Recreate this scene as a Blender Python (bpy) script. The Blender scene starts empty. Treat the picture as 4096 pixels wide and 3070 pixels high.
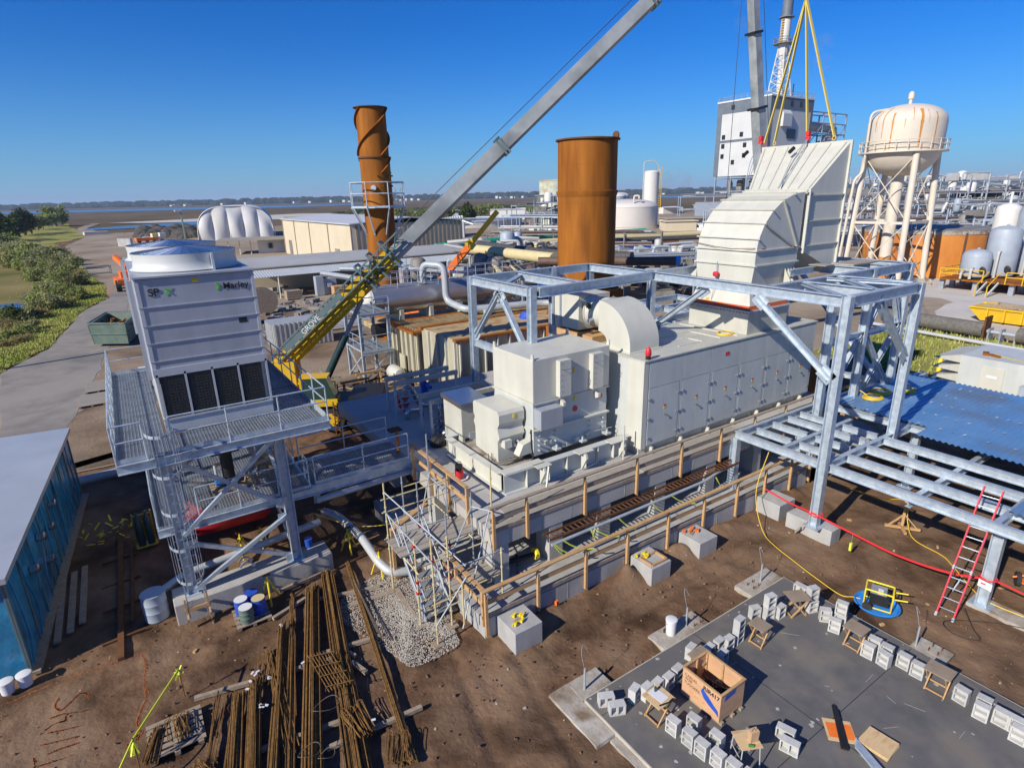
import bpy, math, random
import numpy as np
from mathutils import Vector, Matrix, noise
random.seed(7); rng = np.random.default_rng(7)
R = math.radians; PI = math.pi
scene = bpy.context.scene; COL = scene.collection
ORG = {}
# ------------------------------------------------------------------ camera
H = 12.3; F = 2348.8; PITCH = 0.310468; ROLL = -0.0239908; YAW = 0.9883785
def _basis():
    f = np.array([0, math.cos(PITCH), -math.sin(PITCH)]); rt = np.array([1, 0, 0.]); d = np.cross(f, rt)
    c, s = math.cos(ROLL), math.sin(ROLL)
    m = np.array([[math.sin(YAW), -math.cos(YAW), 0], [math.cos(YAW), math.sin(YAW), 0], [0, 0, 1]])
    return np.array([[c, -s, 0], [s, c, 0], [0, 0, 1]]) @ np.array([rt, d, f]) @ m
Q = _basis()
def at(x, y, z=0.0):                     # ground survey: photo pixel -> world point at height z
    r = Q.T @ np.array([(x-2048)/F, (y-1535)/F, 1.]); t = (z-H)/r[2]
    return Vector((r[0]*t, r[1]*t, z))
def atd(x, y, d):                        # photo pixel at camera depth d
    r = Q.T @ np.array([(x-2048)/F, (y-1535)/F, 1.]); return Vector((r[0]*d, r[1]*d, H+r[2]*d))
def vh(b, x, y):                          # surveyed height of photo pixel on the vertical through b
    r = Q.T @ np.array([(x-2048)/F, (y-1535)/F, 1.]); return H+(r[0]*b[0]+r[1]*b[1])/(r[0]**2+r[1]**2)*r[2]
def W(r, f, z=0.0):                      # metres right / ahead of the survey point -> world
    s, c = math.sin(YAW), math.cos(YAW); return Vector((s*r+c*f, -c*r+s*f, z))
cam = bpy.data.objects.new('camera', bpy.data.cameras.new('camera')); COL.objects.link(cam)
M4 = Matrix.Identity(4)
for i in range(3):
    M4[i][0] = Q[0][i]; M4[i][1] = -Q[1][i]; M4[i][2] = -Q[2][i]
M4.translation = (0, 0, H); cam.matrix_world = M4
cam.data.sensor_width = 36; cam.data.lens = 36*F/4096; cam.data.clip_start = .1; cam.data.clip_end = 30000
scene.camera = cam
# ------------------------------------------------------------------ materials
def mat(name, c1, c2=None, scale=3.0, rough=.6, metal=0., bump=0., bscale=20., detail=6, lo=.35, hi=.65, stretch=None, c3=None, s3=.6, spec=.5, rough2=None, c4=None, s4=.2, streak=0., tone=0., translucent=0.):
    m = bpy.data.materials.new(name); m.use_nodes = True; nt = m.node_tree; N = nt.nodes; L = nt.links
    b = N['Principled BSDF']; b.inputs['Roughness'].default_value = rough; b.inputs['Metallic'].default_value = metal
    b.inputs['Specular IOR Level'].default_value = spec
    b.inputs['Base Color'].default_value = (*c1, 1)
    tc = N.new('ShaderNodeTexCoord'); src = tc.outputs['Object']
    if stretch:
        mp = N.new('ShaderNodeMapping'); mp.inputs['Scale'].default_value = stretch; L.new(src, mp.inputs[0]); src = mp.outputs[0]
    if c2:
        n = N.new('ShaderNodeTexNoise'); n.inputs['Scale'].default_value = scale; n.inputs['Detail'].default_value = detail; n.inputs['Roughness'].default_value = .62
        L.new(src, n.inputs['Vector'])
        cr = N.new('ShaderNodeValToRGB'); cr.color_ramp.elements[0].position = lo; cr.color_ramp.elements[1].position = hi
        cr.color_ramp.elements[0].color = (*c1, 1); cr.color_ramp.elements[1].color = (*c2, 1)
        L.new(n.outputs['Fac'], cr.inputs[0]); out = cr.outputs[0]
        if c3:
            n2 = N.new('ShaderNodeTexNoise'); n2.inputs['Scale'].default_value = s3; n2.inputs['Detail'].default_value = 8; L.new(src, n2.inputs['Vector'])
            r2 = N.new('ShaderNodeMapRange'); r2.inputs[1].default_value = .48; r2.inputs[2].default_value = .68; L.new(n2.outputs['Fac'], r2.inputs[0])
            mx = N.new('ShaderNodeMixRGB'); mx.inputs[2].default_value = (*c3, 1); L.new(r2.outputs[0], mx.inputs[0]); L.new(out, mx.inputs[1]); out = mx.outputs[0]
        if c4:
            n4 = N.new('ShaderNodeTexNoise'); n4.inputs['Scale'].default_value = s4; n4.inputs['Detail'].default_value = 5; n4.inputs['Distortion'].default_value = 1.2; L.new(tc.outputs['Object'], n4.inputs['Vector'])
            r4 = N.new('ShaderNodeMapRange'); r4.inputs[1].default_value = .46; r4.inputs[2].default_value = .62; r4.inputs[4].default_value = .8; L.new(n4.outputs['Fac'], r4.inputs[0])
            m4 = N.new('ShaderNodeMixRGB'); m4.inputs[2].default_value = (*c4, 1); L.new(r4.outputs[0], m4.inputs[0]); L.new(out, m4.inputs[1]); out = m4.outputs[0]
        if streak:
            mp2 = N.new('ShaderNodeMapping'); mp2.inputs['Scale'].default_value = (1.6, 1.6, .16); L.new(tc.outputs['Object'], mp2.inputs[0])
            n5 = N.new('ShaderNodeTexNoise'); n5.inputs['Scale'].default_value = 1.4; n5.inputs['Detail'].default_value = 6; L.new(mp2.outputs[0], n5.inputs['Vector'])
            r5 = N.new('ShaderNodeMapRange'); r5.inputs[1].default_value = .35; r5.inputs[2].default_value = .75; r5.inputs[3].default_value = 1.06; r5.inputs[4].default_value = 1-streak; L.new(n5.outputs['Fac'], r5.inputs[0])
            m5 = N.new('ShaderNodeMixRGB'); m5.blend_type = 'MULTIPLY'; m5.inputs[0].default_value = 1; L.new(out, m5.inputs[1]); L.new(r5.outputs[0], m5.inputs[2]); out = m5.outputs[0]
        if tone:
            oi = N.new('ShaderNodeObjectInfo'); r6 = N.new('ShaderNodeMapRange'); r6.inputs[3].default_value = 1-tone; r6.inputs[4].default_value = 1+tone*.4; L.new(oi.outputs['Random'], r6.inputs[0])
            m6 = N.new('ShaderNodeMixRGB'); m6.blend_type = 'MULTIPLY'; m6.inputs[0].default_value = 1; L.new(out, m6.inputs[1]); L.new(r6.outputs[0], m6.inputs[2]); out = m6.outputs[0]
        L.new(out, b.inputs['Base Color'])
        if translucent:
            tb = N.new('ShaderNodeBsdfTranslucent'); ms = N.new('ShaderNodeMixShader'); ms.inputs[0].default_value = translucent; L.new(out, tb.inputs[0]); L.new(b.outputs[0], ms.inputs[1]); L.new(tb.outputs[0], ms.inputs[2]); L.new(ms.outputs[0], N['Material Output'].inputs[0])
        if rough2 is not None:
            mr = N.new('ShaderNodeMapRange'); mr.inputs[3].default_value = rough; mr.inputs[4].default_value = rough2; L.new(n.outputs['Fac'], mr.inputs[0]); L.new(mr.outputs[0], b.inputs['Roughness'])
    if bump:
        nb = N.new('ShaderNodeTexNoise'); nb.inputs['Scale'].default_value = bscale; nb.inputs['Detail'].default_value = 8; L.new(src, nb.inputs['Vector'])
        bp = N.new('ShaderNodeBump'); bp.inputs['Strength'].default_value = bump; bp.inputs['Distance'].default_value = .05
        L.new(nb.outputs['Fac'], bp.inputs['Height']); L.new(bp.outputs[0], b.inputs['Normal'])
    return m
MT = {}
DIM = set('cream cream_dull fabric tank_white wall_white wall_beige white_clad tank_cream fan_ring tower_trim block pipe_white paper roof_pale concrete concrete_face white_gravel boiler_cream wrap_roof stainless'.split())
def dm(k, c1, c2=None, *a, **kw):
    if k in DIM: c1 = tuple(x*.83 for x in c1); c2 = c2 and tuple(x*.83 for x in c2)
    MT[k] = mat(k, c1, c2, *a, **kw); return MT[k]
dm('soil', (.118,.066,.037), (.205,.125,.073), 1.6, .95, bump=.65, bscale=8, c3=(.060,.033,.019), s3=.5, c4=(.24,.158,.10), s4=.2, spec=.15, detail=9)
dm('yard', (.26,.20,.14), (.36,.29,.21), .5, .95, c3=(.22,.165,.115), s3=.09, c4=(.36,.31,.25), s4=.03, spec=.1, bump=.3, bscale=2)
dm('road', (.225,.205,.178), (.30,.277,.245), .8, .9, c3=(.18,.168,.155), s3=.15, spec=.15, c4=(.31,.285,.25), s4=.08, bump=.2, bscale=6)
dm('white_gravel', (.58,.55,.50), (.70,.67,.62), .4, .95, spec=.1, c3=(.46,.43,.39), s3=.2)
dm('pebble', (.34,.31,.26), (.54,.50,.44), 12, .9, spec=.2)
dm('verge', (.21,.24,.05), (.42,.34,.13), .25, .95, spec=.05, c3=(.07,.12,.018), s3=.12, bump=.6, bscale=4)
dm('reeds', (.19,.155,.055), (.30,.24,.105), .12, .95, spec=.05, c3=(.11,.12,.035), s3=.06)
dm('marsh', (.115,.085,.05), (.17,.125,.075), .004, .95, spec=.05, c3=(.09,.075,.045), s3=.02, stretch=(1,.35,1))
dm('farland', (.13,.125,.06), (.21,.19,.12), .02, .95, spec=.05, c3=(.26,.23,.18), s3=.008)
dm('water', (.03,.085,.20), (.045,.115,.25), .01, .22, bump=.25, bscale=.6, spec=.5)
dm('spoil', (.05,.05,.048), (.13,.115,.10), .3, .95, spec=.1, bump=.8, bscale=1.5)
dm('concrete', (.46,.445,.415), (.56,.545,.51), 1.6, .9, bump=.15, bscale=14, spec=.25, c3=(.36,.34,.305), s3=.8)
dm('concrete_face', (.44,.44,.43), (.55,.545,.53), 1.2, .85, bump=.1, bscale=9, spec=.25, c3=(.35,.335,.31), s3=.7, streak=.15)
dm('slab', (.105,.103,.102), (.155,.148,.138), 1.5, .6, bump=.06, bscale=30, c3=(.19,.168,.14), s3=.9, c4=(.13,.125,.125), s4=.5, spec=.4)
dm('slab_edge', (.40,.37,.30), (.52,.48,.40), 3, .9, spec=.2)
dm('muddy_concrete', (.33,.29,.235), (.46,.43,.38), 2.2, .92, c3=(.20,.145,.095), s3=1.6, spec=.2, bump=.3, bscale=12)
dm('block', (.56,.56,.54), (.68,.68,.66), 6, .92, tone=.16, c3=(.44,.43,.41), s3=2.5, bump=.2, bscale=40, spec=.2)
dm('galv', (.40,.475,.545), (.57,.64,.70), 4.5, .42, .45, rough2=.55, spec=.5)
dm('galv_dark', (.30,.335,.39), (.40,.44,.50), 2.2, .5, .4)
dm('grating', (.26,.30,.34), (.36,.40,.44), 3, .5, .4)
dm('tower_panel', (.39,.42,.465), (.455,.485,.53), .9, .4, .3, rough2=.5, streak=.12)
dm('tower_trim', (.60,.63,.66), (.68,.71,.74), 1.5, .45, .25)
dm('fan_ring', (.62,.64,.62), (.70,.72,.70), .8, .5)
dm('louvre', (.035,.033,.029), (.075,.07,.06), 26, .8, detail=2)
dm('cream', (.62,.615,.535), (.68,.675,.59), .8, .42, streak=.04, bump=.02, bscale=2)
dm('cream_dull', (.54,.535,.46), (.62,.61,.535), 1.3, .5, streak=.07, c3=(.44,.44,.39), s3=.6)
dm('cream_shade', (.46,.485,.47), (.52,.545,.525), .9, .45, streak=.07)  # same cream, darkened in colour for the sides turned off the sun
dm('stainless', (.55,.57,.60), (.65,.67,.70), 1.2, .25, .9)
dm('drum_shell', (.50,.50,.49), (.60,.59,.57), .7, .36, .8)
dm('rust', (.27,.090,.011), (.36,.130,.017), 1.2, .75, stretch=(1,1,.15), c3=(.20,.062,.009), s3=.7, streak=.28, bump=.05, bscale=12, spec=.2)
dm('dirt_brown', (.17,.12,.078), (.27,.20,.135), .6, .95, bump=.8, bscale=5, c3=(.11,.075,.05), s3=.3, c4=(.33,.26,.19), s4=.1, spec=.1)
dm('mortar', (.34,.33,.31), (.48,.47,.44), 8, .9)
dm('pale_green', (.50,.56,.44), (.58,.62,.50), .4, .6, c3=(.36,.25,.14), s3=.25)
dm('rust_dark', (.11,.05,.024), (.18,.08,.034), 2, .85, spec=.15)
dm('rebar', (.13,.068,.024), (.27,.150,.05), 9, .85, spec=.15)
dm('rebar_grey', (.10,.085,.07), (.19,.15,.11), 9, .8, spec=.2)
dm('wood', (.42,.25,.115), (.55,.35,.17), 2.5, .85, stretch=(1,1,6), spec=.2)
dm('wood_grey', (.26,.205,.15), (.37,.30,.23), 2.5, .9, spec=.15, stretch=(3,3,3))
dm('plank', (.27,.245,.205), (.38,.345,.29), 4, .9, stretch=(.4,5,1), spec=.15)
dm('plywood', (.60,.42,.22), (.70,.52,.29), 2, .8, stretch=(1,4,1), c3=(.50,.32,.15), s3=2)
dm('crate_wood', (.52,.30,.165), (.62,.38,.22), 1.5, .85, stretch=(1,1,4))
dm('crate_in', (.62,.27,.09), (.72,.34,.13), 2, .8)
dm('board_brown', (.24,.185,.13), (.32,.25,.18), 3, .85)
dm('yellow', (.62,.38,.012), (.72,.46,.02), 1.5, .45)
dm('yellow_bright', (.80,.62,.02), (.85,.68,.03), 3, .5)
dm('cord_yellow', (.75,.50,.03), None, 1, .6)
dm('ribbon', (.70,.78,.06), None, 1, .6)
dm('sling', (.75,.60,.14), (.66,.52,.14), 30, .8)
dm('pale_yellow', (.75,.65,.27), (.80,.72,.35), 1.5, .5)
dm('boom_grey', (.33,.36,.36), (.44,.465,.46), 1.2, .5, .25, c3=(.22,.235,.235), s3=.5, stretch=(1,1,1))
dm('teal_steel', (.11,.17,.18), (.16,.23,.24), 1, .5, .2)
dm('cyl_dark', (.018,.045,.05), (.03,.065,.07), 2, .35, .2)
dm('black', (.012,.012,.013), (.02,.02,.021), 5, .5)
dm('rubber', (.02,.02,.021), (.035,.033,.032), 6, .85)
dm('dark_pipe', (.045,.045,.047), (.08,.078,.072), 3, .7, bump=.1, bscale=8)
dm('brown_pipe', (.10,.06,.045), (.15,.095,.07), 2, .6)
dm('tan_pipe', (.55,.46,.24), (.62,.53,.30), 2, .6)
dm('pipe_grey', (.34,.38,.41), (.42,.46,.49), 2, .5, .15)
dm('pipe_white', (.62,.64,.64), (.70,.72,.72), 2, .4, .2)
dm('red', (.55,.02,.03), (.65,.03,.04), 2, .45)
dm('fibre_red', (.70,.045,.07), (.76,.06,.09), 2, .4)
dm('red_tape', (.75,.03,.035), None, 1, .5)
dm('orange', (.80,.16,.02), (.86,.22,.03), 2, .5)
dm('orange_paint', (.48,.17,.07), (.62,.21,.08), 8, .9, spec=.1)
dm('red_band', (.72,.11,.03), (.78,.15,.04), 2, .6)
dm('blue', (.02,.07,.40), (.03,.10,.48), 2, .4)
dm('bright_blue', (.02,.20,.62), (.03,.25,.70), 2, .45)
dm('blue_deck', (.12,.26,.45), (.17,.32,.52), .8, .3, .15, c3=(.16,.20,.25), s3=.5)
dm('cap_blue', (.12,.42,.80), None, 1, .5)
dm('green_pipe', (.02,.30,.17), (.03,.36,.21), 1, .4)
dm('green', (.015,.22,.06), (.03,.28,.08), 2, .45)
dm('bin_green', (.10,.155,.125), (.15,.20,.165), 1.5, .6)
dm('shed_roof', (.36,.36,.345), (.43,.43,.41), .2, .6, c3=(.31,.31,.30), s3=.1)
dm('awning', (.55,.58,.57), (.62,.65,.64), .5, .5, .3)
dm('wall_beige', (.70,.60,.42), (.76,.66,.48), .3, .75)
dm('wall_white', (.74,.73,.69), (.80,.79,.75), .3, .7)
dm('roof_pale', (.56,.58,.62), (.64,.66,.70), .3, .6)
dm('fabric', (.68,.69,.70), (.80,.80,.80), .22, .6, bump=.5, bscale=.35, c3=(.60,.58,.53), s3=.15)
dm('slate_clad', (.115,.14,.17), (.15,.18,.21), .3, .6)
dm('boiler_cream', (.50,.465,.35), (.57,.535,.41), 1.2, .55, streak=.2)
dm('boiler_roof', (.40,.30,.15), (.50,.39,.21), 1.5, .7, c3=(.34,.17,.05), s3=1.2)
dm('white_clad', (.66,.67,.65), (.72,.73,.71), .2, .6)
dm('tank_cream', (.72,.645,.53), (.79,.72,.61), .25, .55, c3=(.70,.60,.46), s3=.6)
dm('tank_white', (.72,.68,.62), (.78,.74,.68), .2, .6)
dm('rust_streak', (.45,.17,.02), (.62,.30,.08), 3, .8, stretch=(3,3,.3))
dm('orange_tank', (.50,.175,.028), (.62,.24,.045), .5, .7, c3=(.40,.12,.02), s3=.35, stretch=(1,1,.5))
dm('vessel_grey', (.30,.35,.41), (.37,.42,.48), .8, .5)
dm('glass', (.03,.06,.05), None, 1, .1)
dm('window_dark', (.02,.022,.025), None, 1, .3)
dm('leaf_a', (.20,.25,.07), (.36,.38,.14), 1.2, .8, spec=.15, translucent=.35, tone=.3)
dm('leaf_b', (.26,.28,.115), (.42,.41,.20), 1.2, .8, spec=.15, translucent=.35, tone=.3)
dm('leaf_c', (.05,.08,.025), (.105,.14,.045), 1.2, .8, spec=.15, translucent=.35, tone=.3)
dm('leaf_d', (.32,.265,.10), (.44,.37,.17), 1.2, .85, spec=.1, translucent=.3, tone=.2)
dm('blade', (.25,.33,.055), (.45,.42,.13), .5, .8, spec=.1)
dm('bark', (.10,.08,.06), (.16,.13,.10), 5, .9)
dm('woodland', (.012,.022,.016), (.03,.045,.028), .02, .95, spec=.05)
dm('paper', (.82,.82,.84), None, 1, .8)
dm('kraft', (.52,.34,.19), None, 1, .8)
dm('wrap', (.025,.20,.36), (.05,.31,.52), .8, .18, bump=.6, bscale=3, c3=(.025,.12,.22), s3=.7)
dm('wrap_roof', (.50,.535,.56), (.58,.615,.64), .5, .3, .2)
dm('text_black', (.015,.018,.02), None, 1, .6)
dm('text_green', (.10,.55,.02), None, 1, .6)
dm('sticker_yellow', (.80,.58,.02), None, 1, .5)
dm('insulation', (.10,.095,.085), (.17,.16,.14), 4, .85, bump=.3, bscale=10)
dm('clutter', (.16,.15,.14), (.30,.28,.25), .6, .7, .1)
dm('clutter_pale', (.42,.42,.40), (.55,.55,.53), .5, .6, .1)
# ------------------------------------------------------------------ mesh builder
def V(*a): return Vector(a)
EACH = set('wheel tyre rail_post handrail post leg column lifting_lug side_lug anchor_bracket warning_sticker window beam brace gusset_plate bracket_plate skid_beam side_pipe wall_rib hoop cage_bar deck_plank stair_tread stringer stair_stringer stair_handrail deck_board bearer fin_bracket sensor_box corner_post pipe vessel slat support valve rung stile rail foot_beam strut bracing saddle dished_end boom_collar tie hinge skid rim_batten equipment sole_board red_coupler vent stiffener gas_bottle pump_motor pillar side_rail header side_panel seam_rib top_rib side_rib flange roof_rib base_gusset gusset platform_bracket vessel cross_bar long_bar stake steel_column box bin_body mast nozzle platform end_cap reel_flange shackle tube_frame cladding_band door skid_lug handle downpipe floor_beam channel_beam stiffener_rib edge_channel mullion timber_shoe bolt_box lug anchor_bolt foot form_joint equipment_box saddle_rib'.split())
class MB:
    def __init__(s): s.v = []; s.f = []; s.p = []; s.hold = False
    def add(s, vs, fs):
        o = len(s.v)
        if not s.hold: s.p.append((o, len(s.f)))
        s.v.extend([tuple(v) for v in vs]); s.f.extend([tuple(i+o for i in f) for f in fs]); return s
    def box(s, a, b):
        x0,y0,z0 = a; x1,y1,z1 = b
        return s.add([(x0,y0,z0),(x1,y0,z0),(x1,y1,z0),(x0,y1,z0),(x0,y0,z1),(x1,y0,z1),(x1,y1,z1),(x0,y1,z1)],
                     [(0,3,2,1),(4,5,6,7),(0,1,5,4),(1,2,6,5),(2,3,7,6),(3,0,4,7)])
    def rbox(s, c, sx, sy, sz, rz=0.):     # centre of base, sizes, rotation
        ca, sa = math.cos(rz), math.sin(rz); P = []
        for z in (0, sz):
            for x, y in ((-sx/2,-sy/2),(sx/2,-sy/2),(sx/2,sy/2),(-sx/2,sy/2)):
                P.append((c[0]+x*ca-y*sa, c[1]+x*sa+y*ca, c[2]+z))
        return s.add(P, [(0,3,2,1),(4,5,6,7),(0,1,5,4),(1,2,6,5),(2,3,7,6),(3,0,4,7)])
    def _ax(s, p, q, up=None):
        p = Vector(p); q = Vector(q); d = (q-p).normalized()
        up = Vector(up) if up else (Vector((0,0,1)) if abs(d.z) < .9 else Vector((0,1,0)))
        x = d.cross(up); x.normalize(); y = x.cross(d); return p, q, d, x, y
    def bar(s, p, q, w, h, up=None, ox=0., oy=0.):     # rectangular bar along p-q (w across, h along up)
        p, q, d, x, y = s._ax(p, q, up); P = []
        for e in (p, q):
            for a, b in ((-w/2,-h/2),(w/2,-h/2),(w/2,h/2),(-w/2,h/2)): P.append(e+x*(a+ox)+y*(b+oy))
        return s.add(P, [(0,1,2,3),(4,7,6,5),(0,4,5,1),(1,5,6,2),(2,6,7,3),(3,7,4,0)])
    def ib(s, p, q, d=.3, w=.2, t=.02, up=None):       # I-beam, top of flange at +d/2
        s.bar(p, q, t, d-2*t, up); h = s.hold; s.hold = True; s.bar(p, q, w, t, up, 0, d/2-t/2); s.bar(p, q, w, t, up, 0, -d/2+t/2); s.hold = h; return s
    def ch(s, p, q, d=.3, w=.1, t=.02, up=None, sg=1):
        s.bar(p, q, t, d, up); h = s.hold; s.hold = True; s.bar(p, q, w, t, up, sg*w/2, d/2-t/2); s.bar(p, q, w, t, up, sg*w/2, -d/2+t/2); s.hold = h; return s
    def tube(s, p, q, r, n=8, r2=None, cap=True):
        r2 = r if r2 is None else r2; p, q, d, x, y = s._ax(p, q); P = []
        for e, rr in ((p, r), (q, r2)):
            for i in range(n):
                a = 2*PI*i/n; P.append(e+x*(rr*math.cos(a))+y*(rr*math.sin(a)))
        fs = [(i, (i+1) % n, n+(i+1) % n, n+i) for i in range(n)]
        if cap: fs += [tuple(range(n-1, -1, -1)), tuple(range(n, 2*n))]
        return s.add(P, fs)
    def path(s, pts, r, n=8, closed=False):
        pts = [Vector(p) for p in pts]; m = len(pts); P = []; nrm = None
        for i, p in enumerate(pts):
            a = pts[i-1] if (i or closed) else p; b = pts[(i+1) % m] if (i < m-1 or closed) else p
            d = (b-a).normalized()
            if nrm is None: nrm = d.orthogonal().normalized()
            nrm = (nrm-d*nrm.dot(d)); nrm = nrm.normalized() if nrm.length > 1e-6 else d.orthogonal().normalized()
            y = d.cross(nrm)
            for k in range(n):
                t = 2*PI*k/n; P.append(p+nrm*(r*math.cos(t))+y*(r*math.sin(t)))
        fs = []
        for i in range(m if closed else m-1):
            o = i*n; o2 = ((i+1) % m)*n
            for k in range(n): fs.append((o+k, o+(k+1) % n, o2+(k+1) % n, o2+k))
        if not closed: fs += [tuple(range(n-1, -1, -1)), tuple(range((m-1)*n, m*n))]
        return s.add(P, fs)
    def lathe(s, prof, c, n=32, axis='z'):             # prof [(r, h)]
        P = []
        for r, h in prof:
            for i in range(n):
                a = 2*PI*i/n; x, y = r*math.cos(a), r*math.sin(a)
                P.append((c[0]+x, c[1]+y, c[2]+h) if axis == 'z' else ((c[0]+h, c[1]+x, c[2]+y) if axis == 'x' else (c[0]+y, c[1]+h, c[2]+x)))
        fs = []
        for j in range(len(prof)-1):
            for i in range(n): fs.append((j*n+i, j*n+(i+1) % n, (j+1)*n+(i+1) % n, (j+1)*n+i))
        if prof[0][0] > .001: fs.append(tuple(range(n-1, -1, -1)))
        if prof[-1][0] > .001: fs.append(tuple(range((len(prof)-1)*n, len(prof)*n)))
        return s.add(P, fs)
    def prism(s, poly, ext):                           # closed 3-D polygon extruded by a vector
        e = Vector(ext); n = len(poly); P = [Vector(p) for p in poly]; P += [p+e for p in P]
        return s.add(P, [tuple(range(n-1, -1, -1)), tuple(range(n, 2*n))]+[(i, (i+1) % n, n+(i+1) % n, n+i) for i in range(n)])
    def hexa(s, lo, hi):                               # two quads joined
        return s.add(list(lo)+list(hi), [(0,3,2,1),(4,5,6,7),(0,1,5,4),(1,2,6,5),(2,3,7,6),(3,0,4,7)])
    def quad(s, a, b, c, d): return s.add([a,b,c,d], [(0,1,2,3)])
    def build(s, name, material, parent=None, smooth=None, label=None):
        if parent and name in EACH and 1 < len(s.p) <= 100 and not s.hold:
            ends = s.p[1:]+[(len(s.v), len(s.f))]; r = None
            for (v0, f0), (v1, f1) in zip(s.p, ends):
                t = MB(); t.v = s.v[v0:v1]; t.f = [tuple(i-v0 for i in f) for f in s.f[f0:f1]]
                c = t.build(name, material, parent, smooth, label); r = r or c
            return r
        org = ORG.get(parent, Vector((0,0,0))) if parent else Vector((0,0,0))
        if parent is None and s.v:
            a = np.array(s.v); org = Vector((float(a[:,0].mean()), float(a[:,1].mean()), float(a[:,2].min())))
        me = bpy.data.meshes.new(name)
        me.from_pydata([(x-org.x, y-org.y, z-org.z) for x, y, z in s.v], [], s.f); me.update()
        o = bpy.data.objects.new(name, me); COL.objects.link(o)
        me.materials.append(MT[material] if isinstance(material, str) else material)
        if smooth:
            me.polygons.foreach_set('use_smooth', [True]*len(me.polygons)); me.set_sharp_from_angle(angle=R(smooth))
        if parent: o.parent = parent; ORG[o] = org
        else: o.location = org; ORG[o] = org
        if label: o['label'] = label
        return o
def thing(name, label, cat, loc=(0,0,0), group=None):
    o = bpy.data.objects.new(name, None); COL.objects.link(o); o.location = loc; o.empty_display_size = .3
    o['label'] = label; o['category'] = cat
    if group: o['group'] = group
    ORG[o] = Vector(loc); return o
def tag(o, label, cat, group=None):
    o['label'] = label; o['category'] = cat
    if group: o['group'] = group
    return o
def kind(o, k): o['kind'] = k; return o
def dup(root, loc, rz=0., label=None, group=None, scale=None):
    r = root.copy(); COL.objects.link(r); r.location = loc; r.rotation_euler = (0,0,rz)
    if scale: r.scale = (scale,)*3 if not isinstance(scale, (tuple, list)) else scale
    if label: r['label'] = label
    if group: r['group'] = group
    def rec(a, b):
        for ch in list(a.children):
            c = ch.copy(); COL.objects.link(c); c.parent = b; rec(ch, c)
    rec(root, r); return r
def text(s, size, material, name='lettering', parent=None, mtx=None, ext=.004, bold=0.):
    cu = bpy.data.curves.new('t', 'FONT'); cu.body = s; cu.size = size; cu.extrude = ext; cu.offset = bold
    t = bpy.data.objects.new('t', cu); COL.objects.link(t)
    dg = bpy.context.evaluated_depsgraph_get(); dg.update()
    me = bpy.data.meshes.new_from_object(t.evaluated_get(dg)); me.name = name
    bpy.data.objects.remove(t); bpy.data.curves.remove(cu)
    me.transform(mtx); org = ORG.get(parent, Vector((0,0,0))); me.transform(Matrix.Translation(-org))
    me.materials.clear(); me.materials.append(MT[material])
    o = bpy.data.objects.new(name, me); COL.objects.link(o); o.parent = parent; ORG[o] = org; return o
def frame(o, x, y):                        # matrix with text x / y directions
    x = Vector(x).normalized(); y = Vector(y); y = (y-x*y.dot(x)).normalized(); z = x.cross(y); m = Matrix.Identity(4)
    for i in range(3): m[i][0] = x[i]; m[i][1] = y[i]; m[i][2] = z[i]; m[i][3] = o[i]
    return m
def railing(root, pts, h=1.07, r=.024, step=1.4, m='galv', toe=True, closed=False):
    a = MB(); b = MB(); pts = [Vector(p) for p in pts]
    for i in range(len(pts)-1):
        p, q = pts[i], pts[i+1]; n = max(1, round((q-p).length/step))
        for k in range(n+1):
            if k == 0 and i > 0: continue
            c = p.lerp(q, k/n); a.tube(c-V(0,0,.15), c+V(0,0,h), r, 6)
        for z in (h, h*.55): b.tube(p+V(0,0,z), q+V(0,0,z), r, 6)
        if toe: b.bar(p+V(0,0,.06), q+V(0,0,.06), .012, .12)
    a.build('rail_post', m, root, 40); b.build('handrail', m, root, 40)
def smoothpath(pts, n=5):                  # Catmull-Rom
    P = [Vector(p) for p in pts]; P = [P[0]*2-P[1]]+P+[P[-1]*2-P[-2]]; out = []
    for i in range(1, len(P)-2):
        for k in range(n):
            t = k/n; a, b, c, d = P[i-1], P[i], P[i+1], P[i+2]
            out.append(.5*((2*b)+(c-a)*t+(2*a-5*b+4*c-d)*t*t+(3*b-a-3*c+d)*t**3))
    out.append(P[-2]); return out
def bend(pts, r, n=5):                     # pipe route with rounded corners
    P = [Vector(p) for p in pts]; out = [P[0]]
    for i in range(1, len(P)-1):
        a = (P[i-1]-P[i]).normalized(); b = (P[i+1]-P[i]).normalized(); rr = min(r, (P[i-1]-P[i]).length*.45, (P[i+1]-P[i]).length*.45)
        s, e = P[i]+a*rr, P[i]+b*rr
        for k in range(n+1):
            t = k/n; out.append(s*(1-t)**2+P[i]*2*t*(1-t)+e*t*t)
    out.append(P[-1]); return out
def sheet(name, poly, z, material, jitter=0., sub=1, lab=None):
    P = []
    n = len(poly)
    for i in range(n):
        a = Vector((poly[i][0], poly[i][1], z)); b = Vector((poly[(i+1) % n][0], poly[(i+1) % n][1], z))
        for k in range(sub):
            c = a.lerp(b, k/sub)
            if jitter: c = c+V(random.uniform(-jitter, jitter), random.uniform(-jitter, jitter), 0)
            P.append(c)
    ar = sum(P[i].x*P[(i+1) % len(P)].y-P[(i+1) % len(P)].x*P[i].y for i in range(len(P)))
    if ar < 0: P.reverse()
    m = MB(); m.add(P, [tuple(range(len(P)))]); return kind(m.build(name, material), 'structure')
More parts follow.
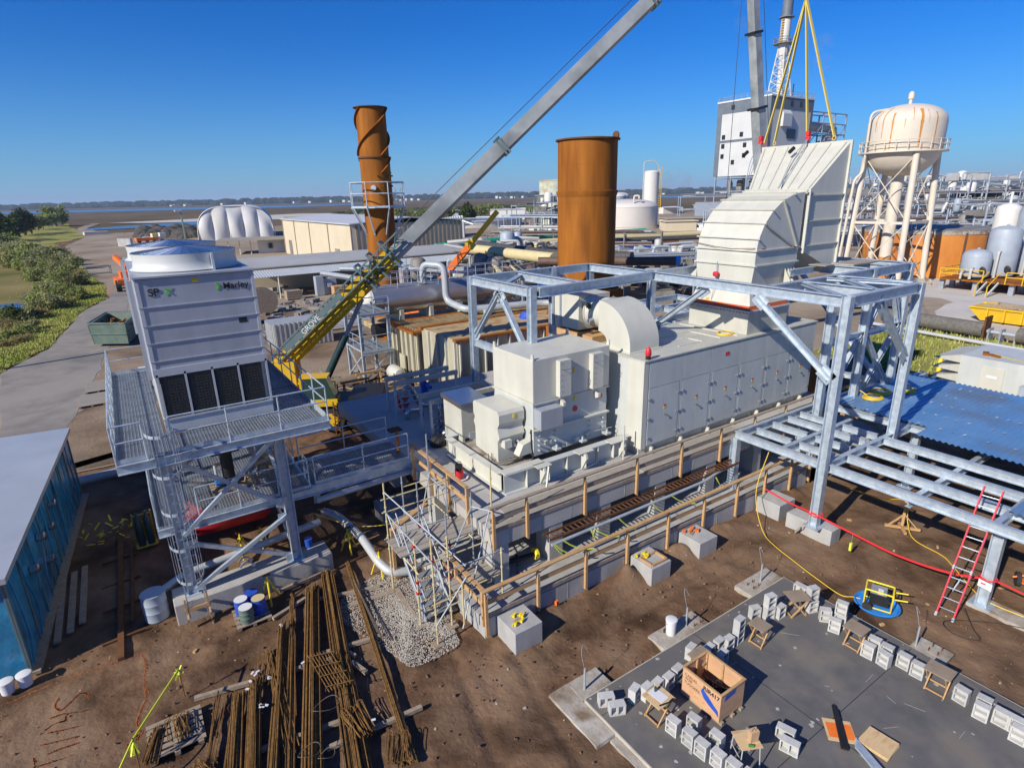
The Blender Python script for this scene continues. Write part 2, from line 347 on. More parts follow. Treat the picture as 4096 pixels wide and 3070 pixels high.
# ------------------------------------------------------------------ light and sky
SUN_AZ, SUN_EL = R(190), R(32)
d = -Vector((math.cos(SUN_AZ)*math.cos(SUN_EL), math.sin(SUN_AZ)*math.cos(SUN_EL), math.sin(SUN_EL)))
sl = bpy.data.lights.new('sun', 'SUN'); sl.energy = 5.0; sl.angle = R(.5); sl.color = (1, .93, .81)
so = bpy.data.objects.new('sun', sl); COL.objects.link(so); so.rotation_euler = d.to_track_quat('-Z', 'Y').to_euler(); so.location = (-40, -10, 60)
w = bpy.data.worlds.new('World'); scene.world = w; w.use_nodes = True; nt = w.node_tree
bg = nt.nodes['Background']; bg.inputs[1].default_value = .058
sk = nt.nodes.new('ShaderNodeTexSky'); sk.sky_type = 'NISHITA'; sk.sun_disc = False; sk.sun_elevation = SUN_EL
sk.sun_rotation = math.atan2(math.cos(SUN_AZ), math.sin(SUN_AZ)); sk.air_density = 1.0; sk.dust_density = .0; sk.ozone_density = 4.5
hs = nt.nodes.new('ShaderNodeHueSaturation'); hs.inputs['Saturation'].default_value = 1.25; hs.inputs['Value'].default_value = 1.0
mu = nt.nodes.new('ShaderNodeMixRGB'); mu.blend_type = 'MULTIPLY'; mu.inputs[0].default_value = 1; mu.inputs[2].default_value = (.16, .98, 1.78, 1)
nt.links.new(sk.outputs[0], hs.inputs['Color']); nt.links.new(hs.outputs[0], mu.inputs[1]); tcw = nt.nodes.new('ShaderNodeTexCoord'); sxz = nt.nodes.new('ShaderNodeSeparateXYZ'); nt.links.new(tcw.outputs['Generated'], sxz.inputs[0])
hr = nt.nodes.new('ShaderNodeMapRange'); hr.inputs[1].default_value = -.02; hr.inputs[2].default_value = .28; hr.inputs[3].default_value = 1; hr.inputs[4].default_value = 0; nt.links.new(sxz.outputs[2], hr.inputs[0])
hp = nt.nodes.new('ShaderNodeMath'); hp.operation = 'POWER'; hp.inputs[1].default_value = 2.6; nt.links.new(hr.outputs[0], hp.inputs[0])
hm = nt.nodes.new('ShaderNodeMixRGB'); hm.inputs[2].default_value = (4.2, 6.9, 10.2, 1); nt.links.new(hp.outputs[0], hm.inputs[0]); nt.links.new(mu.outputs[0], hm.inputs[1]); nt.links.new(hm.outputs[0], bg.inputs[0])
scene.view_settings.view_transform = 'Standard'; scene.view_settings.look = 'None'; scene.view_settings.exposure = .2; scene.view_settings.gamma = 1
# ================================================================== GROUND
def axis(lo, hi, st, out):
    a = list(np.arange(lo, hi+st/2, st)); k = st; x = hi
    while x < out: k *= 1.5; x += k; a.append(x)
    k = st; x = lo; pre = []
    while x > -out: k *= 1.5; x -= k; pre.append(x)
    return np.array(pre[::-1]+a)
gx, gy = axis(-9, 34, .11, 9000), axis(-1.5, 34, .11, 9000)
X, Y = np.meshgrid(gx, gy); Zg = np.zeros_like(X)
fade = np.clip((X+9)/2, 0, 1)*np.clip((34-X)/2, 0, 1)*np.clip((34-Y)/2, 0, 1)*np.clip((Y+1.5)/1, 0, 1)
def vnoise(X, Y, s, seed):
    g = np.random.default_rng(seed).random((256, 256)); x = X*s; y = Y*s; xi = np.floor(x).astype(int); yi = np.floor(y).astype(int)
    fx = x-xi; fy = y-yi; fx = fx*fx*(3-2*fx); fy = fy*fy*(3-2*fy); a = g[xi % 256, yi % 256]; b = g[(xi+1) % 256, yi % 256]; c = g[xi % 256, (yi+1) % 256]; e = g[(xi+1) % 256, (yi+1) % 256]
    return (a*(1-fx)+b*fx)*(1-fy)+(c*(1-fx)+e*fx)*fy-.5
Zg += (vnoise(X,Y,.5,1)*.10+vnoise(X,Y,1.6,2)*.08+vnoise(X,Y,4.2,3)*.035+np.abs(vnoise(X,Y,7.5,4))*.028)*fade-.05*fade
def mound(cx, cy, rx, ry, h):
    global Zg
    q = ((X-cx)/rx)**2+((Y-cy)/ry)**2; Zg += h*np.exp(-q)*(1+vnoise(X,Y,3,int(cx*10) % 99)*.9)
for a in ((12.0,12.0,.9,.35,.25),(14.4,12.0,.9,.3,.25),(12.4,11.9,.5,.45,.25),(17.3,12.0,.9,.35,.3),(9.5,12.1,.7,.25,.1),(8.7,12.0,.4,.3,.1),(15.0,11.9,.4,.4,.22),(11.2,9.4,1.2,.3,.12),(21.5,12.3,1,.4,.2),(-1.3,17.2,.3,.3,.08),(0.3,16.5,.3,.25,.1),(9.6,9.4,.8,.25,.1)): mound(*a)
for k in range(3):                        # wheel ruts in the dirt lane
    yy = 10.4+.45*k; Zg -= .075*np.exp(-((Y-yy-.15*np.sin(X*.7))/.14)**2)*fade*(X > 8)*(X < 19)
for x0,sl_ in ((5.2,.12),(6.9,.1),(-2.2,.25),(-.4,.22)): Zg -= .05*np.exp(-((X-x0-sl_*(Y-8)-.2*np.sin(Y*.6))/.15)**2)*fade*(Y < 12.5)
for y0 in (6.3,7.7): Zg -= .045*np.exp(-((Y-y0-.2*np.sin(X*.5))/.15)**2)*fade*(X > 17.5)
nx, ny = len(gx), len(gy)
Zg = np.where(np.abs(X)+np.abs(Y) > 300, -.25, Zg)
me = bpy.data.meshes.new('ground'); co = np.stack([X, Y, Zg], -1).reshape(-1, 3).astype(np.float32)
idx = np.arange(nx*ny).reshape(ny, nx); fc = np.stack([idx[:-1,:-1], idx[:-1,1:], idx[1:,1:], idx[1:,:-1]], -1).reshape(-1, 4)
me.vertices.add(len(co)); me.vertices.foreach_set('co', co.ravel()); me.loops.add(fc.size); me.loops.foreach_set('vertex_index', fc.ravel().astype(np.int32))
me.polygons.add(len(fc)); me.polygons.foreach_set('loop_start', np.arange(0, fc.size, 4, dtype=np.int32)); me.update(calc_edges=True); me.validate()
me.polygons.foreach_set('use_smooth', [True]*len(me.polygons)); me.materials.append(MT['soil'])
g = bpy.data.objects.new('ground', me); COL.objects.link(g); kind(g, 'structure')
def gz(x, y): return float(Zg[min(ny-1, np.searchsorted(gy, y)), min(nx-1, np.searchsorted(gx, x))])
# outer sheets
sheet('far_land', [(-9000,330),(9000,-5200),(9000,9000),(-9000,9000)], -.2, 'marsh')
yard = [(-9.5,40),(-9,58),(-6.2,67),(-4.4,88),(-1.6,98),(-2,112),(-4.5,140),(-9,190),(-12,240),(-8,300),(8,330),(90,330),(260,300),(420,160),(420,-60),(62,-60),(60,22),(36,22),(36,33.5),(-9.5,33.5)]
sheet('yard_ground', yard, .03, 'yard', .3, 6)
sheet('road', [at(-700,2050).xy,at(-300,1860).xy,at(0,1720).xy,(-9,58),(-6.1,67.4),(-4.3,88),(-1.6,98),(-.5,112),at(545,1148).xy,at(500,1250).xy,at(455,1340).xy,at(400,1480).xy,at(330,1620).xy,at(230,1760).xy,at(0,1960).xy,at(-300,2200).xy], .045, 'road', .15, 8)
sheet('dirt_strip', [at(330,1620).xy,at(400,1480).xy,at(470,1300).xy,(3,66),(8,70),(30,72),(36,50),(36,33.4),(-8,33.4),at(0,1960).xy,at(230,1760).xy], .038, 'dirt_brown', .25, 6)
sheet('grass_verge', [(-14,38),(-9.2,58.5),(-6.3,67.4),(-4.5,88),(-1.9,98),(-1.8,112),(-4.5,140),(-8,190),(-16,260),(-24,290),(-24,240),(-13,180),(-8.5,128),(-8,112),(-7.2,100),(-9.5,86),(-12,72),(-16,58),(-22,38)], .055, 'verge', .25, 10)
sheet('reed_bed', [(-60,40),(-15,40),(-12,60),(-10.5,74),(-8.5,88),(-7.5,100),(-8,128),(-13,180),(-22,240),(-40,300),(-120,330),(-200,250)], .02, 'reeds', .4, 6)
sheet('levee_grass', [at(0,1000).xy, at(110,960).xy, at(270,925).xy, at(280,895).xy, at(150,920).xy, at(60,945).xy, at(0,960).xy], .07, 'verge', 1.0, 4)
sheet('green_field', [(-40,300),(-16,262),(-8,300),(-8,345),(-20,480),(-60,620),(-120,600),(-110,330)], .04, 'verge', 1.0, 6)
sheet('levee_track', [(-12,240),(-8,300),(-12,360),(-14,430),(-9,520),(-3,520),(-9,420),(-2,335),(8,330),(4,290)], .06, 'yard', .4, 4)
sheet('marsh_pool', [(-22,84),(-13,85),(-9.2,91),(-9.6,97),(-12,103),(-24,104),(-34,95)], .06, 'water', .5, 5)
sheet('levee_pond', [(-9.5,384),(-9,410),(30,455),(80,470),(88,430),(60,408),(20,386)], .08, 'water', .8, 4)
sheet('river', [W(-1600,1150).xy, W(-420,1180).xy, W(-350,1350).xy, W(-330,1600).xy, W(-700,1700).xy, W(-2600,1950).xy, W(-3600,1900).xy], .1, 'water', 4, 6)
sheet('river', [W(330,1250).xy, W(1000,1350).xy, W(1100,1900).xy, W(400,1700).xy], .12, 'water', 4, 5)
sheet('white_sand_flat', [at(435,893).xy, at(1200,835+20).xy, at(1600,850).xy, at(1650,845).xy, at(1900,860).xy, at(1300,876).xy, at(1050,880).xy, at(600,893).xy], .2, 'white_gravel', 1.5, 4)
sheet('gravel_lot', [(63,8),(62,23.5),(76,27),(80,36),(150,46),(190,10),(180,-40),(64,-40)], .05, 'white_gravel', .6, 6)
sheet('grass_patch', [(44,16.5),(44,24),(58,24),(59,17.5),(59,8),(52,8),(45,13)], .05, 'verge', .4, 5)
# ================================================================== FOUNDATION
fd = thing('machine_foundation', 'large concrete table foundation carrying the generator and the grey enclosure', 'foundation', (8,13,0))
m = MB(); m.box((6.95,12.3,-.2),(31,21,.61)); m.build('base_slab', 'concrete_face', fd)
m = MB(); m.box((8.1,13.5,1.94),(28.2,28.5,2.45)); m.build('deck', 'concrete', fd)
for u in (8.08,10.24,12.4,15.21,18.12,21.2,24.4,27.2):
    for v in (13.52,17.6,21.5):
        if v > 14 and u > 9: continue
        m = MB(); m.box((u,v,.612),(u+.55,v+(.75 if v < 14 else .6),1.939)); m.build('pillar', 'concrete_face', fd)
m = MB()                                   # joints of the shuttering in the slab face
for u in np.arange(7.6, 22, 1.22): m.box((u,12.293,.0),(u+.02,12.3,.6))
for u in np.arange(8.7, 27, 1.22): m.box((u,13.493,1.96),(u+.015,13.5,2.44))
m.build('form_joint', 'muddy_concrete', fd)
m = MB(); m.box((8.3,13.6,2.453),(14.5,14.25,2.5)); m.box((9.0,14.3,2.453),(21,14.62,2.49)); m.box((14.8,13.6,2.453),(26,14.3,2.49)); m.build('deck_plank', 'plank', fd)
# cable tray, conduit under the deck edge
t = thing('cable_tray', 'brown ladder cable tray hung under the edge of the concrete deck', 'cable tray', (9.8,13.1,1.7))
m = MB(); m.bar((9.9,13.05,1.78),(19.5,13.05,1.78),.03,.08); m.bar((9.9,13.42,1.78),(19.5,13.42,1.78),.03,.08); m.build('side_rail','rust_dark',t)
m = MB()
for u in np.arange(10,19.4,.2): m.bar((u,13.05,1.76),(u,13.42,1.76),.03,.03)
m.build('rung','rust_dark',t)
m = MB(); m.path(bend([(9.9,12.95,1.66),(17.2,12.95,1.66),(17.6,12.95,1.72),(18.4,13.1,1.72),(19.2,13.1,1.72)],.3),.055,10)
tag(m.build('conduit','pipe_grey',smooth=50),'long grey conduit pipe slung below the brown cable tray','conduit')
for k,(u,a) in enumerate(((9.95,.35),(10.35,.9),(11.65,.75),(12.75,.5),(14.4,.5),(15.4,.8),(17.9,.15),(11.5,.1),(10.0,.6))):
    pts = [(u,12.9,1.68),(u+a*.25,12.8-a*.1,1.5),(u+a*.6,12.75-a*.25,1.36),(u+a,12.7-a*.3,1.22 if a < .6 else 1.3)]
    m = MB(); sp = smoothpath(pts,5)
    for i in range(len(sp)-1): m.bar(sp[i],sp[i+1],.07,.008)
    tag(m.build('caution_ribbon','ribbon'),'yellow caution ribbon hanging under the deck, %s' % ('nearest the scaffold corner','second along from the scaffold','third along from the scaffold','drooping at the deck middle','in front of the fourth pillar','crossing the fourth pillar gap','at the far end of the conduit','short and straight by the third pillar','doubled beside the first pillar')[k],'ribbon','yellow ribbons under the deck')
# yellow pipe stand machine under the deck
t = thing('pipe_machine','yellow and black pipe threading machine in the shade under the deck','machine',(9.6,13.9,.62))
m = MB(); m.tube((8.9,14.0,.85),(9.9,13.7,.95),.09,10); m.tube((9.0,13.6,.62),(9.0,13.6,.9),.04); m.tube((9.3,14.1,.62),(9.3,14.1,.9),.04); m.build('barrel','black',t,40)
m = MB(); m.lathe([(.14,0),(.2,.03),(.2,.12),(.1,.16)],(9.75,13.75,.95),16,'x'); m.build('yellow_hood','yellow_bright',t,40)
# ------------------------------------------------------------------ timber guardrails
def guard(nm, lab, posts, v, z0, zr, mid, du=0):
    t = thing(nm, lab, 'guardrail', (posts[0], v, z0))
    for i,u in enumerate(posts):
        m = MB(); m.box((u-.045,v-.04,z0),(u-.003,v+.05,zr-.02)); m.box((u+.003,v-.04,z0-.04),(u+.045,v+.05,zr-.25)); m.build('post','wood',t)
    n = len(posts)
    m = MB(); m.bar((posts[0]-.15,v,zr),(posts[-1]+.2,v,zr),.14,.045); m.build('top_rail','wood_grey' if v > 13 else 'wood',t)
    m = MB(); m.bar((posts[0]-.1,v+.05,mid),(posts[-1]+.2,v+.05,mid),.04,.14); m.build('mid_rail','wood_grey' if v > 13 else 'wood',t)
    m = MB(); m.bar((posts[0]-.1,v+.07,z0+.62),(posts[-1]+.2,v+.07,z0+.62),.035,.12); m.build('toe_board','wood_grey',t)
    return t
ug = guard('timber_guardrail','weathered timber guardrail bolted along the front edge of the raised deck',[8.05,9.3,11.68,14.11,16.44,18.75,20.92,23.1,25.25],13.42,1.93,3.40,2.95)
lg = guard('timber_guardrail','fresh timber guardrail bolted along the front of the low base slab',[6.98,8.83,10.72,12.55,14.53,16.45,18.4,20.2,22.0,23.45],12.22,.12,1.66,1.2)
def sideguard(lab,u,vs,z0,zr):
    t = thing('timber_guardrail',lab,'guardrail',(u,vs[0],z0))
    for v in vs:
        m = MB(); m.box((u-.05,v-.045,z0),(u+.04,v+.045,zr-.02)); m.build('post','wood',t)
    m = MB(); m.bar((u,vs[0],zr),(u,vs[-1]+.1,zr),.14,.045); m.build('top_rail','wood',t)
    m = MB(); m.bar((u,vs[0],zr-.5),(u,vs[-1]+.1,zr-.5),.04,.14); m.build('mid_rail','wood',t)
sideguard('timber guardrail across the left end of the low base slab',6.93,[12.3,13.9,15.4],.45,1.66)
sideguard('timber guardrail along the left end of the raised deck, above the scaffold',8.04,[15.0,16.3,17.7,19.2],1.95,3.42)
# footing blocks in the dirt
for k,(a,b,lab) in enumerate((((7.35,11.3,-.1),(8.3,12.25,.62),'concrete footing block nearest the scaffold stairs, yellow clamps on top'),
        ((12.7,11.24,-.1),(13.62,12.25,.57),'concrete footing block with a wooden frame lying on top'),
        ((15.15,11.3,-.1),(16.1,12.25,.56),'concrete footing block with orange clamps, beside the mid slab wall'),
        ((19.7,11.2,-.1),(20.75,12.2,.57),'concrete footing block under the corner where the red tape starts'),
        ((19.6,9.1,-.1),(20.25,10.85,.52),'long concrete footing block carrying the tall near steel column'),
        ((23.4,12.3,-.1),(24.6,13.2,.6),'concrete footing block in shade under the steel deck frame'))):
    m = MB(); m.box(a,b); o = m.build('footing_block','concrete_face'); tag(o,lab,'footing','footing blocks beside the foundation')
    bv = o.modifiers.new('b','BEVEL'); bv.width = .02; bv.segments = 2
for k,(u,v,z,c,lab) in enumerate(((7.75,11.75,.62,'yellow_bright','yellow formwork clamp pile on the block nearest the stairs'),(13.0,11.9,.575,'yellow_bright','yellow and orange clamp pile beside the wooden frame'),(15.5,11.95,.565,'orange','orange clamp pile on the third footing block'))):
    t = thing('clamp_pile',lab,'clamps',(u,v,z)); m = MB(); mm = MB()
    m.rbox((u,v,z),.35,.12,.03,.4)
    m.build('plank_bit','wood_grey',t)
    for j in range(5):
        x,y = u+random.uniform(-.25,.25),v+random.uniform(-.2,.2); mm.rbox((x,y,z+.032),.11,.07,.07,random.uniform(0,3)); mm.tube((x-.1,y,z+.08),(x+.1,y+.04,z+.1),.018,6)
    mm.build('clamp',c,t)
m = MB()
for a,b in (((12.82,11.35),(13.5,11.35)),((12.82,11.85),(13.5,11.85)),((12.82,11.35),(12.82,11.85)),((13.5,11.35),(13.5,11.85))): m.bar((*a,.61),(*b,.61),.07,.07)
tag(m.build('formwork_square','wood'),'small square wooden frame lying on the second footing block','frame')
m = MB(); m.rbox((9.5,12.18,.02),.1,.08,.2,.2); tag(m.build('paint_marker_block','orange'),'small orange painted wood block against the slab wall','block')
# ================================================================== GENERATOR
g = thing('generator','cream painted generator with a tall hood standing on a steel skid','generator',(11.5,16.1,2.45))
m = MB(); m.ib((9.72,15.42,2.83),(15.55,15.42,2.83),.76,.3,.03); m.ib((9.72,19.6,2.83),(15.55,19.6,2.83),.76,.3,.03); m.build('skid_beam','cream_shade',g)
m = MB(); m.ib((9.74,15.6,2.83),(9.74,19.5,2.83),.7,.3,.03); m.build('skid_end_beam','cream',g)
m = MB()
for u in (10.6,11.6,12.4,13.3,13.9,14.7,15.3): m.box((u,15.27,2.5),(u+.03,15.40,3.17))
m.build('stiffener','cream',g)
m = MB(); m.box((9.9,15.58,2.9),(11.5,19.4,2.98)); m.build('skid_floor','muddy_concrete',g)
m = MB(); m.box((9.7,15.3,3.215),(11.4,15.7,3.24)); m.box((10.9,15.0,3.215),(11.5,15.35,3.24)); m.box((12.8,15.05,3.215),(13.5,15.4,3.245)); m.box((14.4,15.05,3.215),(15.2,15.4,3.245)); m.build('bracket_plate','cream',g)
for u in (11.1,13.0,14.9):
    m = MB(); m.prism([(u,15.2,3.2),(u,14.95,3.2),(u,14.9,3.05),(u,15.2,2.5)],(.09,0,0)); m.build('skid_lug','cream',g)
m = MB(); m.bar((11.35,15.0,3.2),(11.05,14.75,2.5),.05,.16); m.tube((14.9,14.95,2.5),(14.9,14.95,3.9),.03,8); m.build('brace','cream',g)
m = MB(); m.box((11.53,16.16,3.1),(15.1,18.8,4.07)); m.build('stator_base','cream_shade',g)
m = MB(); m.box((11.55,16.19,4.12),(15.08,18.8,5.1)); m.build('stator_body','cream_shade',g)
for z,e in ((4.07,.10),(5.1,.05)):
    m = MB(); m.box((11.53-.05,16.16-e,z),(15.15,18.85,z+.06)); m.build('flange','cream',g)
m = MB(); m.box((11.50,16.13,5.16),(15.15,18.78,6.78)); o = m.build('hood','cream',g); bv = o.modifiers.new('b','BEVEL'); bv.width = .03; bv.segments = 2
for u in (12.55,14.12):
    m = MB(); m.box((u,15.9,5.26),(u+.52,16.13,6.62)); vb = m.build('vent_box','cream',g)
    m = MB()
    for z in np.arange(5.3,6.6,.21):
        for x in (.03,.47): m.tube((u+x,15.87,z),(u+x,15.9,z),.014,6)
    m.build('bolt','galv_dark',vb)
    m = MB(); m.path(bend([(u+.12,15.9,6.3),(u+.12,15.82,6.3),(u+.44,15.82,6.3),(u+.44,15.9,6.3)],.03),.012,6); m.build('handle','stainless',vb)
m = MB()
for u,v in ((11.52,16.2),(15.1,16.2),(11.52,18.7),(15.1,18.7)):
    m.prism([(u,v-.08,6.78),(u,v+.08,6.78),(u,v+.05,6.98),(u,v-.05,6.98)],(.05,0,0))
m.build('lifting_lug','cream',g)
m = MB(); m.box((11.56,15.72,4.25),(12.55,16.18,4.98)); m.build('junction_box','tower_panel',g)
m = MB()
for u in (12.75,14.45): m.prism([(u,16.2,4.75),(u,15.95,4.85),(u,15.95,5.0),(u,16.2,5.12)],(.12,0,0))
m.build('side_lug','cream',g)
m = MB()
for u in (11.75,12.5,14.2,14.85):
    for z in (3.3,3.5,3.7,3.9): m.tube((u,16.06,z),(u,16.17,z),.03,8)
m.build('bolt','pipe_white',g,40)
m = MB(); m.box((12.0,16.06,3.48),(12.3,16.16,3.6)); m.box((13.4,16.02,3.25),(13.6,16.16,3.42)); m.box((13.95,16.02,3.3),(14.1,16.16,3.45)); m.build('sensor_box','cream',g)
m = MB(); m.path([(13.0,16.05,3.15),(13.0,16.05,3.45),(13.5,16.05,3.4),(14.3,16.05,3.45),(15.3,16.05,3.4)],.012,6); m.build('tubing','pipe_white',g)
m = MB()
for a in ((14.28,16.175,4.1,.0),(13.3,16.175,4.5,0)): pass
m.box((14.55,16.165,4.72),(14.85,16.185,4.86)); m.build('nameplate','red',g)
m = MB(); m.lathe([(.11,0),(.11,.01)],(13.5,16.17,4.55),20,'y'); m.build('round_sign','red',g)
m = MB(); m.box((13.35,16.11,6.0),(13.43,16.128,6.2)); m.box((13.45,16.17,4.87),(13.55,16.188,5.05)); m.build('warning_sticker','sticker_yellow',g)
m = MB(); m.lathe([(.0,0),(.72,0.02),(.78,.2),(.78,.5)],(15.05,17.4,4.35),28,'x'); m.lathe([(.78,0),(.70,.35),(.35,.52),(0.01,.56)],(15.12,17.4,4.35),28,'x'); m.build('end_bell','cream_shade',g,50)
for u in (12.3,13.55,14.8):
    m = MB(); m.box((u,15.8,3.24),(u+.25,16.1,3.31)); m.tube((u+.1,15.9,3.31),(u+.1,15.9,3.45),.035,8); m.build('anchor_bracket','pipe_white',g)
# terminal housing in front
x = thing('exciter_housing','cream stepped exciter housing in front of the generator','housing',(10.9,17.5,2.95))
pr = [(10.35,3.3),(10.35,4.25),(10.27,4.35),(10.27,4.8),(10.4,4.95),(11.45,4.95),(11.45,4.62),(11.3,4.42),(11.45,4.2),(11.3,3.95),(11.2,3.3)]
pv = [(16.75,2.98),(16.75,3.75),(16.62,3.95),(16.75,4.3),(16.62,4.5),(16.62,4.82),(16.72,4.95),(18.35,4.95),(18.45,4.85),(18.45,4.45),(18.35,4.3),(18.45,4.1),(18.35,3.9),(18.35,3.1)]
m = MB(); m.prism([(10.35,v,z) for v,z in pv],(1.1,0,0)); m.build('casing','cream',x)
m = MB(); m.box((10.5,16.5,3.55),(10.8,16.75,3.85)); m.build('terminal_box','cream',x)
m = MB(); m.prism([(10.95,16.75,3.7),(10.95,16.55,3.6),(10.95,16.55,3.5),(10.95,16.75,3.4)],(.06,0,0)); m.prism([(11.15,16.75,3.7),(11.15,16.55,3.6),(11.15,16.55,3.5),(11.15,16.75,3.4)],(.06,0,0)); m.build('fin_bracket','cream',x)
m = MB(); m.box((10.95,16.60,4.62),(11.05,16.618,4.78)); m.box((10.9,16.735,4.1),(11.0,16.749,4.22)); m.build('warning_sticker','sticker_yellow',x)
m = MB(); m.prism([(10.9,16.2,3.25),(11.52,16.2,3.25),(11.52,16.2,3.75),(11.1,16.2,3.65)],(0,.35,0)); m.build('guard_cone','cream',x)
m = MB()
for k in range(9):
    a = 10.2+.12*k; m.path(smoothpath([(a,17.2-.04*k,3.2),(a-.1,16.9,3.02),(a+.15,16.4+.05*k,3.0),(a+.5,16.3,3.05),(11.3,16.6,3.2)],4),.014,5)
m.path(smoothpath([(11.35,16.1,4.1),(11.28,15.95,4.25),(11.25,15.9,3.7),(11.3,15.88,3.3),(11.2,15.9,3.05)],4),.03,6)
tag(m.build('cable_bundle','black',smooth=60),'black cables looped on the skid floor below the exciter housing','cables')
t = thing('control_cabinet','tall cream control cabinet with a sloping stainless lid','cabinet',(10.8,19.9,2.45))
m = MB(); m.box((10.2,19.15,2.45),(11.38,20.65,4.4)); m.build('cabinet_body','cream_dull',t)
m = MB(); m.hexa([(10.12,19.07,4.42),(11.46,19.07,4.42),(11.46,20.73,4.48),(10.12,20.73,4.48)],[(10.12,19.07,4.6),(11.46,19.07,4.6),(11.46,20.73,4.66),(10.12,20.73,4.66)]); m.build('lid','stainless',t)
m = MB(); m.box((10.5,19.12,2.6),(10.9,19.15,3.3)); m.build('cable_plate','galv',t)
m = MB(); m.box((10.3,19.13,2.75),(11.3,19.15,3.1)); m.build('vent_slot','black',t)
# ================================================================== ENCLOSURE
e = thing('equipment_enclosure','long grey enclosure with a row of access doors beside the generator','enclosure',(21,16.5,2.45))
m = MB(); m.box((15.7,14.82,2.75),(27.1,18.7,6.27)); m.build('wall','cream_shade',e)
m = MB(); m.box((15.66,14.76,6.275),(27.16,18.76,6.33)); m.build('roof','cream_dull',e)
m = MB(); m.box((15.66,14.79,2.75),(15.90,15.62,6.27)); m.build('lit_strip','cream',e)  # sunlit strip of the end face, painted lighter than the wall in generator shadow
m = MB(); m.box((15.75,15.0,2.452),(27,18.6,2.75)); m.build('plinth','cream_dull',e)
for u in np.arange(16.2,27,1.7):
    m = MB(); m.box((u,14.7,2.455),(u+.08,15.0,2.74)); m.build('foot','cream',e)
u0 = 15.95; bw = 1.86
for k in range(6):
    a = u0+k*bw
    m = MB(); m.box((a+.015,14.79,5.2),(a+bw-.14,14.815,6.2)); m.build('upper_panel','cream_shade',e)
    m = MB(); m.box((a+bw-.12,14.79,2.8),(a+bw-.01,14.815,6.2)); m.build('mullion','cream_shade',e)
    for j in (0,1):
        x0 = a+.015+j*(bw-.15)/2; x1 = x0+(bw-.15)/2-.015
        m = MB(); m.box((x0,14.785,2.85),(x1,14.815,5.17)); dr = m.build('door','cream_shade',e)
        m = MB()
        for z in (3.15,3.95,4.75):
            xx = x0+.04 if j == 0 else x1-.04; m.box((xx-.10,14.755,z-.022),(xx+.10,14.783,z+.022)); m.box((xx-.03,14.74,z-.05),(xx+.03,14.755,z+.05))
        m.build('hinge','galv_dark',dr)
        if j == 1:
            m = MB(); m.tube((x0+.05,14.72,4.0),(x0+.05,14.784,4.0),.03,8); m.box((x0+.02,14.71,3.92),(x0+.14,14.725,3.97)); m.build('handle','stainless',dr)
            m = MB(); m.box((x0+.0,14.776,4.22),(x0+.12,14.784,4.31)); m.build('warning_sticker','sticker_yellow',dr)
            m = MB(); m.box((x0+.0,14.776,4.31),(x0+.12,14.784,4.38)); m.build('warning_sticker','red',dr)
m = MB(); m.box((20.4,14.775,5.75),(20.65,14.789,5.9)); m.build('nameplate','red',e)
m = MB()
for a,b in (((17.6,17.0),(21.6,17.0)),((17.9,16.2),(20.6,16.2)),((18.3,15.5),(19.6,15.5)),((20.8,15.4),(20.8,17.1)),((19.7,15.45),(19.7,16.3)),((21.7,15.2),(21.7,18.4))): m.bar((*a,6.345),(*b,6.345),.05,.03)
m.build('roof_rib','cream',e)
b = thing('beacon','red warning beacon on the near roof corner of the enclosure','beacon',(15.95,14.9,6.335))
m = MB(); m.lathe([(.10,0),(.10,.1),(.06,.12)],(15.95,14.9,6.335),14); m.build('base','black',b,40)
m = MB(); m.lathe([(.085,.12),(.115,.15),(.115,.28),(.08,.42),(.0,.5)],(15.95,14.9,6.335),16); m.build('lens','red',b,50)
m = MB()
for k in range(3): m.path([(21.6+(.42-.02*k)*math.cos(t),15.75+(.34-.02*k)*math.sin(t),6.345+.02*k) for t in np.linspace(0,2*PI,24,endpoint=False)],.016,5,True)
tag(m.build('hose_coil','cord_yellow'),'thin yellow hose coil lying on the enclosure roof','hose')
# small intake elbow
k_ = thing('intake_duct','cream intake elbow with a round damper and filter box on the enclosure roof','duct',(16.8,17,6.33))
prof = [(15.9,6.36),(15.9,6.55)]
A_ = [];
for i in range(13):
    a = PI/2*i/12; A_.append((17.72-1.82*math.cos(a), 6.5+1.68*math.sin(a)))
B_ = []
for i in range(9):
    a = PI/2*(1-i/8); B_.append((17.72-.5*math.cos(a), 6.5+.42*math.sin(a)))
pl = [(15.9,6.34)]+A_+[(17.74,8.18),(17.74,6.92)]+B_+[(17.22,6.34)]
m = MB(); m.prism([(16.0,v,z) for v,z in pl],(1.6,0,0)); o = m.build('elbow','cream',k_,25)
m = MB(); m.box((15.9,15.8,6.335),(17.7,17.35,6.36)); m.build('base_flange','cream',k_)
m = MB(); m.lathe([(.66,0),(.66,1.15)],(16.8,17.75,7.5),32,'y'); m.lathe([(.72,.02),(.72,.08)],(16.8,17.75,7.5),32,'y'); m.lathe([(.72,1.05),(.72,1.1)],(16.8,17.75,7.5),32,'y'); m.build('damper','cream',k_,40)
m = MB(); m.tube((15.95,18.3,7.25),(16.2,18.3,7.3),.09,10); m.build('actuator','galv_dark',k_,40)
m = MB(); m.box((16.05,18.35,7.75),(16.12,18.6,7.95)); m.build('nameplate','text_black',k_)
m = MB(); m.box((15.95,18.95,6.75),(17.7,20.6,8.2)); m.build('filter_box','cream',k_)
m = MB(); m.box((15.9,20.1,6.7),(17.75,20.2,8.25)); m.box((15.9,20.62,6.7),(17.75,20.75,8.25)); m.build('filter_frame','galv_dark',k_)
m = MB(); m.box((15.9,18.0,6.34),(17.6,20.4,6.62)); tag(m.build('timber_crib','wood'),'timber blocks packed under the intake damper','timber')
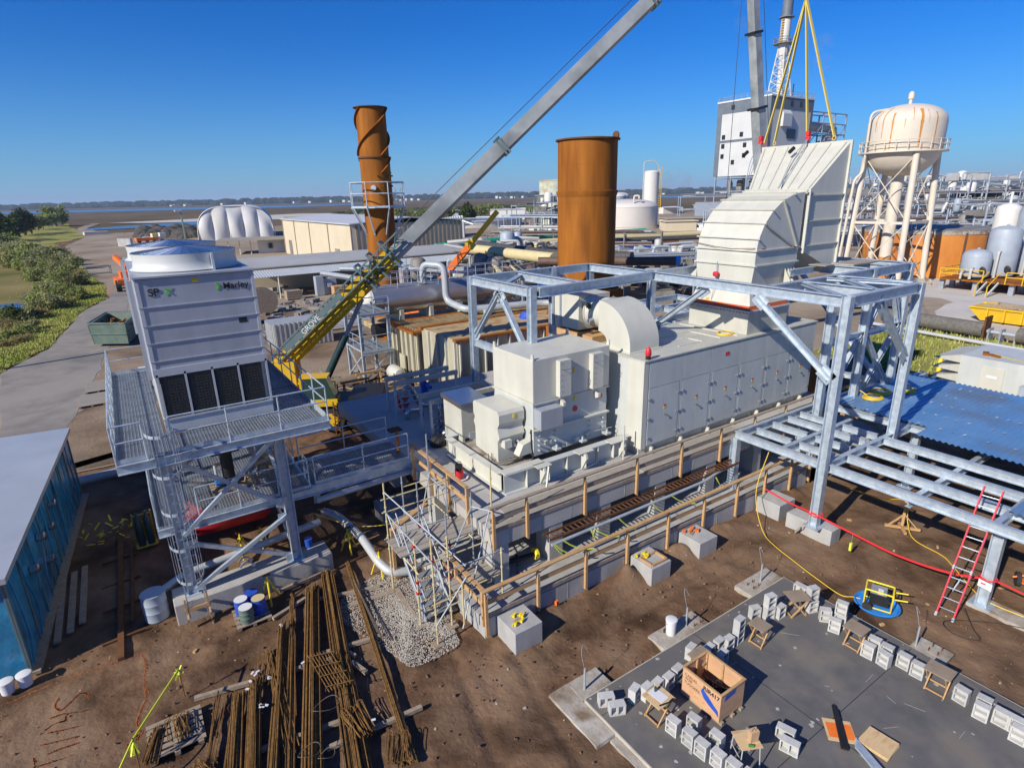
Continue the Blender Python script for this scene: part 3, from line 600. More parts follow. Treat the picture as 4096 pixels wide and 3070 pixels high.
# ================================================================== MAIN DUCT
dk = thing('duct_elbow','big cream exhaust duct elbow rising from the enclosure roof','duct',(23.5,16.6,6.33))
m = MB(); m.box((22.1,15.05,6.335),(24.95,18.2,7.30)); m.build('base_box','cream_dull',dk)
m = MB(); m.box((22.0,14.95,7.31),(25.05,18.3,7.36)); m.build('base_flange','galv',dk)
m = MB(); m.box((22.15,15.1,7.365),(24.9,18.2,7.53)); m.build('expansion_joint','red_band',dk)
m = MB(); m.hexa([(22.2,15.1,7.54),(24.9,15.1,7.54),(24.9,18.2,7.54),(22.2,18.2,7.54)],[(22.45,15.35,8.15),(24.9,15.35,8.15),(24.9,18.1,8.15),(22.45,18.1,8.15)]); m.build('lower_cone','cream',dk)
m = MB(); m.hexa([(22.45,15.35,8.16),(24.9,15.35,8.16),(24.9,18.1,8.16),(22.45,18.1,8.16)],[(22.4,15.2,9.2),(25.45,15.2,9.2),(25.45,18.25,9.2),(22.4,18.25,9.2)]); m.build('lower_section','cream',dk)
m = MB(); m.box((22.4,15.2,9.25),(25.45,18.25,9.66)); m.build('upper_section','cream',dk)
NS = 6; arc = []
for i in range(NS+1):
    a = PI-PI/2*i/NS; arc.append((25.5+3.1*math.cos(a), 9.66+2.5*math.sin(a)))
m = MB(); m.prism([(u,15.2,z) for u,z in arc+[(25.5,9.66)]],(0,3.05,0)); m.build('elbow_shell','cream',dk)
m = MB()
for z in (8.155,9.22,9.84): m.box((22.33,15.12,z-.03),(25.5,18.33,z+.03))
m.build('flange','cream',dk)
m = MB()
for i in range(1,NS+1):
    u,z = arc[i]; a = PI-PI/2*i/NS; n = V(math.cos(a),0,math.sin(a))
    m.bar(V(u,15.1,z)+n*.03,V(u,18.35,z)+n*.03,.05,.10,n)
for i in (2,4): m.bar(V(25.4,15.17,9.7),V(arc[i][0],15.17,arc[i][1]),.10,.07)
m.build('seam_rib','cream_dull',dk)
for j,(v) in enumerate((15.18,18.27)):
    m = MB()
    for i in range(4):
        m.prism([(24.6+.22*i,v-.4*(1 if j==0 else -1),8.3),(24.6+.22*i,v,8.3),(24.6+.22*i,v,8.95)],(.03,0,0))
    m.build('gusset','cream',dk)
m = MB(); m.prism([(22.4,18.2,8.2),(22.4,18.9,8.2),(22.4,18.2,8.9)],(.6,0,0)); m.build('support_gusset','cream',dk)
m = MB(); m.ib((24.6,14.9,8.78),(26.4,14.9,8.78),.28,.2); m.build('support_beam','galv',dk)
m = MB(); m.path([(22.36,18.3,10.05),(22.33,17.2,9.93),(22.33,16.4,9.88),(22.36,15.3,9.95),(23.0,15.15,9.9)],.016,5)
tag(m.build('lashing_wire','rust_dark'),'wire lashing wrapped around the big duct elbow','wire')
h_ = thing('chain_hoist','red chain hoist hanging on the face of the duct elbow','hoist',(22.3,17.0,8.7))
m = MB(); m.lathe([(.02,-.1),(.12,-.07),(.12,.07),(.02,.1)],(22.25,17.0,8.75),16,'x'); m.build('hoist_body','red',h_,40)
m = MB(); m.tube((22.28,17,8.9),(22.3,17.02,9.3),.02,6); m.tube((22.28,17,8.6),(22.2,17.1,7.6),.012,5); m.build('chain','galv_dark',h_)
m = MB(); m.box((22.2,17.25,7.56),(22.28,17.4,7.66)); m.build('hook_block','yellow',h_)
# lifted transition
tr = thing('transition_duct','cream flared duct transition hanging on yellow slings from the crane','duct',(27,17,9))
lo = [(25.78,15.2,9.65),(25.78,18.25,9.65),(25.78,18.25,12.17),(25.78,15.2,12.17)]
hi = [(28.4,15.1,8.55),(28.4,19.5,8.55),(28.4,19.5,14.2),(28.4,15.1,14.2)]
m = MB(); m.hexa(lo,hi); m.build('duct_shell','cream',tr)
m = MB(); m.box((25.7,15.08,9.53),(25.77,18.37,9.65)); m.box((25.7,15.08,12.17),(25.77,18.37,12.3)); m.box((25.7,15.08,9.651),(25.77,15.2,12.169)); m.box((25.7,18.25,9.651),(25.77,18.37,12.169)); m.build('inlet_flange','cream',tr)
m = MB(); m.box((28.41,15.0,8.42),(28.5,19.6,8.57)); m.box((28.41,15.0,14.18),(28.5,19.6,14.32)); m.box((28.41,15.0,8.571),(28.5,15.13,14.179)); m.box((28.41,19.47,8.571),(28.5,19.6,14.179)); m.build('outlet_flange','cream',tr)
m = MB()
for f in (.04,.2,.36,.52,.68,.84,.97):
    a = V(25.79,15.2+3.05*f,12.19); b2 = V(28.4,15.1+4.4*f,14.22); m.bar(a,b2,.05,.07)
m.build('top_rib','cream_dull',tr)
m = MB()
for z,u1 in ((12.0,28.39),(10.92,28.39),(9.85,28.39)): m.bar((25.85,15.15,z),(u1,15.06,z),.08,.05)
m.build('side_rib','cream_dull',tr)
m = MB()
for z in np.arange(9.75,12.2,.155): m.tube((25.735,15.06,z),(25.735,15.079,z),.028,6)
for v in np.arange(15.2,18.3,.155): m.tube((25.69,v,12.235),(25.70,v,12.235),.028,6)
for z in np.arange(8.7,14.1,.2): m.tube((28.455,14.985,z),(28.455,14.999,z),.028,6)
kind(m.build('bolt_holes','galv_dark',tr),'stuff')
m = MB()
for v in np.arange(15.1,18.3,.17): m.tube((21.985,v,7.26),(22.095,v,7.26),.026,6); m.tube((22.385,v,9.18),(22.399,v,9.18),.026,6)
for u in np.arange(22.1,25,.17): m.tube((u,15.035,7.26),(u,15.049,7.26),.026,6)
kind(m.build('flange_bolts','galv_dark',dk),'stuff')
ap = V(27.1,17.2,20.15)
for k,(p,lab) in enumerate(((V(28.45,19.45,14.4),'yellow lifting sling at the far left corner of the hanging duct'),(V(28.45,18.9,14.4),'yellow lifting sling second from the left of the hanging duct'),(V(28.45,17.2,14.45),'straight yellow lifting sling in the middle of the hanging duct'),(V(28.45,15.9,14.4),'yellow lifting sling at the right side of the hanging duct'))):
    s_ = thing('lifting_sling',lab,'sling',p,'yellow slings holding the duct')
    m = MB(); m.bar(p+V(0,0,.12),ap,.14,.05); m.tube(ap,ap+V(0,0,3),.03); m.build('webbing','sling',s_)
    m = MB(); m.path([p+V(0,.07*math.cos(a),.06+.09*math.sin(a)) for a in np.linspace(0,2*PI,12,endpoint=False)],.025,6,True); m.build('shackle','red' if k in (0,2) else 'yellow',s_,50)
for k,(v,u) in enumerate(((17.1,28.1),(19.6,28.2))):
    h_ = thing('chain_hoist','red chain hoist %s' % ('with slack chains at the middle of the lifted duct','with slack chains at the left edge of the lifted duct')[k],'hoist',(u,v,14.2))
    p = V(28.35,v,14.55); q = V(25.7,v-.5 if k == 0 else 18.35,12.35)
    m = MB(); m.lathe([(.02,-.08),(.11,-.06),(.11,.06),(.02,.08)],p,14,'x'); m.box(p+V(-.1,-.08,.1),p+V(.1,.08,.3)); m.build('hoist_body','red',h_,40)
    m = MB()
    for j in range(3): m.path(smoothpath([p,p.lerp(q,.35)+V(0,.12*j,-.25+.1*j),p.lerp(q,.7)+V(0,.08*j,-.1),q],5),.016,5)
    m.build('chain','galv_dark',h_)
    m = MB(); m.tube(p+V(-.9,.3,-.62),p+V(-.65,.25,-.42),.09,8); m.build('load_hook','black',h_)
# ================================================================== STEEL FRAMES
fr = thing('support_structure','tall galvanised steel frame around the big duct at the right','steel frame',(22,12,0))
def col(root,u,v,z0,z1,d=.30): m = MB(); m.ib((u,v,z0),(u,v,z1),d,.28,.03,(0,1,0)); m.build('column','galv',root); m = MB(); m.box((u-.28,v-.28,z0-.03),(u+.28,v+.28,z0)); m.build('base_plate','galv',root)
def beam(root,p,q,d=.38,w=.24): m = MB(); m.ib(p,q,d,w,.028); m.build('beam','galv',root)
def brace(root,p,q,gus=True,d=.2):
    p,q = V(*p),V(*q); m = MB(); m.ib(p,q,d,.2,.02); o = m.build('brace','galv',root)
    if gus:
        m = MB(); dd = (q-p).normalized()
        for e2,s in ((p,1),(q,-1)): m.bar(e2-dd*s*.1,e2+dd*s*.45,.03,.5 if d > .15 else .3)
        m.build('gusset_plate','galv',o)
TF = 8.76
for u,v,z0 in ((19.53,9.73,.53),(24.3,9.65,2.6),(19.9,18.6,2.5),(30.6,12.7,.1),(27.2,12.7,.1),(30.6,18.6,.1),(24.3,12.7,.1)): col(fr,u,v,z0,8.93)
for p,q in (((19.53,9.9,TF),(19.85,18.45,TF)),((19.7,9.73,TF),(24.15,9.65,TF)),((24.3,9.85,TF),(24.1,12.5,TF)),((19.7,12.7,TF),(30.45,12.7,TF)),((30.6,12.9,TF),(30.6,18.4,TF)),((20.1,18.6,TF),(30.4,18.6,TF)),((21.7,12.5,TF),(21.7,10.0,TF)),((27.2,12.9,TF),(27.2,15.0,TF)),((28.9,12.9,TF),(28.9,18.4,TF))): beam(fr,p,q)
for p,q in (((21.7,12.6,TF+.1),(19.7,9.95,TF+.1)),((24.1,12.55,TF+.1),(21.8,9.9,TF+.1)),((23.4,12.6,TF+.1),(24.2,9.9,TF+.1))): brace(fr,p,q,False,.12)
for p,q in (((19.53,13.0,8.5),(19.53,9.95,6.1)),((19.88,15.6,8.5),(19.9,18.4,6.4)),((21.6,9.68,8.5),(24.15,9.65,6.15)),((30.6,13.0,2.9),(30.6,18.3,8.4)),((27.4,12.7,2.9),(30.4,12.7,6.0)),((30.4,12.7,2.9),(27.4,12.7,6.0)),((27.4,12.7,6.1),(29,12.7,8.5)),((30.4,12.7,6.1),(29,12.7,8.5)),((24.5,12.7,3.0),(27.0,12.7,6.0))): brace(fr,p,q)
for p,q in (((27.2,12.7,6.05),(30.6,12.7,6.05)),((24.3,12.7,6.05),(27.2,12.7,6.05)),((30.6,12.8,3.0),(30.6,18.5,3.0))): beam(fr,p,q,.28,.2)
m = MB(); m.box((26.3,14.3,8.96),(27.0,15.1,9.0)); m.box((27.3,13.6,8.96),(29.5,14.6,9.02)); m.build('plate_stack','plank',fr)
lf = thing('support_structure','galvanised steel frame standing between the generator and the rusty stack','steel frame',(16,20,2.45))
for u,v,z0 in ((13.05,18.3,2.48),(13.05,22.9,2.48),(17.6,22.9,2.48),(20.0,22.9,2.48)): col(lf,u,v,z0,8.93)
for p,q in (((13.2,18.0,TF),(19.75,18.45,TF)),((13.05,18.4,TF),(13.05,22.8,TF)),((13.2,22.9,TF),(19.9,22.9,TF)),((15.5,18.3,TF),(15.5,22.8,TF)),((19.95,18.8,TF),(19.95,22.8,TF))): beam(lf,p,q)
for p,q in (((13.2,19.5,TF),(15.4,18.3,TF)),((15.6,22.7,TF),(13.2,20.5,TF))): brace(lf,p,q,False,.12)
for p,q in (((13.05,20.6,8.5),(13.05,18.5,6.1)),((13.05,20.6,8.5),(13.05,22.75,6.2)),((18.0,22.9,8.5),(19.85,22.9,6.3))): brace(lf,p,q)
beam(lf,(13.05,18.45,5.95),(13.05,22.75,5.95),.3,.2)
m = MB(); m.path([(13.0,20.9,5.8),(12.95,20.9,4.5),(12.9,20.85,3.2),(12.95,20.9,2.6)],.04,6); m.lathe([(.02,-.1),(.1,0),(.02,.1)],(12.95,20.9,4.6),10)
tag(m.build('rope_fall','wood'),'rope tackle hanging from the steel frame beside the generator hood','rope')
# rear steelwork behind the enclosure (shaded deck beams)
rf = thing('platform_steel','low galvanised platform steelwork behind the enclosure, below the duct','steelwork',(24,24,0))
for p,q in (((20.2,20.2,5.6),(31,20.2,5.6)),((20.2,22.0,5.6),(31,22.0,5.6)),((20.2,24.2,5.6),(31,24.2,5.6)),((20.4,20.3,5.6),(20.4,26.5,5.6)),((23.5,20.3,5.6),(23.5,26.5,5.6)),((27,20.3,5.6),(27,26.5,5.6)),((30.8,20.3,5.6),(30.8,26.5,5.6)),((20.2,26.5,5.6),(31,26.5,5.6))): beam(rf,p,q,.34,.22)
for u,v in ((20.4,26.5),(27,26.5),(30.8,26.5),(30.8,20.2)): col(rf,u,v,.1,5.4)
for p,q in (((20.6,26.5,.8),(26.8,26.5,5.2)),((26.8,26.5,.8),(20.6,26.5,5.2)),((30.8,20.5,.6),(30.8,26.2,5.2))): brace(rf,p,q,False)
# low deck frame on the right
lw = thing('deck_frame','low galvanised floor frame partly covered by blue decking','steel frame',(22,8,0))
ZB = 2.9
for p,q,d_ in (((19.62,13.4,ZB),(19.6,9.95,ZB),.3),((19.6,9.5,ZB),(19.65,-3.5,ZB),.3),((20.95,9.6,ZB-.02),(21.0,-3,ZB-.02),.30),((22.3,9.6,ZB-.02),(22.4,-3,ZB-.02),.30),((23.6,9.6,ZB),(23.7,-3,ZB),.30),
    ((19.75,9.7,ZB-.03),(30.4,9.6,ZB-.03),.3),((19.75,13.3,ZB),(30.4,13.2,ZB),.34),((19.75,7.0,ZB-.31),(29,7.0,ZB-.31),.28),((19.75,4.72,ZB-.03),(29,4.72,ZB-.03),.3),((19.75,11.4,ZB-.03),(24.6,11.4,ZB-.03),.26)): beam(lw,p,q,d_,.17)
for u in (20.6,21.7,22.8,23.7): 
    beam(lw,(u,9.9,ZB),(u,11.25,ZB),.26,.15); beam(lw,(u,11.6,ZB),(u,13.1,ZB),.26,.15)
for u in (25.8,27.4,29): beam(lw,(u,-3,ZB-.02),(u,13,ZB-.02),.28,.22)
for u,v,z0 in ((20.17,4.69,.05),(19.62,13.35,.62),(24.3,13.3,.62),(26.5,4.7,.05),(26.5,9.6,.05)): col(lw,u,v,z0,2.72,.30)
def deckmesh(a,b,z=3.08):
    m = MB(); n = int((b[1]-a[1])/.2); ys = np.linspace(a[1],b[1],n*4+1); P = []
    prof = [0,0,.05,.05]
    pts = [(ys[i],z+prof[i % 4]) for i in range(len(ys))]
    vs = [(a[0],y,zz) for y,zz in pts]+[(b[0],y,zz) for y,zz in pts]; k = len(pts)
    m.add(vs,[(i,k+i,k+i+1,i+1) for i in range(k-1)]); return m
for a,b in (((25.75,9.0),(33,13.15)),((24.6,-3.6),(33,9.0)),((20.5,-3.6),(24.5,4.72))):
    dk_ = deckmesh(a,b,3.085).build('blue_decking','blue_deck',lw)
m = MB()
for k in range(230):
    u = random.choice([25.9,27.4,29.0,30.5,32]) + random.uniform(-.1,.1); v = -3+random.randint(0,38)*.4
    if v > 12.8 or (u < 25.7 and v > 8.8): continue
    m.rbox((u,v,3.14),.09,.07,.012,random.uniform(0,3))
m.build('weld_mark','galv',lw)
m = MB()
for c,r_ in (((27.6,12.0),.5),((28.6,12.2),.55),((29.8,11.6),.5)):
    for k in range(4): m.path([(c[0]+(r_-.05*k)*math.cos(a)+.03*k,c[1]+(r_-.05*k)*.8*math.sin(a),3.16+.02*k) for a in np.linspace(0,2*PI,20,endpoint=False)],.025,5,True)
m.path(smoothpath([(27.6,12.3,3.2),(27.5,12.8,3.6),(27.3,12.6,4.9),(27.35,12.6,4.2),(28.3,12.6,3.2)],6),.022,5)
tag(m.build('hose_coil','cord_yellow'),'heap of yellow hose coils on the blue decking by the steel column','hose')
# ================================================================== COOLING TOWER
ct = thing('cooling_tower','grey panelled cooling tower with two fan rings standing on a steel platform','cooling tower',(1.9,24,5.6))
for c0 in (19.8,24.0):
    c1 = c0+4.1
    m = MB(); m.box((.36,c0+.04,7.5),(3.51,c1,10.26)); m.build('casing','tower_panel',ct)
    m = MB()
    for z in (7.83,8.37,8.9,9.44,10.22): m.box((.33,c0+.005,z),(3.54,c1+.01,z+.03))
    m.box((.31,c0-.03,10.276),(3.57,c1+.01,10.33)); m.build('band','tower_panel',ct)
    m = MB(); m.box((.34,c0+.02,7.45),(.44,c0+.12,10.2)); m.box((3.44,c0+.02,7.45),(3.53,c0+.12,10.2)); m.box((.33,c0,7.38),(3.55,c0+.06,7.62)); m.build('corner_post','tower_trim',ct)
    m = MB(); m.box((.36,c0+.04,5.62),(3.51,c1,6.04)); m.box((.34,c0-.0,6.0),(3.53,c0+.06,6.06)); m.build('basin','tower_trim',ct)
    for k in range(4):
        a = .47+k*.745
        m = MB(); m.box((a,c0+.03,6.06),(a+.625,c0+.2,7.45)); lv = m.build('louvre_panel','louvre',ct)
        m = MB()
        for z in np.arange(6.1,7.45,.09): m.box((a,c0+.02,z),(a+.625,c0+.03,z+.012))
        for x in np.arange(a,a+.62,.09): m.box((x,c0+.014,6.06),(x+.012,c0+.02,7.45))
        m.build('louvre_grid','galv_dark' if False else 'rubber',lv)
        m = MB(); m.box((a-.09,c0,6.06),(a-.03,c0+.12,7.45)); m.build('mullion','tower_trim',ct)
    m = MB(); m.box((3.46,c0,6.06),(3.52,c0+.12,7.45)); m.build('mullion','tower_trim',ct)
    m = MB(); m.box((.36,c0+.2,6.06),(3.50,c1,7.49)); m.build('side_wall','tower_trim',ct)
    cy = (1.93,c0+2.05,10.33)
    m = MB(); m.lathe([(1.56,0),(1.60,.04),(1.5,.10),(1.47,.30),(1.5,.52)],cy,56); o = m.build('fan_ring','fan_ring',ct,60)
    m = MB(); m.lathe([(1.46,.52),(1.42,.1),(1.35,.02)],cy,40); m.build('fan_throat','black',ct,60)
    m = MB(); m.box((cy[0]+.55,cy[1]-1.56,10.33),(cy[0]+.62,cy[1]-1.36,10.84)); m.build('ring_joint','tower_trim',ct)
    m = MB()
    for i in range(36):
        a = 2*PI*i/36; m.tube((cy[0]+.12*math.cos(a),cy[1]+.12*math.sin(a),11.01),(cy[0]+1.5*math.cos(a),cy[1]+1.5*math.sin(a),10.86),.012,4,cap=False)
    for r_ in np.arange(.12,1.51,.085):
        z = 11.01-.15*(r_-.12)/1.38; m.path([(cy[0]+r_*math.cos(a),cy[1]+r_*math.sin(a),z) for a in np.linspace(0,2*PI,36,endpoint=False)],.012,4,True)
    m.build('fan_guard','stainless',ct)
m = MB(); m.box((1.80,19.822,10.08),(1.97,19.832,10.18)); m.build('warning_sticker','sticker_yellow',ct)
m = MB(); m.box((2.9,19.832,8.70),(3.14,19.838,8.86)); m.build('data_plate','text_black',ct)
text('SP',.30,'text_black',parent=ct,mtx=frame((.63,19.825,9.77),(1,0,0),(0,0,1)),bold=.006)
text('X',.29,'text_green',parent=ct,mtx=frame((1.04,19.825,9.77),(1,0,0),(0,0,1)),bold=.003)
text('Marley',.265,'text_black',parent=ct,mtx=frame((2.61,19.825,9.79),(1,0,0),(0,0,1)),bold=.004)
m = MB()
for s in (1,-1): m.bar((2.43,19.83,9.88+s*.1),(2.52,19.83,9.88),.012,.05,(0,0,1))
m.build('logo_chevron','text_green',ct)
m = MB(); m.box((.18,19.9,7.3),(.3,20.0,10.25)); m.box((.18,27.9,7.3),(.3,28.0,10.25)); m.build('side_pipe','tower_trim',ct)
# platform
pf = thing('tower_platform','two storey galvanised platform carrying the cooling tower, with grating walkways','platform',(1.8,22,.6))
def grate(root,a,b,z,nm='grating'):
    m = MB()
    for x in np.arange(a[0],b[0]+.01,.09): m.box((x-.006,a[1],z-.035),(x+.007,b[1],z))
    for y in np.arange(a[1],b[1]+.01,.10): m.box((a[0],y-.009,z-.030),(b[0],y+.009,z-.004))
    m.build(nm,'grating',root)
ZU,ZL = 5.6,2.72
for a,b in (((-1,18.05),(.3,28.6)),((.3,18.05),(4.6,19.7)),((3.6,19.7),(4.8,22.5)),((3.6,22.5),(4.8,28.6))): grate(pf,a,b,ZU)
grate(pf,(-.4,19.45),(4.2,27.5),ZL)
for p,q in (((-1,18.03,ZU-.16),(4.8,18.03,ZU-.16)),((-1,28.6,ZU-.16),(4.8,28.6,ZU-.16)),((-1,18.05,ZU-.16),(-1,28.6,ZU-.16)),((4.8,18.05,ZU-.16),(4.8,28.6,ZU-.16)),((-.45,19.42,ZL-.15),(4.3,19.42,ZL-.15)),((-.45,19.45,ZL-.15),(-.45,27.5,ZL-.15)),((4.25,19.45,ZL-.15),(4.25,27.5,ZL-.15)),((-.4,27.5,ZL-.15),(4.2,27.5,ZL-.15))):
    m = MB(); m.ch(p,q,.27,.09,.02); m.build('channel_beam','galv',pf)
for u in (0,1.2,2.4,3.5):
    m = MB(); m.ib((u,18.1,ZU-.18),(u,28.5,ZU-.18),.22,.14,.02); m.build('floor_beam','galv',pf)
    m = MB(); m.ib((u+.2,19.5,ZL-.16),(u+.2,27.4,ZL-.16),.2,.12,.02); m.build('floor_beam','galv',pf)
for u,v in ((.12,18.75),(3.32,18.75),(.12,23.2),(3.32,23.2),(.12,27.6),(3.32,27.6)):
    m = MB(); m.ib((u,v,.62),(u,v,ZU-.3),.3,.28,.025,(1,0,0)); m.build('column','galv',pf)
    m = MB(); m.box((u-.22,v-.22,.60),(u+.22,v+.22,.63)); m.build('base_plate','galv',pf)
for z0,z1 in ((.75,ZL-.35),(ZL-.05,ZU-.4)):
    for v in (18.72,27.6):
        for a,b in ((.2,3.25),(3.25,.2)):
            m = MB(); m.bar((a,v-.06 if a<1 else v+.02,z0),(b,v-.06 if a<1 else v+.02,z1),.12,.12); m.build('brace','galv',pf)
    for u in (.12,3.32):
        for a,b in ((18.9,23.0),(23.4,27.4)):
            m = MB(); m.bar((u,a,z0),(u,b,z1),.1,.1); m.bar((u+.1,b,z0),(u+.1,a,z1),.1,.1); m.build('brace','galv',pf)
m = MB()
for p in ((.3,18.68,.72),(3.15,18.68,.72),(.3,18.68,2.3),(3.1,18.68,2.3),(.35,18.68,5.1),(3.1,18.68,5.1),(.3,18.68,2.75),(3.1,18.68,2.85)): m.box((p[0]-.18,p[1]-.02,p[2]-.14),(p[0]+.18,p[1],p[2]+.16))
m.build('gusset_plate','galv',pf)
railing(pf,[(.42,18.05,ZU),(4.78,18.05,ZU),(4.78,22.5,ZU),(4.78,28.6,ZU)]); railing(pf,[(-.25,18.05,ZU),(-.98,18.05,ZU),(-.98,28.6,ZU),(.3,28.6,ZU)])
railing(pf,[(.75,19.42,ZL),(3.2,19.42,ZL)],step=1.1); railing(pf,[(-.42,19.6,ZL),(-.42,27.5,ZL)]); railing(pf,[(4.2,21.4,ZL),(4.2,27.5,ZL)]); railing(pf,[(3.6,19.42,ZL),(4.22,19.42,ZL),(4.22,19.95,ZL)],step=.6)
cl = thing('cage_ladder','galvanised caged ladder climbing the near side of the tower platform','ladder',(.1,18,0))
m = MB(); m.bar((-.1,18.0,.25),(-.1,18.0,ZU+1.05),.03,.08,(0,1,0)); m.bar((.38,18.0,.25),(.38,18.0,ZU+1.05),.03,.08,(0,1,0)); m.build('stile','galv',cl)
m = MB()
for z in np.arange(.5,ZU,.3): m.tube((-.1,18,z),(.38,18,z),.014,6)
m.build('rung','galv',cl)
hoops = (1.75,2.85,4.0,5.15,6.35)
for k,z in enumerate(hoops):
    m = MB(); P = [(.14-.36*math.cos(a)*1.0,18-.62*math.sin(a),z) for a in np.linspace(0,PI,14)]
    for i in range(13): m.bar(P[i],P[i+1],.012,.09)
    m.build('hoop','galv',cl)
m = MB()
for a in np.linspace(.15,PI-.15,7):
    x,y = .14-.365*math.cos(a),18-.63*math.sin(a); m.bar((x,y,1.7),(x,y,6.4),.045,.012,(1,0,0))
m.build('cage_bar','galv',cl)
m = MB()
for x in (-.16,.44):
    m.bar((x,17.96,0),(x,18.0,.95),.05,.12,(0,1,0)); m.bar((x,17.7,.35),(x,18.3,.45),.05,.12)
m.bar((-.2,17.95,.55),(.5,17.95,.55),.04,.12); m.build('timber_shoe','wood',cl)
m = MB(); m.box((-.46,18.32,-.2),(4.4,19.35,.6)); o = m.build('concrete_footing','concrete'); bv = o.modifiers.new('b','BEVEL'); bv.width = .025; bv.segments = 2
tag(o,'long pale concrete footing under the near legs of the tower platform','footing')
m = MB(); m.box((-.46,27,-.2),(4.4,28.2,.6)); tag(m.build('concrete_footing','concrete'),'concrete footing under the far legs of the tower platform, in shade','footing')
m = MB()
for j,(r_) in enumerate((.42,.40)):
    for k in range(7):
        a,b = PI*.15+k*.28,PI*.15+(k+1)*.28
        m.bar((1.75+r_*math.cos(a)*.6,18.75+j*.35+.05,.62+r_*math.sin(a)),(1.75+r_*math.cos(b)*.6,18.75+j*.35+.05,.62+r_*math.sin(b)),.1,.02)
ps_ = thing('pipe_saddle','bent galvanised saddle bracket lying on the pale tower footing','bracket',(1.75,19,.62)); m.hold = False; m.p = [(0,0),(len(m.v)//2,len(m.f)//2)]; m.build('saddle_rib','galv',ps_)
# items on the lower tower deck
t = thing('filter_vessel','black upright filter vessel on a pallet on the lower tower deck','vessel',(1.9,21.6,ZL))
m = MB(); m.lathe([(.30,.2),(.22,.24),(.20,.34),(.2,1.25),(.25,1.3),(.25,1.42),(.16,1.45),(.14,1.6),(.07,1.66)],(1.95,21.2,ZL),20); m.build('vessel_body','black',t,45)
m = MB(); m.tube((1.5,21.2,ZL+1.3),(2.4,21.2,ZL+1.3),.04,8); m.build('lug','black',t)
m = MB(); m.tube((1.55,21.1,ZL+.2),(1.55,21.1,ZL+1.0),.05,8); m.build('pipe','pipe_white',t,40)
m = MB(); m.lathe([(.02,0),(.14,.03),(.14,.26),(.02,.3)],(1.45,21.0,ZL+.38),14,'x'); m.lathe([(.02,0),(.12,.03),(.12,.26),(.02,.3)],(2.5,21.4,ZL+.45),14,'x'); m.build('pump_motor','bright_blue',t,40)
m = MB()
for k in range(5): m.box((1.3,20.7+.22*k,ZL+.12),(2.7,20.84+.22*k,ZL+.16))
for k in range(3): m.box((1.35+.6*k,20.7,ZL+.01),(1.47+.6*k,21.75,ZL+.12))
m.build('pallet','wood_grey',t)
def sawhorse(p,rz,lab):
    t = thing('sawhorse',lab,'sawhorse',(0,0,0),'sawhorses on the lower tower deck')
    m = MB(); m.box((-.55,-.05,.72),(.55,.05,.86)); m.build('top_beam','wood_grey',t)
    for sx in (-.45,.45):
        for sy in (-1,1):
            m = MB(); m.bar((sx,sy*.04,.8),(sx*1.05,sy*.32,0),.1,.04); m.build('leg','wood_grey',t)
        m = MB(); m.box((sx-.02,-.18,.35),(sx+.02,.18,.5)); m.build('gusset_board','wood',t)
    t.location = p; t.rotation_euler = (0,0,rz)
sawhorse((2.95,20.9,ZL),.4,'timber sawhorse nearest the black filter vessel'); sawhorse((3.5,21.6,ZL),.5,'timber sawhorse by the tower column, behind the other sawhorse')
m = MB(); m.lathe([(.0,-1.5),(.6,-1.45),(.8,-1.2),(.8,1.2),(.6,1.45),(0,1.5)],(1.9,23.2,1.0),28,'x'); tag(m.build('red_tank','red',smooth=40),'dark red tank lying in the shade below the lower tower deck','tank')
def jackstand(p,lab,c='yellow_bright',s=1.):
    t = thing('pipe_stand',lab,'pipe stand',(0,0,0),'yellow pipe stands')
    m = MB()
    for k in range(3):
        a = 2*PI*k/3+.4; m.tube((.05*math.cos(a),.05*math.sin(a),.75*s),(.32*s*math.cos(a),.32*s*math.sin(a),0),.028,6)
    m.tube((0,0,.4*s),(0,0,.95*s),.03,8); m.build('tripod',c,t,40)
    m = MB(); m.box((-.12,-.03,.95*s),(.12,.03,1.0*s)); m.build('vee_head','rust_dark',t); t.location = p
jackstand((2.15,17.75,0),'bright yellow pipe stand beside the tower footing'); jackstand((1.9,21.0,0),'yellow pipe stand in front of the red tank'); jackstand((2.6,21.0,0),'yellow pipe stand under the right end of the red tank'); jackstand((5.6,17.0,0),'yellow pipe stand under the bent white pipe, nearest its elbow'); jackstand((5.2,19.0,0),'yellow pipe stand in shade under the bent white pipe')
for pts,r_,lab in (([(-.9,19.7,.35),(0.0,20.0,.6),(4.6,20.4,.75)],.13,'long white pipe running below the tower platform'),([(4.9,20.8,.9),(5.2,20.1,.95),(5.5,18.4,.8),(5.55,16.9,.55),(5.75,16.4,.35),(6.3,16.3,.25)],.15,'bent white pipe with black bands lying beside the scaffold'),([(4.9,21.6,.9),(5.0,21.9,1.6),(8.0,22.0,1.75)],.14,'insulated pipe slung under the gangway')):
    m = MB(); m.path(bend(pts,.35),r_,14); o = m.build('white_pipe','pipe_white',smooth=60); tag(o,lab,'pipe')
    if 'bands' in lab:
        m = MB()
        for k in range(7):
            c = V(5.2,20.1,.95).lerp(V(5.5,18.4,.8),.62+.05*k); dd = (V(5.5,18.4,.8)-V(5.2,20.1,.95)).normalized(); m.tube(c-dd*.015,c+dd*.015,r_+.006,14)
        m.build('band','black',o)
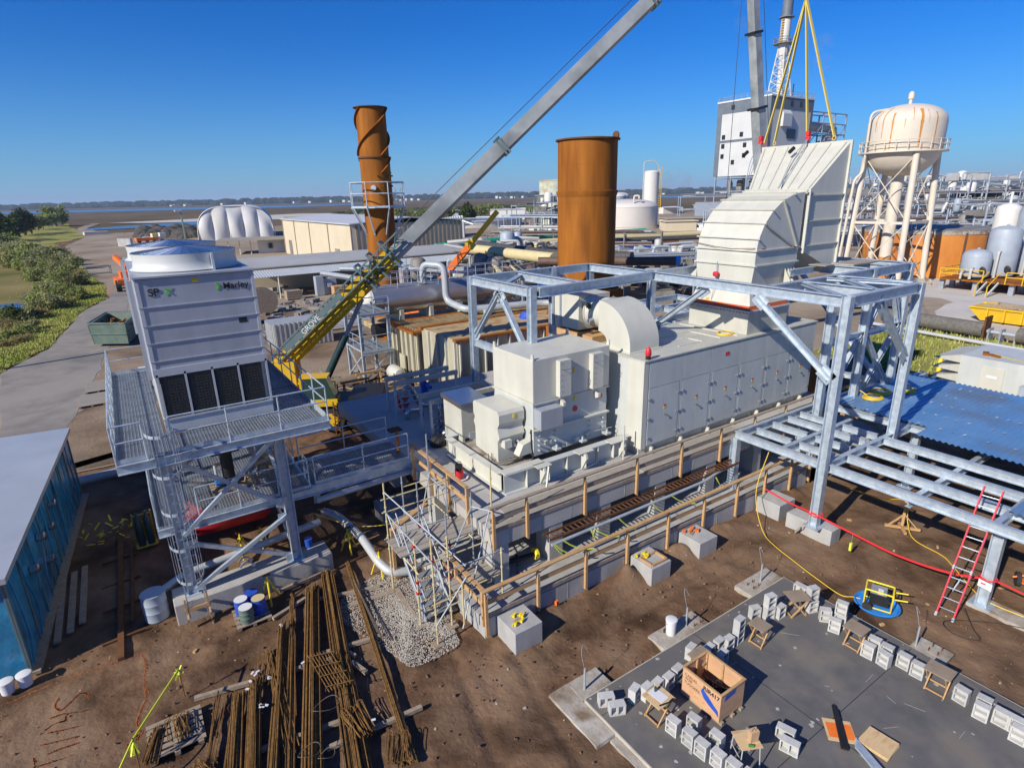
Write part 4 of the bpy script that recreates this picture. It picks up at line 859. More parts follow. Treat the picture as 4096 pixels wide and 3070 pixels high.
# gangway to the deck
gw = thing('gangway','galvanised gangway bridging from the tower platform to the concrete deck','gangway',(6.2,20.5,2.5))
grate(gw,(4.3,19.75),(8.2,21.9),2.6); 
for v in (19.72,21.92):
    m = MB(); m.ib((4.2,v,2.45),(8.25,v,2.45),.36,.16,.02); m.build('side_beam','galv',gw)
railing(gw,[(4.5,19.72,2.63),(8.1,19.72,2.63)],step=1.8); railing(gw,[(4.5,21.92,2.63),(8.1,21.92,2.63)],step=1.8)
m = MB(); m.tube((4.4,19.55,2.1),(8.1,19.6,2.15),.11,12); m.build('under_pipe','pipe_grey',gw,40)
# ------------------------------------------------------------------ left store building wrapped in plastic
c = thing('wrapped_container','long container wrapped in blue plastic with a pale flat roof','container',(-6,24,0))
m = MB(); m.box((-9,18.4,.05),(-4.05,30.2,3.0)); m.build('wall','wrap',c)
m = MB(); m.hexa([(-9.3,18.15,3.02),(-3.88,18.15,3.02),(-3.88,30.45,3.02),(-9.3,30.45,3.02)],[(-9.3,18.15,3.3),(-3.88,18.15,3.18),(-3.88,30.45,3.18),(-9.3,30.45,3.3)]); m.build('roof','wrap_roof',c)
m = MB()
for v in np.arange(18.4,30.3,1.48): m.box((-4.06,v-.04,.06),(-4.02,v+.04,3.0))
m.box((-4.1,18.36,.06),(-4.0,18.46,3.0)); m.build('wall_post','teal_steel',c)
m = MB(); m.box((-4.06,18.3,.0),(-3.82,30.3,.09)); m.build('timber_sill','wood_grey',c)
for k,(v,z) in enumerate(((20.8,1.9),(22.3,2.2),(23.6,1.9),(24.6,2.3),(22.6,1.2))):
    m = MB(); m.lathe([(.0,.0),(.14,.02),(.14,.22),(.09,.25)],(-4.05,v,z),12,'x'); m.build('vent_hood','stainless',c,40)
m = MB()
for k in range(10):
    v = 18.7+k*1.15; z = random.uniform(.5,2); m.path(smoothpath([(-3.99,v,2.9),(-3.97,v+random.uniform(-.2,.2),2),(-3.95,v+random.uniform(-.4,.4),1),(-3.98,v+random.uniform(-.3,.3),.2)],4),.03,5)
m.build('plastic_fold','wrap',c)
c.location = (-4.05,18.3,0)
for ch_o in c.children: ch_o.location = (-1.95,5.7,0)
c.rotation_euler = (0,0,R(-4.4))
m = MB()
for k in range(3): m.box((-3.6+.3*k,19.4+.3*k,.02),(-3.42+.3*k,23.2+.2*k,.07))
tag(m.build('loose_planks','wood_grey'),'loose planks on the dark dirt beside the wrapped container','planks')
# small items near it
def pail(p,r_,h,mt,lab,cat='bucket',grp=None,inner='slab_edge'):
    t = thing('bucket',lab,cat,p,grp); m = MB(); m.lathe([(r_*.85,0),(r_,h),(r_*.93,h),(r_*.82,h*.55),(0,h*.5)],p,20); m.build('shell',mt,t,40)
    m = MB(); m.lathe([(r_*1.04,h*.86),(r_*1.05,h),(r_*.98,h+.005)],p,20); m.build('rim',mt,t,40)
    m = MB(); m.path([(p[0]+r_*1.03*math.cos(a),p[1]+r_*1.03*math.sin(a)-0,p[2]+h*.8-.12*abs(math.sin(a*1))) for a in np.linspace(0,PI,10)],.008,5); m.build('handle','galv_dark',t)
pail((-4.5,17.95,0),.17,.36,'paper','white bucket at the left edge beside the wrapped container',grp='white buckets by the container'); pail((-4.12,18.0,0),.17,.36,'paper','white bucket to the right of the other one beside the wrapped container',grp='white buckets by the container')
pail((11.4,9.25,.1),.16,.5,'paper','tall white bucket standing on the concrete pad beside the dark slab'); pail((3.85,19.2,.6),.14,.33,'blue','blue bucket on the end of the tower footing')
def drum(p,r_,h,mt,top,lab,grp):
    t = thing('drum',lab,'drum',p,grp); m = MB(); m.lathe([(r_,0),(r_,h*.33),(r_*1.03,h*.35),(r_,h*.37),(r_,h*.65),(r_*1.03,h*.67),(r_,h*.69),(r_,h-.02),(r_*1.02,h)],p,24); m.build('shell',mt,t,40)
    m = MB(); m.lathe([(0,h-.012),(r_*.95,h-.012),(r_*.98,h+.006)],p,24); m.build('lid',top,t,40)
drum((1.28,17.5,.12),.2,.5,'blue','paper','blue drum with a splashed lid at the back left of the pallet','drums on the pallet'); drum((1.62,17.68,.12),.2,.5,'blue','blue','blue drum with a blue lid at the back of the pallet','drums on the pallet'); drum((1.74,17.25,.12),.2,.5,'blue','tan_pipe','blue drum with a tan lid at the right of the pallet','drums on the pallet'); drum((1.33,17.02,.12),.2,.5,'bin_green','paper','grey green drum at the front of the pallet','drums on the pallet')
drum((-.95,19.05,0),.34,.88,'vessel_grey','vessel_grey','large blue grey lidded drum in the shade near the caged ladder','lone drums')
m = MB()
for k in range(5): m.box((1.0,16.8+.22*k,.085),(2.0,16.92+.22*k,.115))
for k in range(3): m.box((1.02+.42*k,16.8,.0),(1.12+.42*k,17.8,.085))
tag(m.build('drum_pallet','wood_grey'),'small timber pallet under the four paint drums','pallet')
t = thing('gas_cart','yellow gas cylinder cart with dark bottles behind the caged ladder','cart',(-1.0,23.8,0))
m = MB(); m.box((-1.3,23.6,.1),(-.6,24.0,.14)); m.bar((-1.25,23.95,.1),(-1.25,23.95,1.4),.04,.04); m.bar((-.65,23.95,.1),(-.65,23.95,1.4),.04,.04); m.bar((-1.25,23.95,1.3),(-.65,23.95,1.3),.04,.04); m.box((-1.25,23.93,.3),(-.65,23.97,1.0)); m.build('frame','yellow',t)
m = MB()
for u in (-1.1,-.8): m.lathe([(.12,.14),(.12,1.2),(.05,1.35),(.05,1.5)],(u,23.75,0),12)
m.build('gas_bottle','cyl_dark',t,40)
m = MB()
for k in range(26): c_ = V(-2.2+random.uniform(-.8,.8),25.5+random.uniform(-.6,.6),random.uniform(.05,.5)); m.bar(c_,c_+V(random.uniform(-.25,.25),random.uniform(-.25,.25),random.uniform(-.04,.2)),.05,.02)
kind(m.build('yellow_tape_tangle','yellow_bright'),'stuff'); 
m = MB(); m.bar((-1.95,17.5,.06),(-1.8,25.5,.06),.16,.1); m.bar((-1.6,19.2,.06),(-1.45,24.5,.06),.1,.08)
for v in (18.5,20.2,21.7,23.4): m.bar((-2.4,v,.03),(-1.3,v+.1,.03),.08,.06)
tag(m.build('steel_bundle','rust_dark'),'long dark steel angles lying on dunnage between container and tower','steel bundle')
# gangway: pallets far left of the road
for k,(u,v) in enumerate(((-2.9,45.8),(-1.3,46.8),(-2.6,49.2),(-.9,50.0))):
    t = thing('pallet','flat timber pallet on the yard by the road, %s' % ('nearest and left','nearest and right','farther and left','farther and right')[k],'pallet',(u,v,.05),'pallets by the road')
    m = MB()
    for j in range(6): m.box((u-.7,v-1.4+.48*j,.16),(u+.75,v-1.0+.48*j,.2))
    m.build('deck_board','plank',t); m = MB()
    for j in range(3): m.box((u-.7+.65*j,v-1.4,.05),(u-.58+.65*j,v+1.4,.16))
    m.build('bearer','wood_grey',t)
def wk(u,v): return V(u,v,0)
t = thing('pipe_barrier','weathered tube and timber barrier around the excavation behind the deck','barrier',(10.5,30,0))
m = MB()
for u in np.arange(8.4,15.8,1.2):
    for v in (29.6,33.4): m.tube((u,v,0),(u,v,1.9),.035,6)
for v in np.arange(30.4,33.4,1.0): m.tube((8.4,v,0),(8.4,v,1.9),.035,6)
m.build('post','rust_dark',t)
m = MB()
for z in (.5,1.05,1.7):
    for v in (29.6,33.4): m.tube((8.2,v,z),(15.8,v,z+random.uniform(-.1,.1)),.03,6)
    m.tube((8.4,29.4,z),(8.4,33.6,z),.03,6)
m.build('rail','rust_dark',t)
m = MB()
for k in range(26):
    a = V(random.uniform(8,15),random.uniform(29.5,37.5),random.uniform(.05,.5)); an = random.uniform(0,3.1); l = random.uniform(.8,2.6); m.bar(a,a+V(l*math.cos(an),l*math.sin(an),random.uniform(-.02,.35)),.12,.05)
kind(tag(m.build('timber_offcuts','wood'),'scattered timber offcuts','timber'),'stuff')
m = MB()
for k in range(34):
    a = V(random.uniform(9.5,15.2),random.uniform(33.5,42),.04); an = random.uniform(0,3.1); l = random.uniform(.3,2.4); m.bar(a,a+V(l*math.cos(an),l*math.sin(an),random.uniform(0,.3)),random.uniform(.05,.3),random.uniform(.05,.3))
kind(m.build('scrap_clutter','clutter'),'stuff')
for k,(u,v,lab) in enumerate(((11.0,34.4,'timber trestle left of the boiler, nearer one'),(12.4,35.6,'timber trestle left of the boiler, farther one'))):
    t = thing('timber_trestle',lab,'trestle',(u,v,0),'timber trestles by the boiler'); m = MB()
    for s in (-.7,.7): m.bar((u+s,v-.5,0),(u+s,v,1.6),.1,.1); m.bar((u+s,v+.5,0),(u+s,v,1.6),.1,.1)
    m.build('leg','wood',t); m = MB(); m.bar((u-.9,v,1.6),(u+.9,v,1.6),.12,.14); m.build('top_beam','wood',t)
for k,(u,v,mt,lab) in enumerate(((14.9,34.6,'black','black gas bottle left of the boiler casing'),(15.2,33.9,'blue','blue gas bottle beside the black one near the boiler'))):
    m = MB(); m.lathe([(.12,0),(.12,1.2),(.05,1.35),(.05,1.5)],(u,v,0),12); tag(m.build('gas_bottle_unit',mt,smooth=40),lab,'gas bottle')
# ================================================================== RED STACK, THIN STACK
bs = thing('exhaust_stack','wide rust brown steel stack with a lifting lug, behind the generator','stack',(27.8,32.3,3))
ctr = (27.8,32.3)
m = MB(); m.lathe([(2.0,5.9),(2.0,15.7)],(*ctr,0),72); m.build('shell','rust',bs,30)
m = MB()
for z in (7.3,8.8,10.2,11.7,14.1): m.lathe([(2.003,z-.012),(2.012,z),(2.003,z+.012)],(*ctr,0),72)
m.build('weld_seam','rust',bs)
m = MB(); m.lathe([(2.005,15.62),(2.15,15.65),(2.15,15.74),(2.0,15.76),(1.92,15.76),(1.92,14)],(*ctr,0),64); m.build('top_ring','rust_dark',bs,30)
m = MB(); m.lathe([(2.005,12.10),(2.10,12.40),(2.10,12.47),(2.005,12.49)],(*ctr,0),64); m.build('mid_ring','rust',bs,30)
m = MB(); m.lathe([(2.0,5.8),(2.35,5.82),(2.35,5.93),(2.0,5.95)],(*ctr,0),48); m.build('base_ring','rust',bs,30)
m = MB(); m.lathe([(.14,-.05),(.28,-.05),(.28,.05),(.14,.05)],(ctr[0]+1.6,ctr[1]-1.0,15.95),14,'x'); m.build('lifting_lug','rust_dark',bs)
m = MB(); m.box((25.9,30.4,3.0),(29.7,34.2,5.79)); m.build('transition_box','rust',bs)
m = MB()
for k in range(8):
    a = 2*PI*k/8+.3; m.prism([(ctr[0]+1.6*math.cos(a),ctr[1]+1.8*math.sin(a),5.55),(ctr[0]+2.35*math.cos(a),ctr[1]+2.35*math.sin(a),5.55),(ctr[0]+3.0*math.cos(a),ctr[1]+3.0*math.sin(a),3.6),(ctr[0]+2.4*math.cos(a),ctr[1]+2.4*math.sin(a),3.6)],(.12*math.sin(a),-.12*math.cos(a),0))
m.build('base_gusset','rust',bs)
m = MB(); m.box((21.5,26.3,2.46),(26.2,31.5,3.2)); m.box((22.5,27,3.2),(25.5,30,4.2)); m.build('exhaust_plenum','rust',bs)
ts = thing('boiler_stack','tall slender rusty stack with spiral strakes and a ringed platform','stack',(19.6,50,0))
sc = (20.08,50.94); rr = 1.27
def zt(y): return vh(sc,1488+(y-432)*.08,y)
ztop = 19.45; zfl = 15.6; zpl = 11.6
m = MB(); m.lathe([(rr*.99,0),(rr,zpl-1.5),(rr,zfl)],(*sc,0),40); m.build('lower_shell','rust',ts,30)
m = MB(); m.lathe([(rr*.97,zfl+.02),(rr*.97,ztop)],(*sc,0),40); m.build('upper_shell','rust',ts,30)
m = MB(); m.lathe([(rr,zfl-.08),(rr+.12,zfl-.06),(rr+.12,zfl+.06),(rr,zfl+.08)],(*sc,0),40); m.lathe([(rr*.97,ztop-.05),(rr+.15,ztop),(rr+.15,ztop+.06),(rr*.9,ztop+.07)],(*sc,0),40); m.build('flange_ring','rust_dark',ts,30)
for k in range(3):
    m = MB(); a0 = R(-213)+2*PI*k/3
    for (za,zb,n,a0) in ((zfl+.15,ztop-.05,22,a0),(zfl-1.25,zfl-.12,8,(R(-33),R(147),R(57))[k])):
        P = []; Q2 = []; tot = ztop-zfl; m.hold = True
        for i in range(n+1):
            z = za+(zb-za)*i/n; a = a0+(z-zfl)/tot*PI; P.append((sc[0]+rr*.96*math.cos(a),sc[1]+rr*.96*math.sin(a),z)); Q2.append((sc[0]+(rr+.16)*math.cos(a),sc[1]+(rr+.16)*math.sin(a),z))
        for i in range(n):
            up = V(0,0,.03); a,b,c_,d_ = Vector(P[i]),Vector(Q2[i]),Vector(Q2[i+1]),Vector(P[i+1]); m.hexa([a,b,c_,d_],[a+up,b+up,c_+up,d_+up])
    m.build('strake','rust',ts)
m = MB(); m.lathe([(rr+.02,zpl-.06),(rr+1.15,zpl-.06),(rr+1.15,zpl)],(*sc,0),12); m.build('platform_floor','galv',ts)
railing(ts,[(sc[0]+(rr+1.12)*math.cos(a),sc[1]+(rr+1.12)*math.sin(a),zpl) for a in np.linspace(0,2*PI,9)],h=2.0,r=.05,step=1.9)
m = MB()
for k in range(8):
    a = 2*PI*k/8; m.bar((sc[0]+(rr+1.1)*math.cos(a),sc[1]+(rr+1.1)*math.sin(a),zpl-.1),(sc[0]+rr*math.cos(a),sc[1]+rr*math.sin(a),zpl-2.3),.12,.12)
m.build('platform_bracket','galv',ts)
m = MB()
for k in range(9): 
    a = -2.2+.35*k; z = zt(705 if k % 2 else 745); m.tube((sc[0]+rr*math.cos(a),sc[1]+rr*math.sin(a),z),(sc[0]+(rr+.14)*math.cos(a),sc[1]+(rr+.14)*math.sin(a),z),.07,8)
m.build('nozzle','rust_dark',ts)
m = MB(); a = YAW-PI/2+.1; fx,fy = -.55,-.835
m.tube((sc[0]+fx*rr*.98,sc[1]+fy*rr*.98,zt(752)),(sc[0]+fx*(rr+.2),sc[1]+fy*(rr+.2),zt(752)),.22,14); m.build('port_cap','galv',ts)
lx,ly = sc[0]+.835*(rr+.7)-.2,sc[1]-.55*(rr+.7)
m = MB()
for o_ in (-.25,.25): m.bar((lx+o_,ly,.2),(lx+o_,ly,zpl+1.5),.05,.05,(1,0,0))
for z in np.arange(.5,zpl+1.4,.45): m.bar((lx-.25,ly,z),(lx+.25,ly,z),.03,.03)
for z in np.arange(2.6,zpl+1.4,1.2): m.path([(lx+.4*math.cos(a),ly-.05-.45*math.sin(a),z) for a in np.linspace(0,PI,9)],.025,5)
m.build('ladder','galv',ts)
# ================================================================== BOILER, STEAM DRUM
bl = thing('boiler_casing','cream ribbed boiler casing with rusty edges below the steam drum','boiler',(19,38,0))
m = MB(); m.box((15.8,35.75,.1),(29,40.0,3.6)); m.build('casing','boiler_cream',bl)
m = MB()
for v in np.arange(35.9,40.05,.8): m.box((15.62,v-.05,.1),(15.79,v+.05,3.58))
for u in np.arange(15.9,29,.85): m.box((u-.05,35.55,.1),(u+.05,35.74,3.58))
m.build('stiffener_rib','boiler_cream',bl)
m = MB(); m.box((15.6,35.5,3.605),(29,36.0,3.75)); m.box((15.6,39.7,3.605),(29,40.2,3.75)); m.box((15.6,36.001,3.605),(16.0,39.699,3.74)); m.build('edge_channel','rust',bl)
m = MB()
for v in np.arange(36.2,39.6,.42): m.box((16.1,v,3.64),(28.9,v+.14,3.74))
m.build('roof_rib','boiler_roof',bl)
m = MB(); m.box((16.01,36.01,3.603),(29,39.69,3.635)); m.build('roof_plate','boiler_roof',bl)
m = MB(); m.box((15.5,37.0,.5),(15.6,37.9,1.9)); m.build('access_door','boiler_cream',bl)
b2 = thing('boiler_casing','shaded cream inlet casing with pipe frames beside the ribbed boiler','boiler',(17.5,33,0))
m = MB(); m.box((16.2,30.5,.1),(27,35.4,4.0)); m.build('casing','boiler_cream',b2)
m = MB()
for v in np.arange(30.6,35.4,1.2): m.box((16.05,v,.1),(16.19,v+.1,3.99))
for u in np.arange(16.3,27,.9): m.box((u,30.35,.1),(u+.09,30.49,3.99))
m.build('stiffener_rib','cream',b2)
m = MB(); m.box((16.0,30.3,4.005),(27.2,30.7,4.12)); m.box((16.0,35.1,4.005),(27.2,35.5,4.12)); m.build('edge_channel','rust',b2)
m = MB(); m.box((16.2,30.71,4.004),(27,35.09,4.05)); m.build('roof_plate','boiler_roof',b2)
sd = thing('steam_drum','long polished horizontal steam drum with handrails on top','tank',(21,43,4))
du0,du1,dv,dz,dr_ = 15.4,27.8,42.6,4.9,1.12
m = MB(); m.lathe([(dr_,du0),(dr_,du1)],(0,dv,dz),48,'x')
for u in np.arange(du0,du1+.1,.62): pass
m.build('shell','drum_shell',sd,30)
m = MB()
for e0,sg in ((du0,-1),(du1,1)): m.lathe([(dr_+.03,e0),(dr_*.97,e0+sg*.25),(dr_*.7,e0+sg*.6),(dr_*.35,e0+sg*.75),(0,e0+sg*.8)],(0,dv,dz),40,'x')
m.build('dished_end','cream',sd,50)
m = MB()
for u in (17.5,20,22.6,25.4): m.box((u-.15,dv-1.1,3.31),(u+.15,dv+1.1,dz-.7))
m.build('saddle','cream_dull',sd)
m = MB(); m.box((15.3,41.2,2.9),(28,44.2,3.3)); m.build('support_slab','boiler_roof',sd)
railing(sd,[(du0+.4,dv-.6,dz+1.0),(du1,dv-.6,dz+1.0)],step=1.6); railing(sd,[(du0+.4,dv+.7,dz+.95),(du1,dv+.7,dz+.95),(du1,dv-.6,dz+1.0)],step=1.6)
m = MB(); m.lathe([(.35,0),(.35,.1)],(19.8,dv-.3,dz+1.05),16); m.path(bend([(19.8,dv-.3,dz+1.05),(19.8,dv-.3,dz+2.5),(20.9,dv-1.8,dz+2.4),(20.9,dv-1.9,4.6),(21.3,dv-4.2,4.2),(27,36.5,4.3),(29.5,33.5,4.3),(30,32.5,2.5)],.6,6),.27,14); tag(m.build('steam_pipe','pipe_grey',smooth=60),'grey steam pipe bent over the top of the drum and down across the boiler','pipe')
m = MB(); m.tube((22.6,dv-5,3.6),(22.6,dv-5,4.2),.22,10); tag(m.build('pipe_stub','pipe_grey',smooth=40),'short grey pipe stub on the boiler roof under the steam pipe','pipe')
sp_ = thing('access_tower','small galvanised access tower with platforms at the left end of the boiler','access tower',(13.6,39,0))
for u in (13.0,15.0):
    for v in (38.2,41.2): m = MB(); m.ib((u,v,.05),(u,v,5.2),.22,.2,.02,(1,0,0)); m.build('column','galv',sp_)
for z in (2.3,4.9):
    grate(sp_,(12.9,38.1),(15.1,41.3),z); railing(sp_,[(15.1,38.1,z),(12.9,38.1,z),(12.9,41.3,z),(15.1,41.3,z)])
    m = MB(); m.ib((12.9,38.1,z-.12),(15.1,38.1,z-.12),.2,.12); m.ib((12.9,41.3,z-.12),(15.1,41.3,z-.12),.2,.12); m.build('beam','galv',sp_)
m = MB(); m.bar((13,38.2,.2),(15,38.2,2.1),.09,.09); m.bar((15,38.2,.2),(13,38.2,2.1),.09,.09); m.bar((13,38.2,.2),(13,41.2,2.1),.09,.09); m.bar((13,41.2,.2),(13,38.2,2.1),.09,.09); m.build('brace','galv',sp_)
m = MB(); m.lathe([(0,-.8),(.35,-.72),(.48,-.5),(.48,.5),(.35,.72),(0,.8)],(14.6,36.6,.95),20,'y'); tag(m.build('blowdown_tank','cream',smooth=45),'short cream horizontal tank lying left of the ribbed boiler','tank')
m = MB(); m.lathe([(.32,2.6),(.32,3.4),(.4,3.42),(.4,3.5)],(15.2,40.6,0),16); m.lathe([(.5,0),(.5,1.0)],(14.6,40.2,3.2),18,'x'); tag(m.build('nozzle_pipe','black',smooth=40),'black flanged nozzle at the left end of the boiler','nozzle')
# ================================================================== CRANES
def boom(root,p,q,secs,col_main):
    p,q = Vector(p),Vector(q); d_ = (q-p); L = d_.length; d_.normalize()
    x = d_.cross(V(0,0,1)).normalized(); y = x.cross(d_).normalized(); return p,q,d_,x,y,L
cr = thing('mobile_crane','yellow mobile crane with a long grey telescopic boom raised across the site','crane',(6.7,33.7,0))
p,q,dd,x,y,L = boom(cr,(6.68,33.71,3.47),(30.2,21.16,26.87),None,None)
def boxsec(a,b,w_,h_,chv=.18,oy=0):
    m = MB(); pr = [(-w_/2,h_/2),(-w_/2,-h_/2+h_*chv),(-w_*.28,-h_/2),(w_*.28,-h_/2),(w_/2,-h_/2+h_*chv),(w_/2,h_/2)]
    m.prism([p+dd*a+x*i+y*(j+oy) for i,j in pr],dd*(b-a)); return m
LB = 9.0
boxsec(-.6,LB,.86,1.0).build('boom_base','yellow',cr)
for a,b,w_ in ((LB,17.2,.74),(17.2,27.4,.68),(27.4,L,.60)):
    boxsec(a-.05,b,w_,w_*1.1).build('boom_section','boom_grey',cr)
    m = MB(); s = w_*.5
    for e2 in (b-.25,b-.05):
        for i,j in ((1,0),(-1,0)): m.bar(p+dd*e2+x*(s+.05)*i-y*(s+.1),p+dd*e2+x*(s+.05)*i+y*(s+.14),.1,.1,dd)
        m.bar(p+dd*e2-x*(s+.1)+y*(s+.1),p+dd*e2+x*(s+.1)+y*(s+.1),.1,.12,dd); m.bar(p+dd*e2-x*(s+.1)-y*(s+.06),p+dd*e2+x*(s+.1)-y*(s+.06),.1,.12,dd)
    m.build('boom_collar','teal_steel',cr)
# stowed lattice jib along the upper side of the base section
m = MB(); off = x*.62; w2 = .34
ch_ = [off+x*(-.12)+y*.35,off+x*.34+y*.35,off+x*(-.12)+y*(-.15),off+x*.34+y*(-.15)]
ch_ = [c_+y*.35 for c_ in ch_]
for c_ in ch_: m.bar(p+dd*.4+c_,p+dd*(LB+1.0)+c_,.075,.075)
n = 15
for k in range(n):
    a,b = .4+k*(LB+.6)/n,.4+(k+1)*(LB+.6)/n
    m.bar(p+dd*a+ch_[0],p+dd*b+ch_[1],.045,.045); m.bar(p+dd*a+ch_[0],p+dd*b+ch_[2],.045,.045); m.bar(p+dd*a+ch_[2],p+dd*b+ch_[3],.045,.045); m.bar(p+dd*b+ch_[1],p+dd*a+ch_[3],.045,.045)
m.build('stowed_jib','teal_steel',cr)
m = MB(); m.bar(p+dd*1.2+x*.98+y*.44,p+dd*5.6+x*.98+y*.44,.02,.34,y); m.build('jib_walkway','teal_steel',cr)
m = MB()
for a in (LB-1.9,LB-1.0,LB-.1):
    for i in (-1,1): m.bar(p+dd*a+x*.68*i-y*.68,p+dd*a+x*.68*i+y*.95,.11,.11,dd)
    m.bar(p+dd*a-x*.7+y*.95,p+dd*a+x*.7+y*.95,.11,.11,dd); m.bar(p+dd*a-x*.65-y*.6,p+dd*a+x*.65-y*.6,.09,.09,dd)
for i in (-1,1):
    m.bar(p+dd*(LB-1.9)+x*.62*i+y*.7,p+dd*(LB-.1)+x*.62*i-y*.55,.07,.07); m.bar(p+dd*(LB-1.9)+x*.62*i-y*.55,p+dd*(LB-1.0)+x*.62*i+y*.7,.07,.07)
m.build('boom_head_frame','teal_steel',cr)
m = MB()
for i in (-.12,.12): m.tube(p+dd*1+x*i+y*.75,p+dd*(L)+x*i+y*.62,.018,5)
m.build('hoist_rope','black',cr)
hc = p+dd*6.0-y*.5
m = MB(); b0 = V(8.5,32.84,1.9); m.tube(b0,b0.lerp(hc,.62),.21,14); m.build('lift_cylinder','cyl_dark',cr,40)
m = MB(); m.tube(b0.lerp(hc,.6),hc,.13,12); m.build('cylinder_rod','galv_dark',cr,40)
m = MB(); m.bar(hc+y*.3-dd*.5,hc+y*.3+dd*.5,1.0,.5,y); m.build('cylinder_bracket','yellow',cr)
sd2 = V(-.3,1,0)
def dirp(a,b,z): # along crane heading (h) and across
    h_ = V(dd.x,dd.y,0).normalized(); s_ = V(-h_.y,h_.x,0); return V(6.9,33.3,0)+h_*a+s_*b+V(0,0,z)
def cbox(m,a0,a1,b0,b1,z0,z1): m.hexa([dirp(a0,b0,z0),dirp(a1,b0,z0),dirp(a1,b1,z0),dirp(a0,b1,z0)],[dirp(a0,b0,z1),dirp(a1,b0,z1),dirp(a1,b1,z1),dirp(a0,b1,z1)]); return m
m = MB(); cbox(m,-2.8,2.4,-.75,.75,1.6,2.3); cbox(m,-2.9,-1.4,-1.25,1.25,1.7,3.1); cbox(m,-.6,.6,-.7,-.45,2.3,3.9); cbox(m,-.6,.6,.45,.7,2.3,3.9); m.build('turntable','yellow',cr)
m = MB(); cbox(m,1.0,2.9,-1.7,-.85,1.6,2.0); cbox(m,1.0,2.5,-1.68,-.87,3.2,3.28); cbox(m,1.0,1.15,-1.7,-.85,2.0,3.2); m.build('cab','yellow',cr)
m = MB(); m.hexa([dirp(1.16,-1.66,2.0),dirp(2.85,-1.66,2.0),dirp(2.85,-.89,2.0),dirp(1.16,-.89,2.0)],[dirp(1.16,-1.66,3.19),dirp(2.4,-1.66,3.19),dirp(2.4,-.89,3.19),dirp(1.16,-.89,3.19)]); m.build('cab_glass','glass',cr)
m = MB(); cbox(m,-3.6,4.4,-1.2,1.2,.8,1.5); cbox(m,3.4,5.2,-1.3,1.3,1.2,1.9); m.build('chassis','black',cr)
for a in (-2.6,-1.2,2.4,3.9):
    for b_ in (-1.25,1.25):
        c0 = dirp(a,b_-.22,.72); c1 = dirp(a,b_+.22,.72)
        m = MB(); m.tube(c0,c1,.72,24); wh = m.build('tyre','rubber',cr,40)
        m = MB(); m.tube(c0.lerp(c1,-.04),c1.lerp(c0,-.04),.38,18,.34); m.build('rim','yellow',wh,40)
text('GROVE',.46,'text_black',parent=cr,mtx=frame(p+dd*6.7+x*.436-y*.30,dd,y),bold=.004)
text('GROVE',.4,'paper',parent=cr,mtx=frame(p+dd*2.6+x*1.0+y*.30,dd,y),bold=.004)
c2 = thing('mobile_crane','second crane with a near vertical grey boom behind the lifted duct','crane',(54,39,0))
p = atd(3038,640,60); p = p+(p-atd(3022,300,57))*1.3; q = atd(3008,-40,54)
p,q,dd,x,y,L = boom(c2,p,q,None,None)
n_ = (Vector((0,0,H))-p)
for a,b,w_ in ((0,L*.60,1.02),(L*.60,L*.86,.9),(L*.86,L*1.5,.8)):
    boxsec(a,b,w_,w_*1.1).build('boom_section','boom_grey',c2)
    m = MB(); m.bar(p+dd*(b-.1),p+dd*(b+.12),w_*1.25,w_*1.35,y); m.build('boom_collar','black',c2)
m = MB(); e_ = p+dd*L*1.5; 
m.tube(e_,V(27.1,17.2,23.1),.03,5); m.tube(p+dd*2-x*1.2,e_-x*1.3,.025,5); m.tube(atd(2905,800,60),atd(2968,-20,56),.03,5); m.build('hoist_rope','black',c2)
m = MB(); b_ = V(p.x,p.y,0); m.box((b_.x-5,b_.y-1.4,.8),(b_.x+5,b_.y+1.4,2.0)); m.build('chassis','yellow',c2)
m = MB()
for a in (-4,-2.4,2.4,4):
    for s in (-1.3,1.3): m.tube((b_.x+a,b_.y+s-.2,.7),(b_.x+a,b_.y+s+.2,.7),.7,20)
m.build('tyre','rubber',c2,40)
m = MB(); m.tube((b_.x,b_.y,2),p+dd*1,.9,10); m.build('turntable','yellow',c2)
# third small orange boom in the distance
c3 = thing('truck_crane','small orange truck crane boom sloping up beyond the steam drum','crane',at(1800,1080,0))
p = atd(1800,1078,62); q = atd(1990,845,60)
p,q,dd,x,y,L = boom(c3,p,q,None,None)
boxsec(-4,L*.42,.62,.75).build('boom_base','orange',c3); boxsec(L*.42,L,.42,.5).build('boom_section','yellow',c3)
m = MB(); m.bar(p+dd*L*.40,p+dd*L*.48,.95,1.0,y); m.build('boom_collar','yellow',c3)
bb = at(1700,1150,0)
m = MB(); m.rbox((p.x-3,p.y,.8),7,2.4,1.3,.6); m.build('chassis','orange',c3)
# ================================================================== SCAFFOLD
sc_ = thing('scaffold','tube scaffold with a stair and plank deck against the left end of the foundation','scaffold',(6.5,14.5,0))
PO = [(5.63,15.95,.05,3.9),(5.63,13.87,.05,3.0),(5.69,12.84,.05,3.5),(6.73,13.98,.05,3.4),(6.73,15.95,.6,3.6),(6.4,13.3,.05,3.1),(7.9,14.5,.62,3.5),(8.25,13.85,.62,4.6),(7.75,15.9,.62,3.5),(7.75,17.2,.62,4.6),(6.73,17.2,.05,3.3),(8.0,12.95,.62,2.3),(6.4,12.5,.62,2.0)]
for u,v,z0,z1 in PO:
    m = MB(); m.tube((u,v,z0),(u,v,z1),.026,8)
    for z in np.arange(z0+.5,z1,.5): m.tube((u,v,z),(u,v,z+.03),.045,8)
    m.build('standard_pole','galv_dark' if int(u*10) % 2 else 'tan_pipe',sc_,50)
m = MB()
for u,v,z0,_ in PO:
    if z0 < .5: m.box((u-.16,v-.14,.0),(u+.16,v+.14,.05))
m.build('sole_board','wood_grey',sc_)
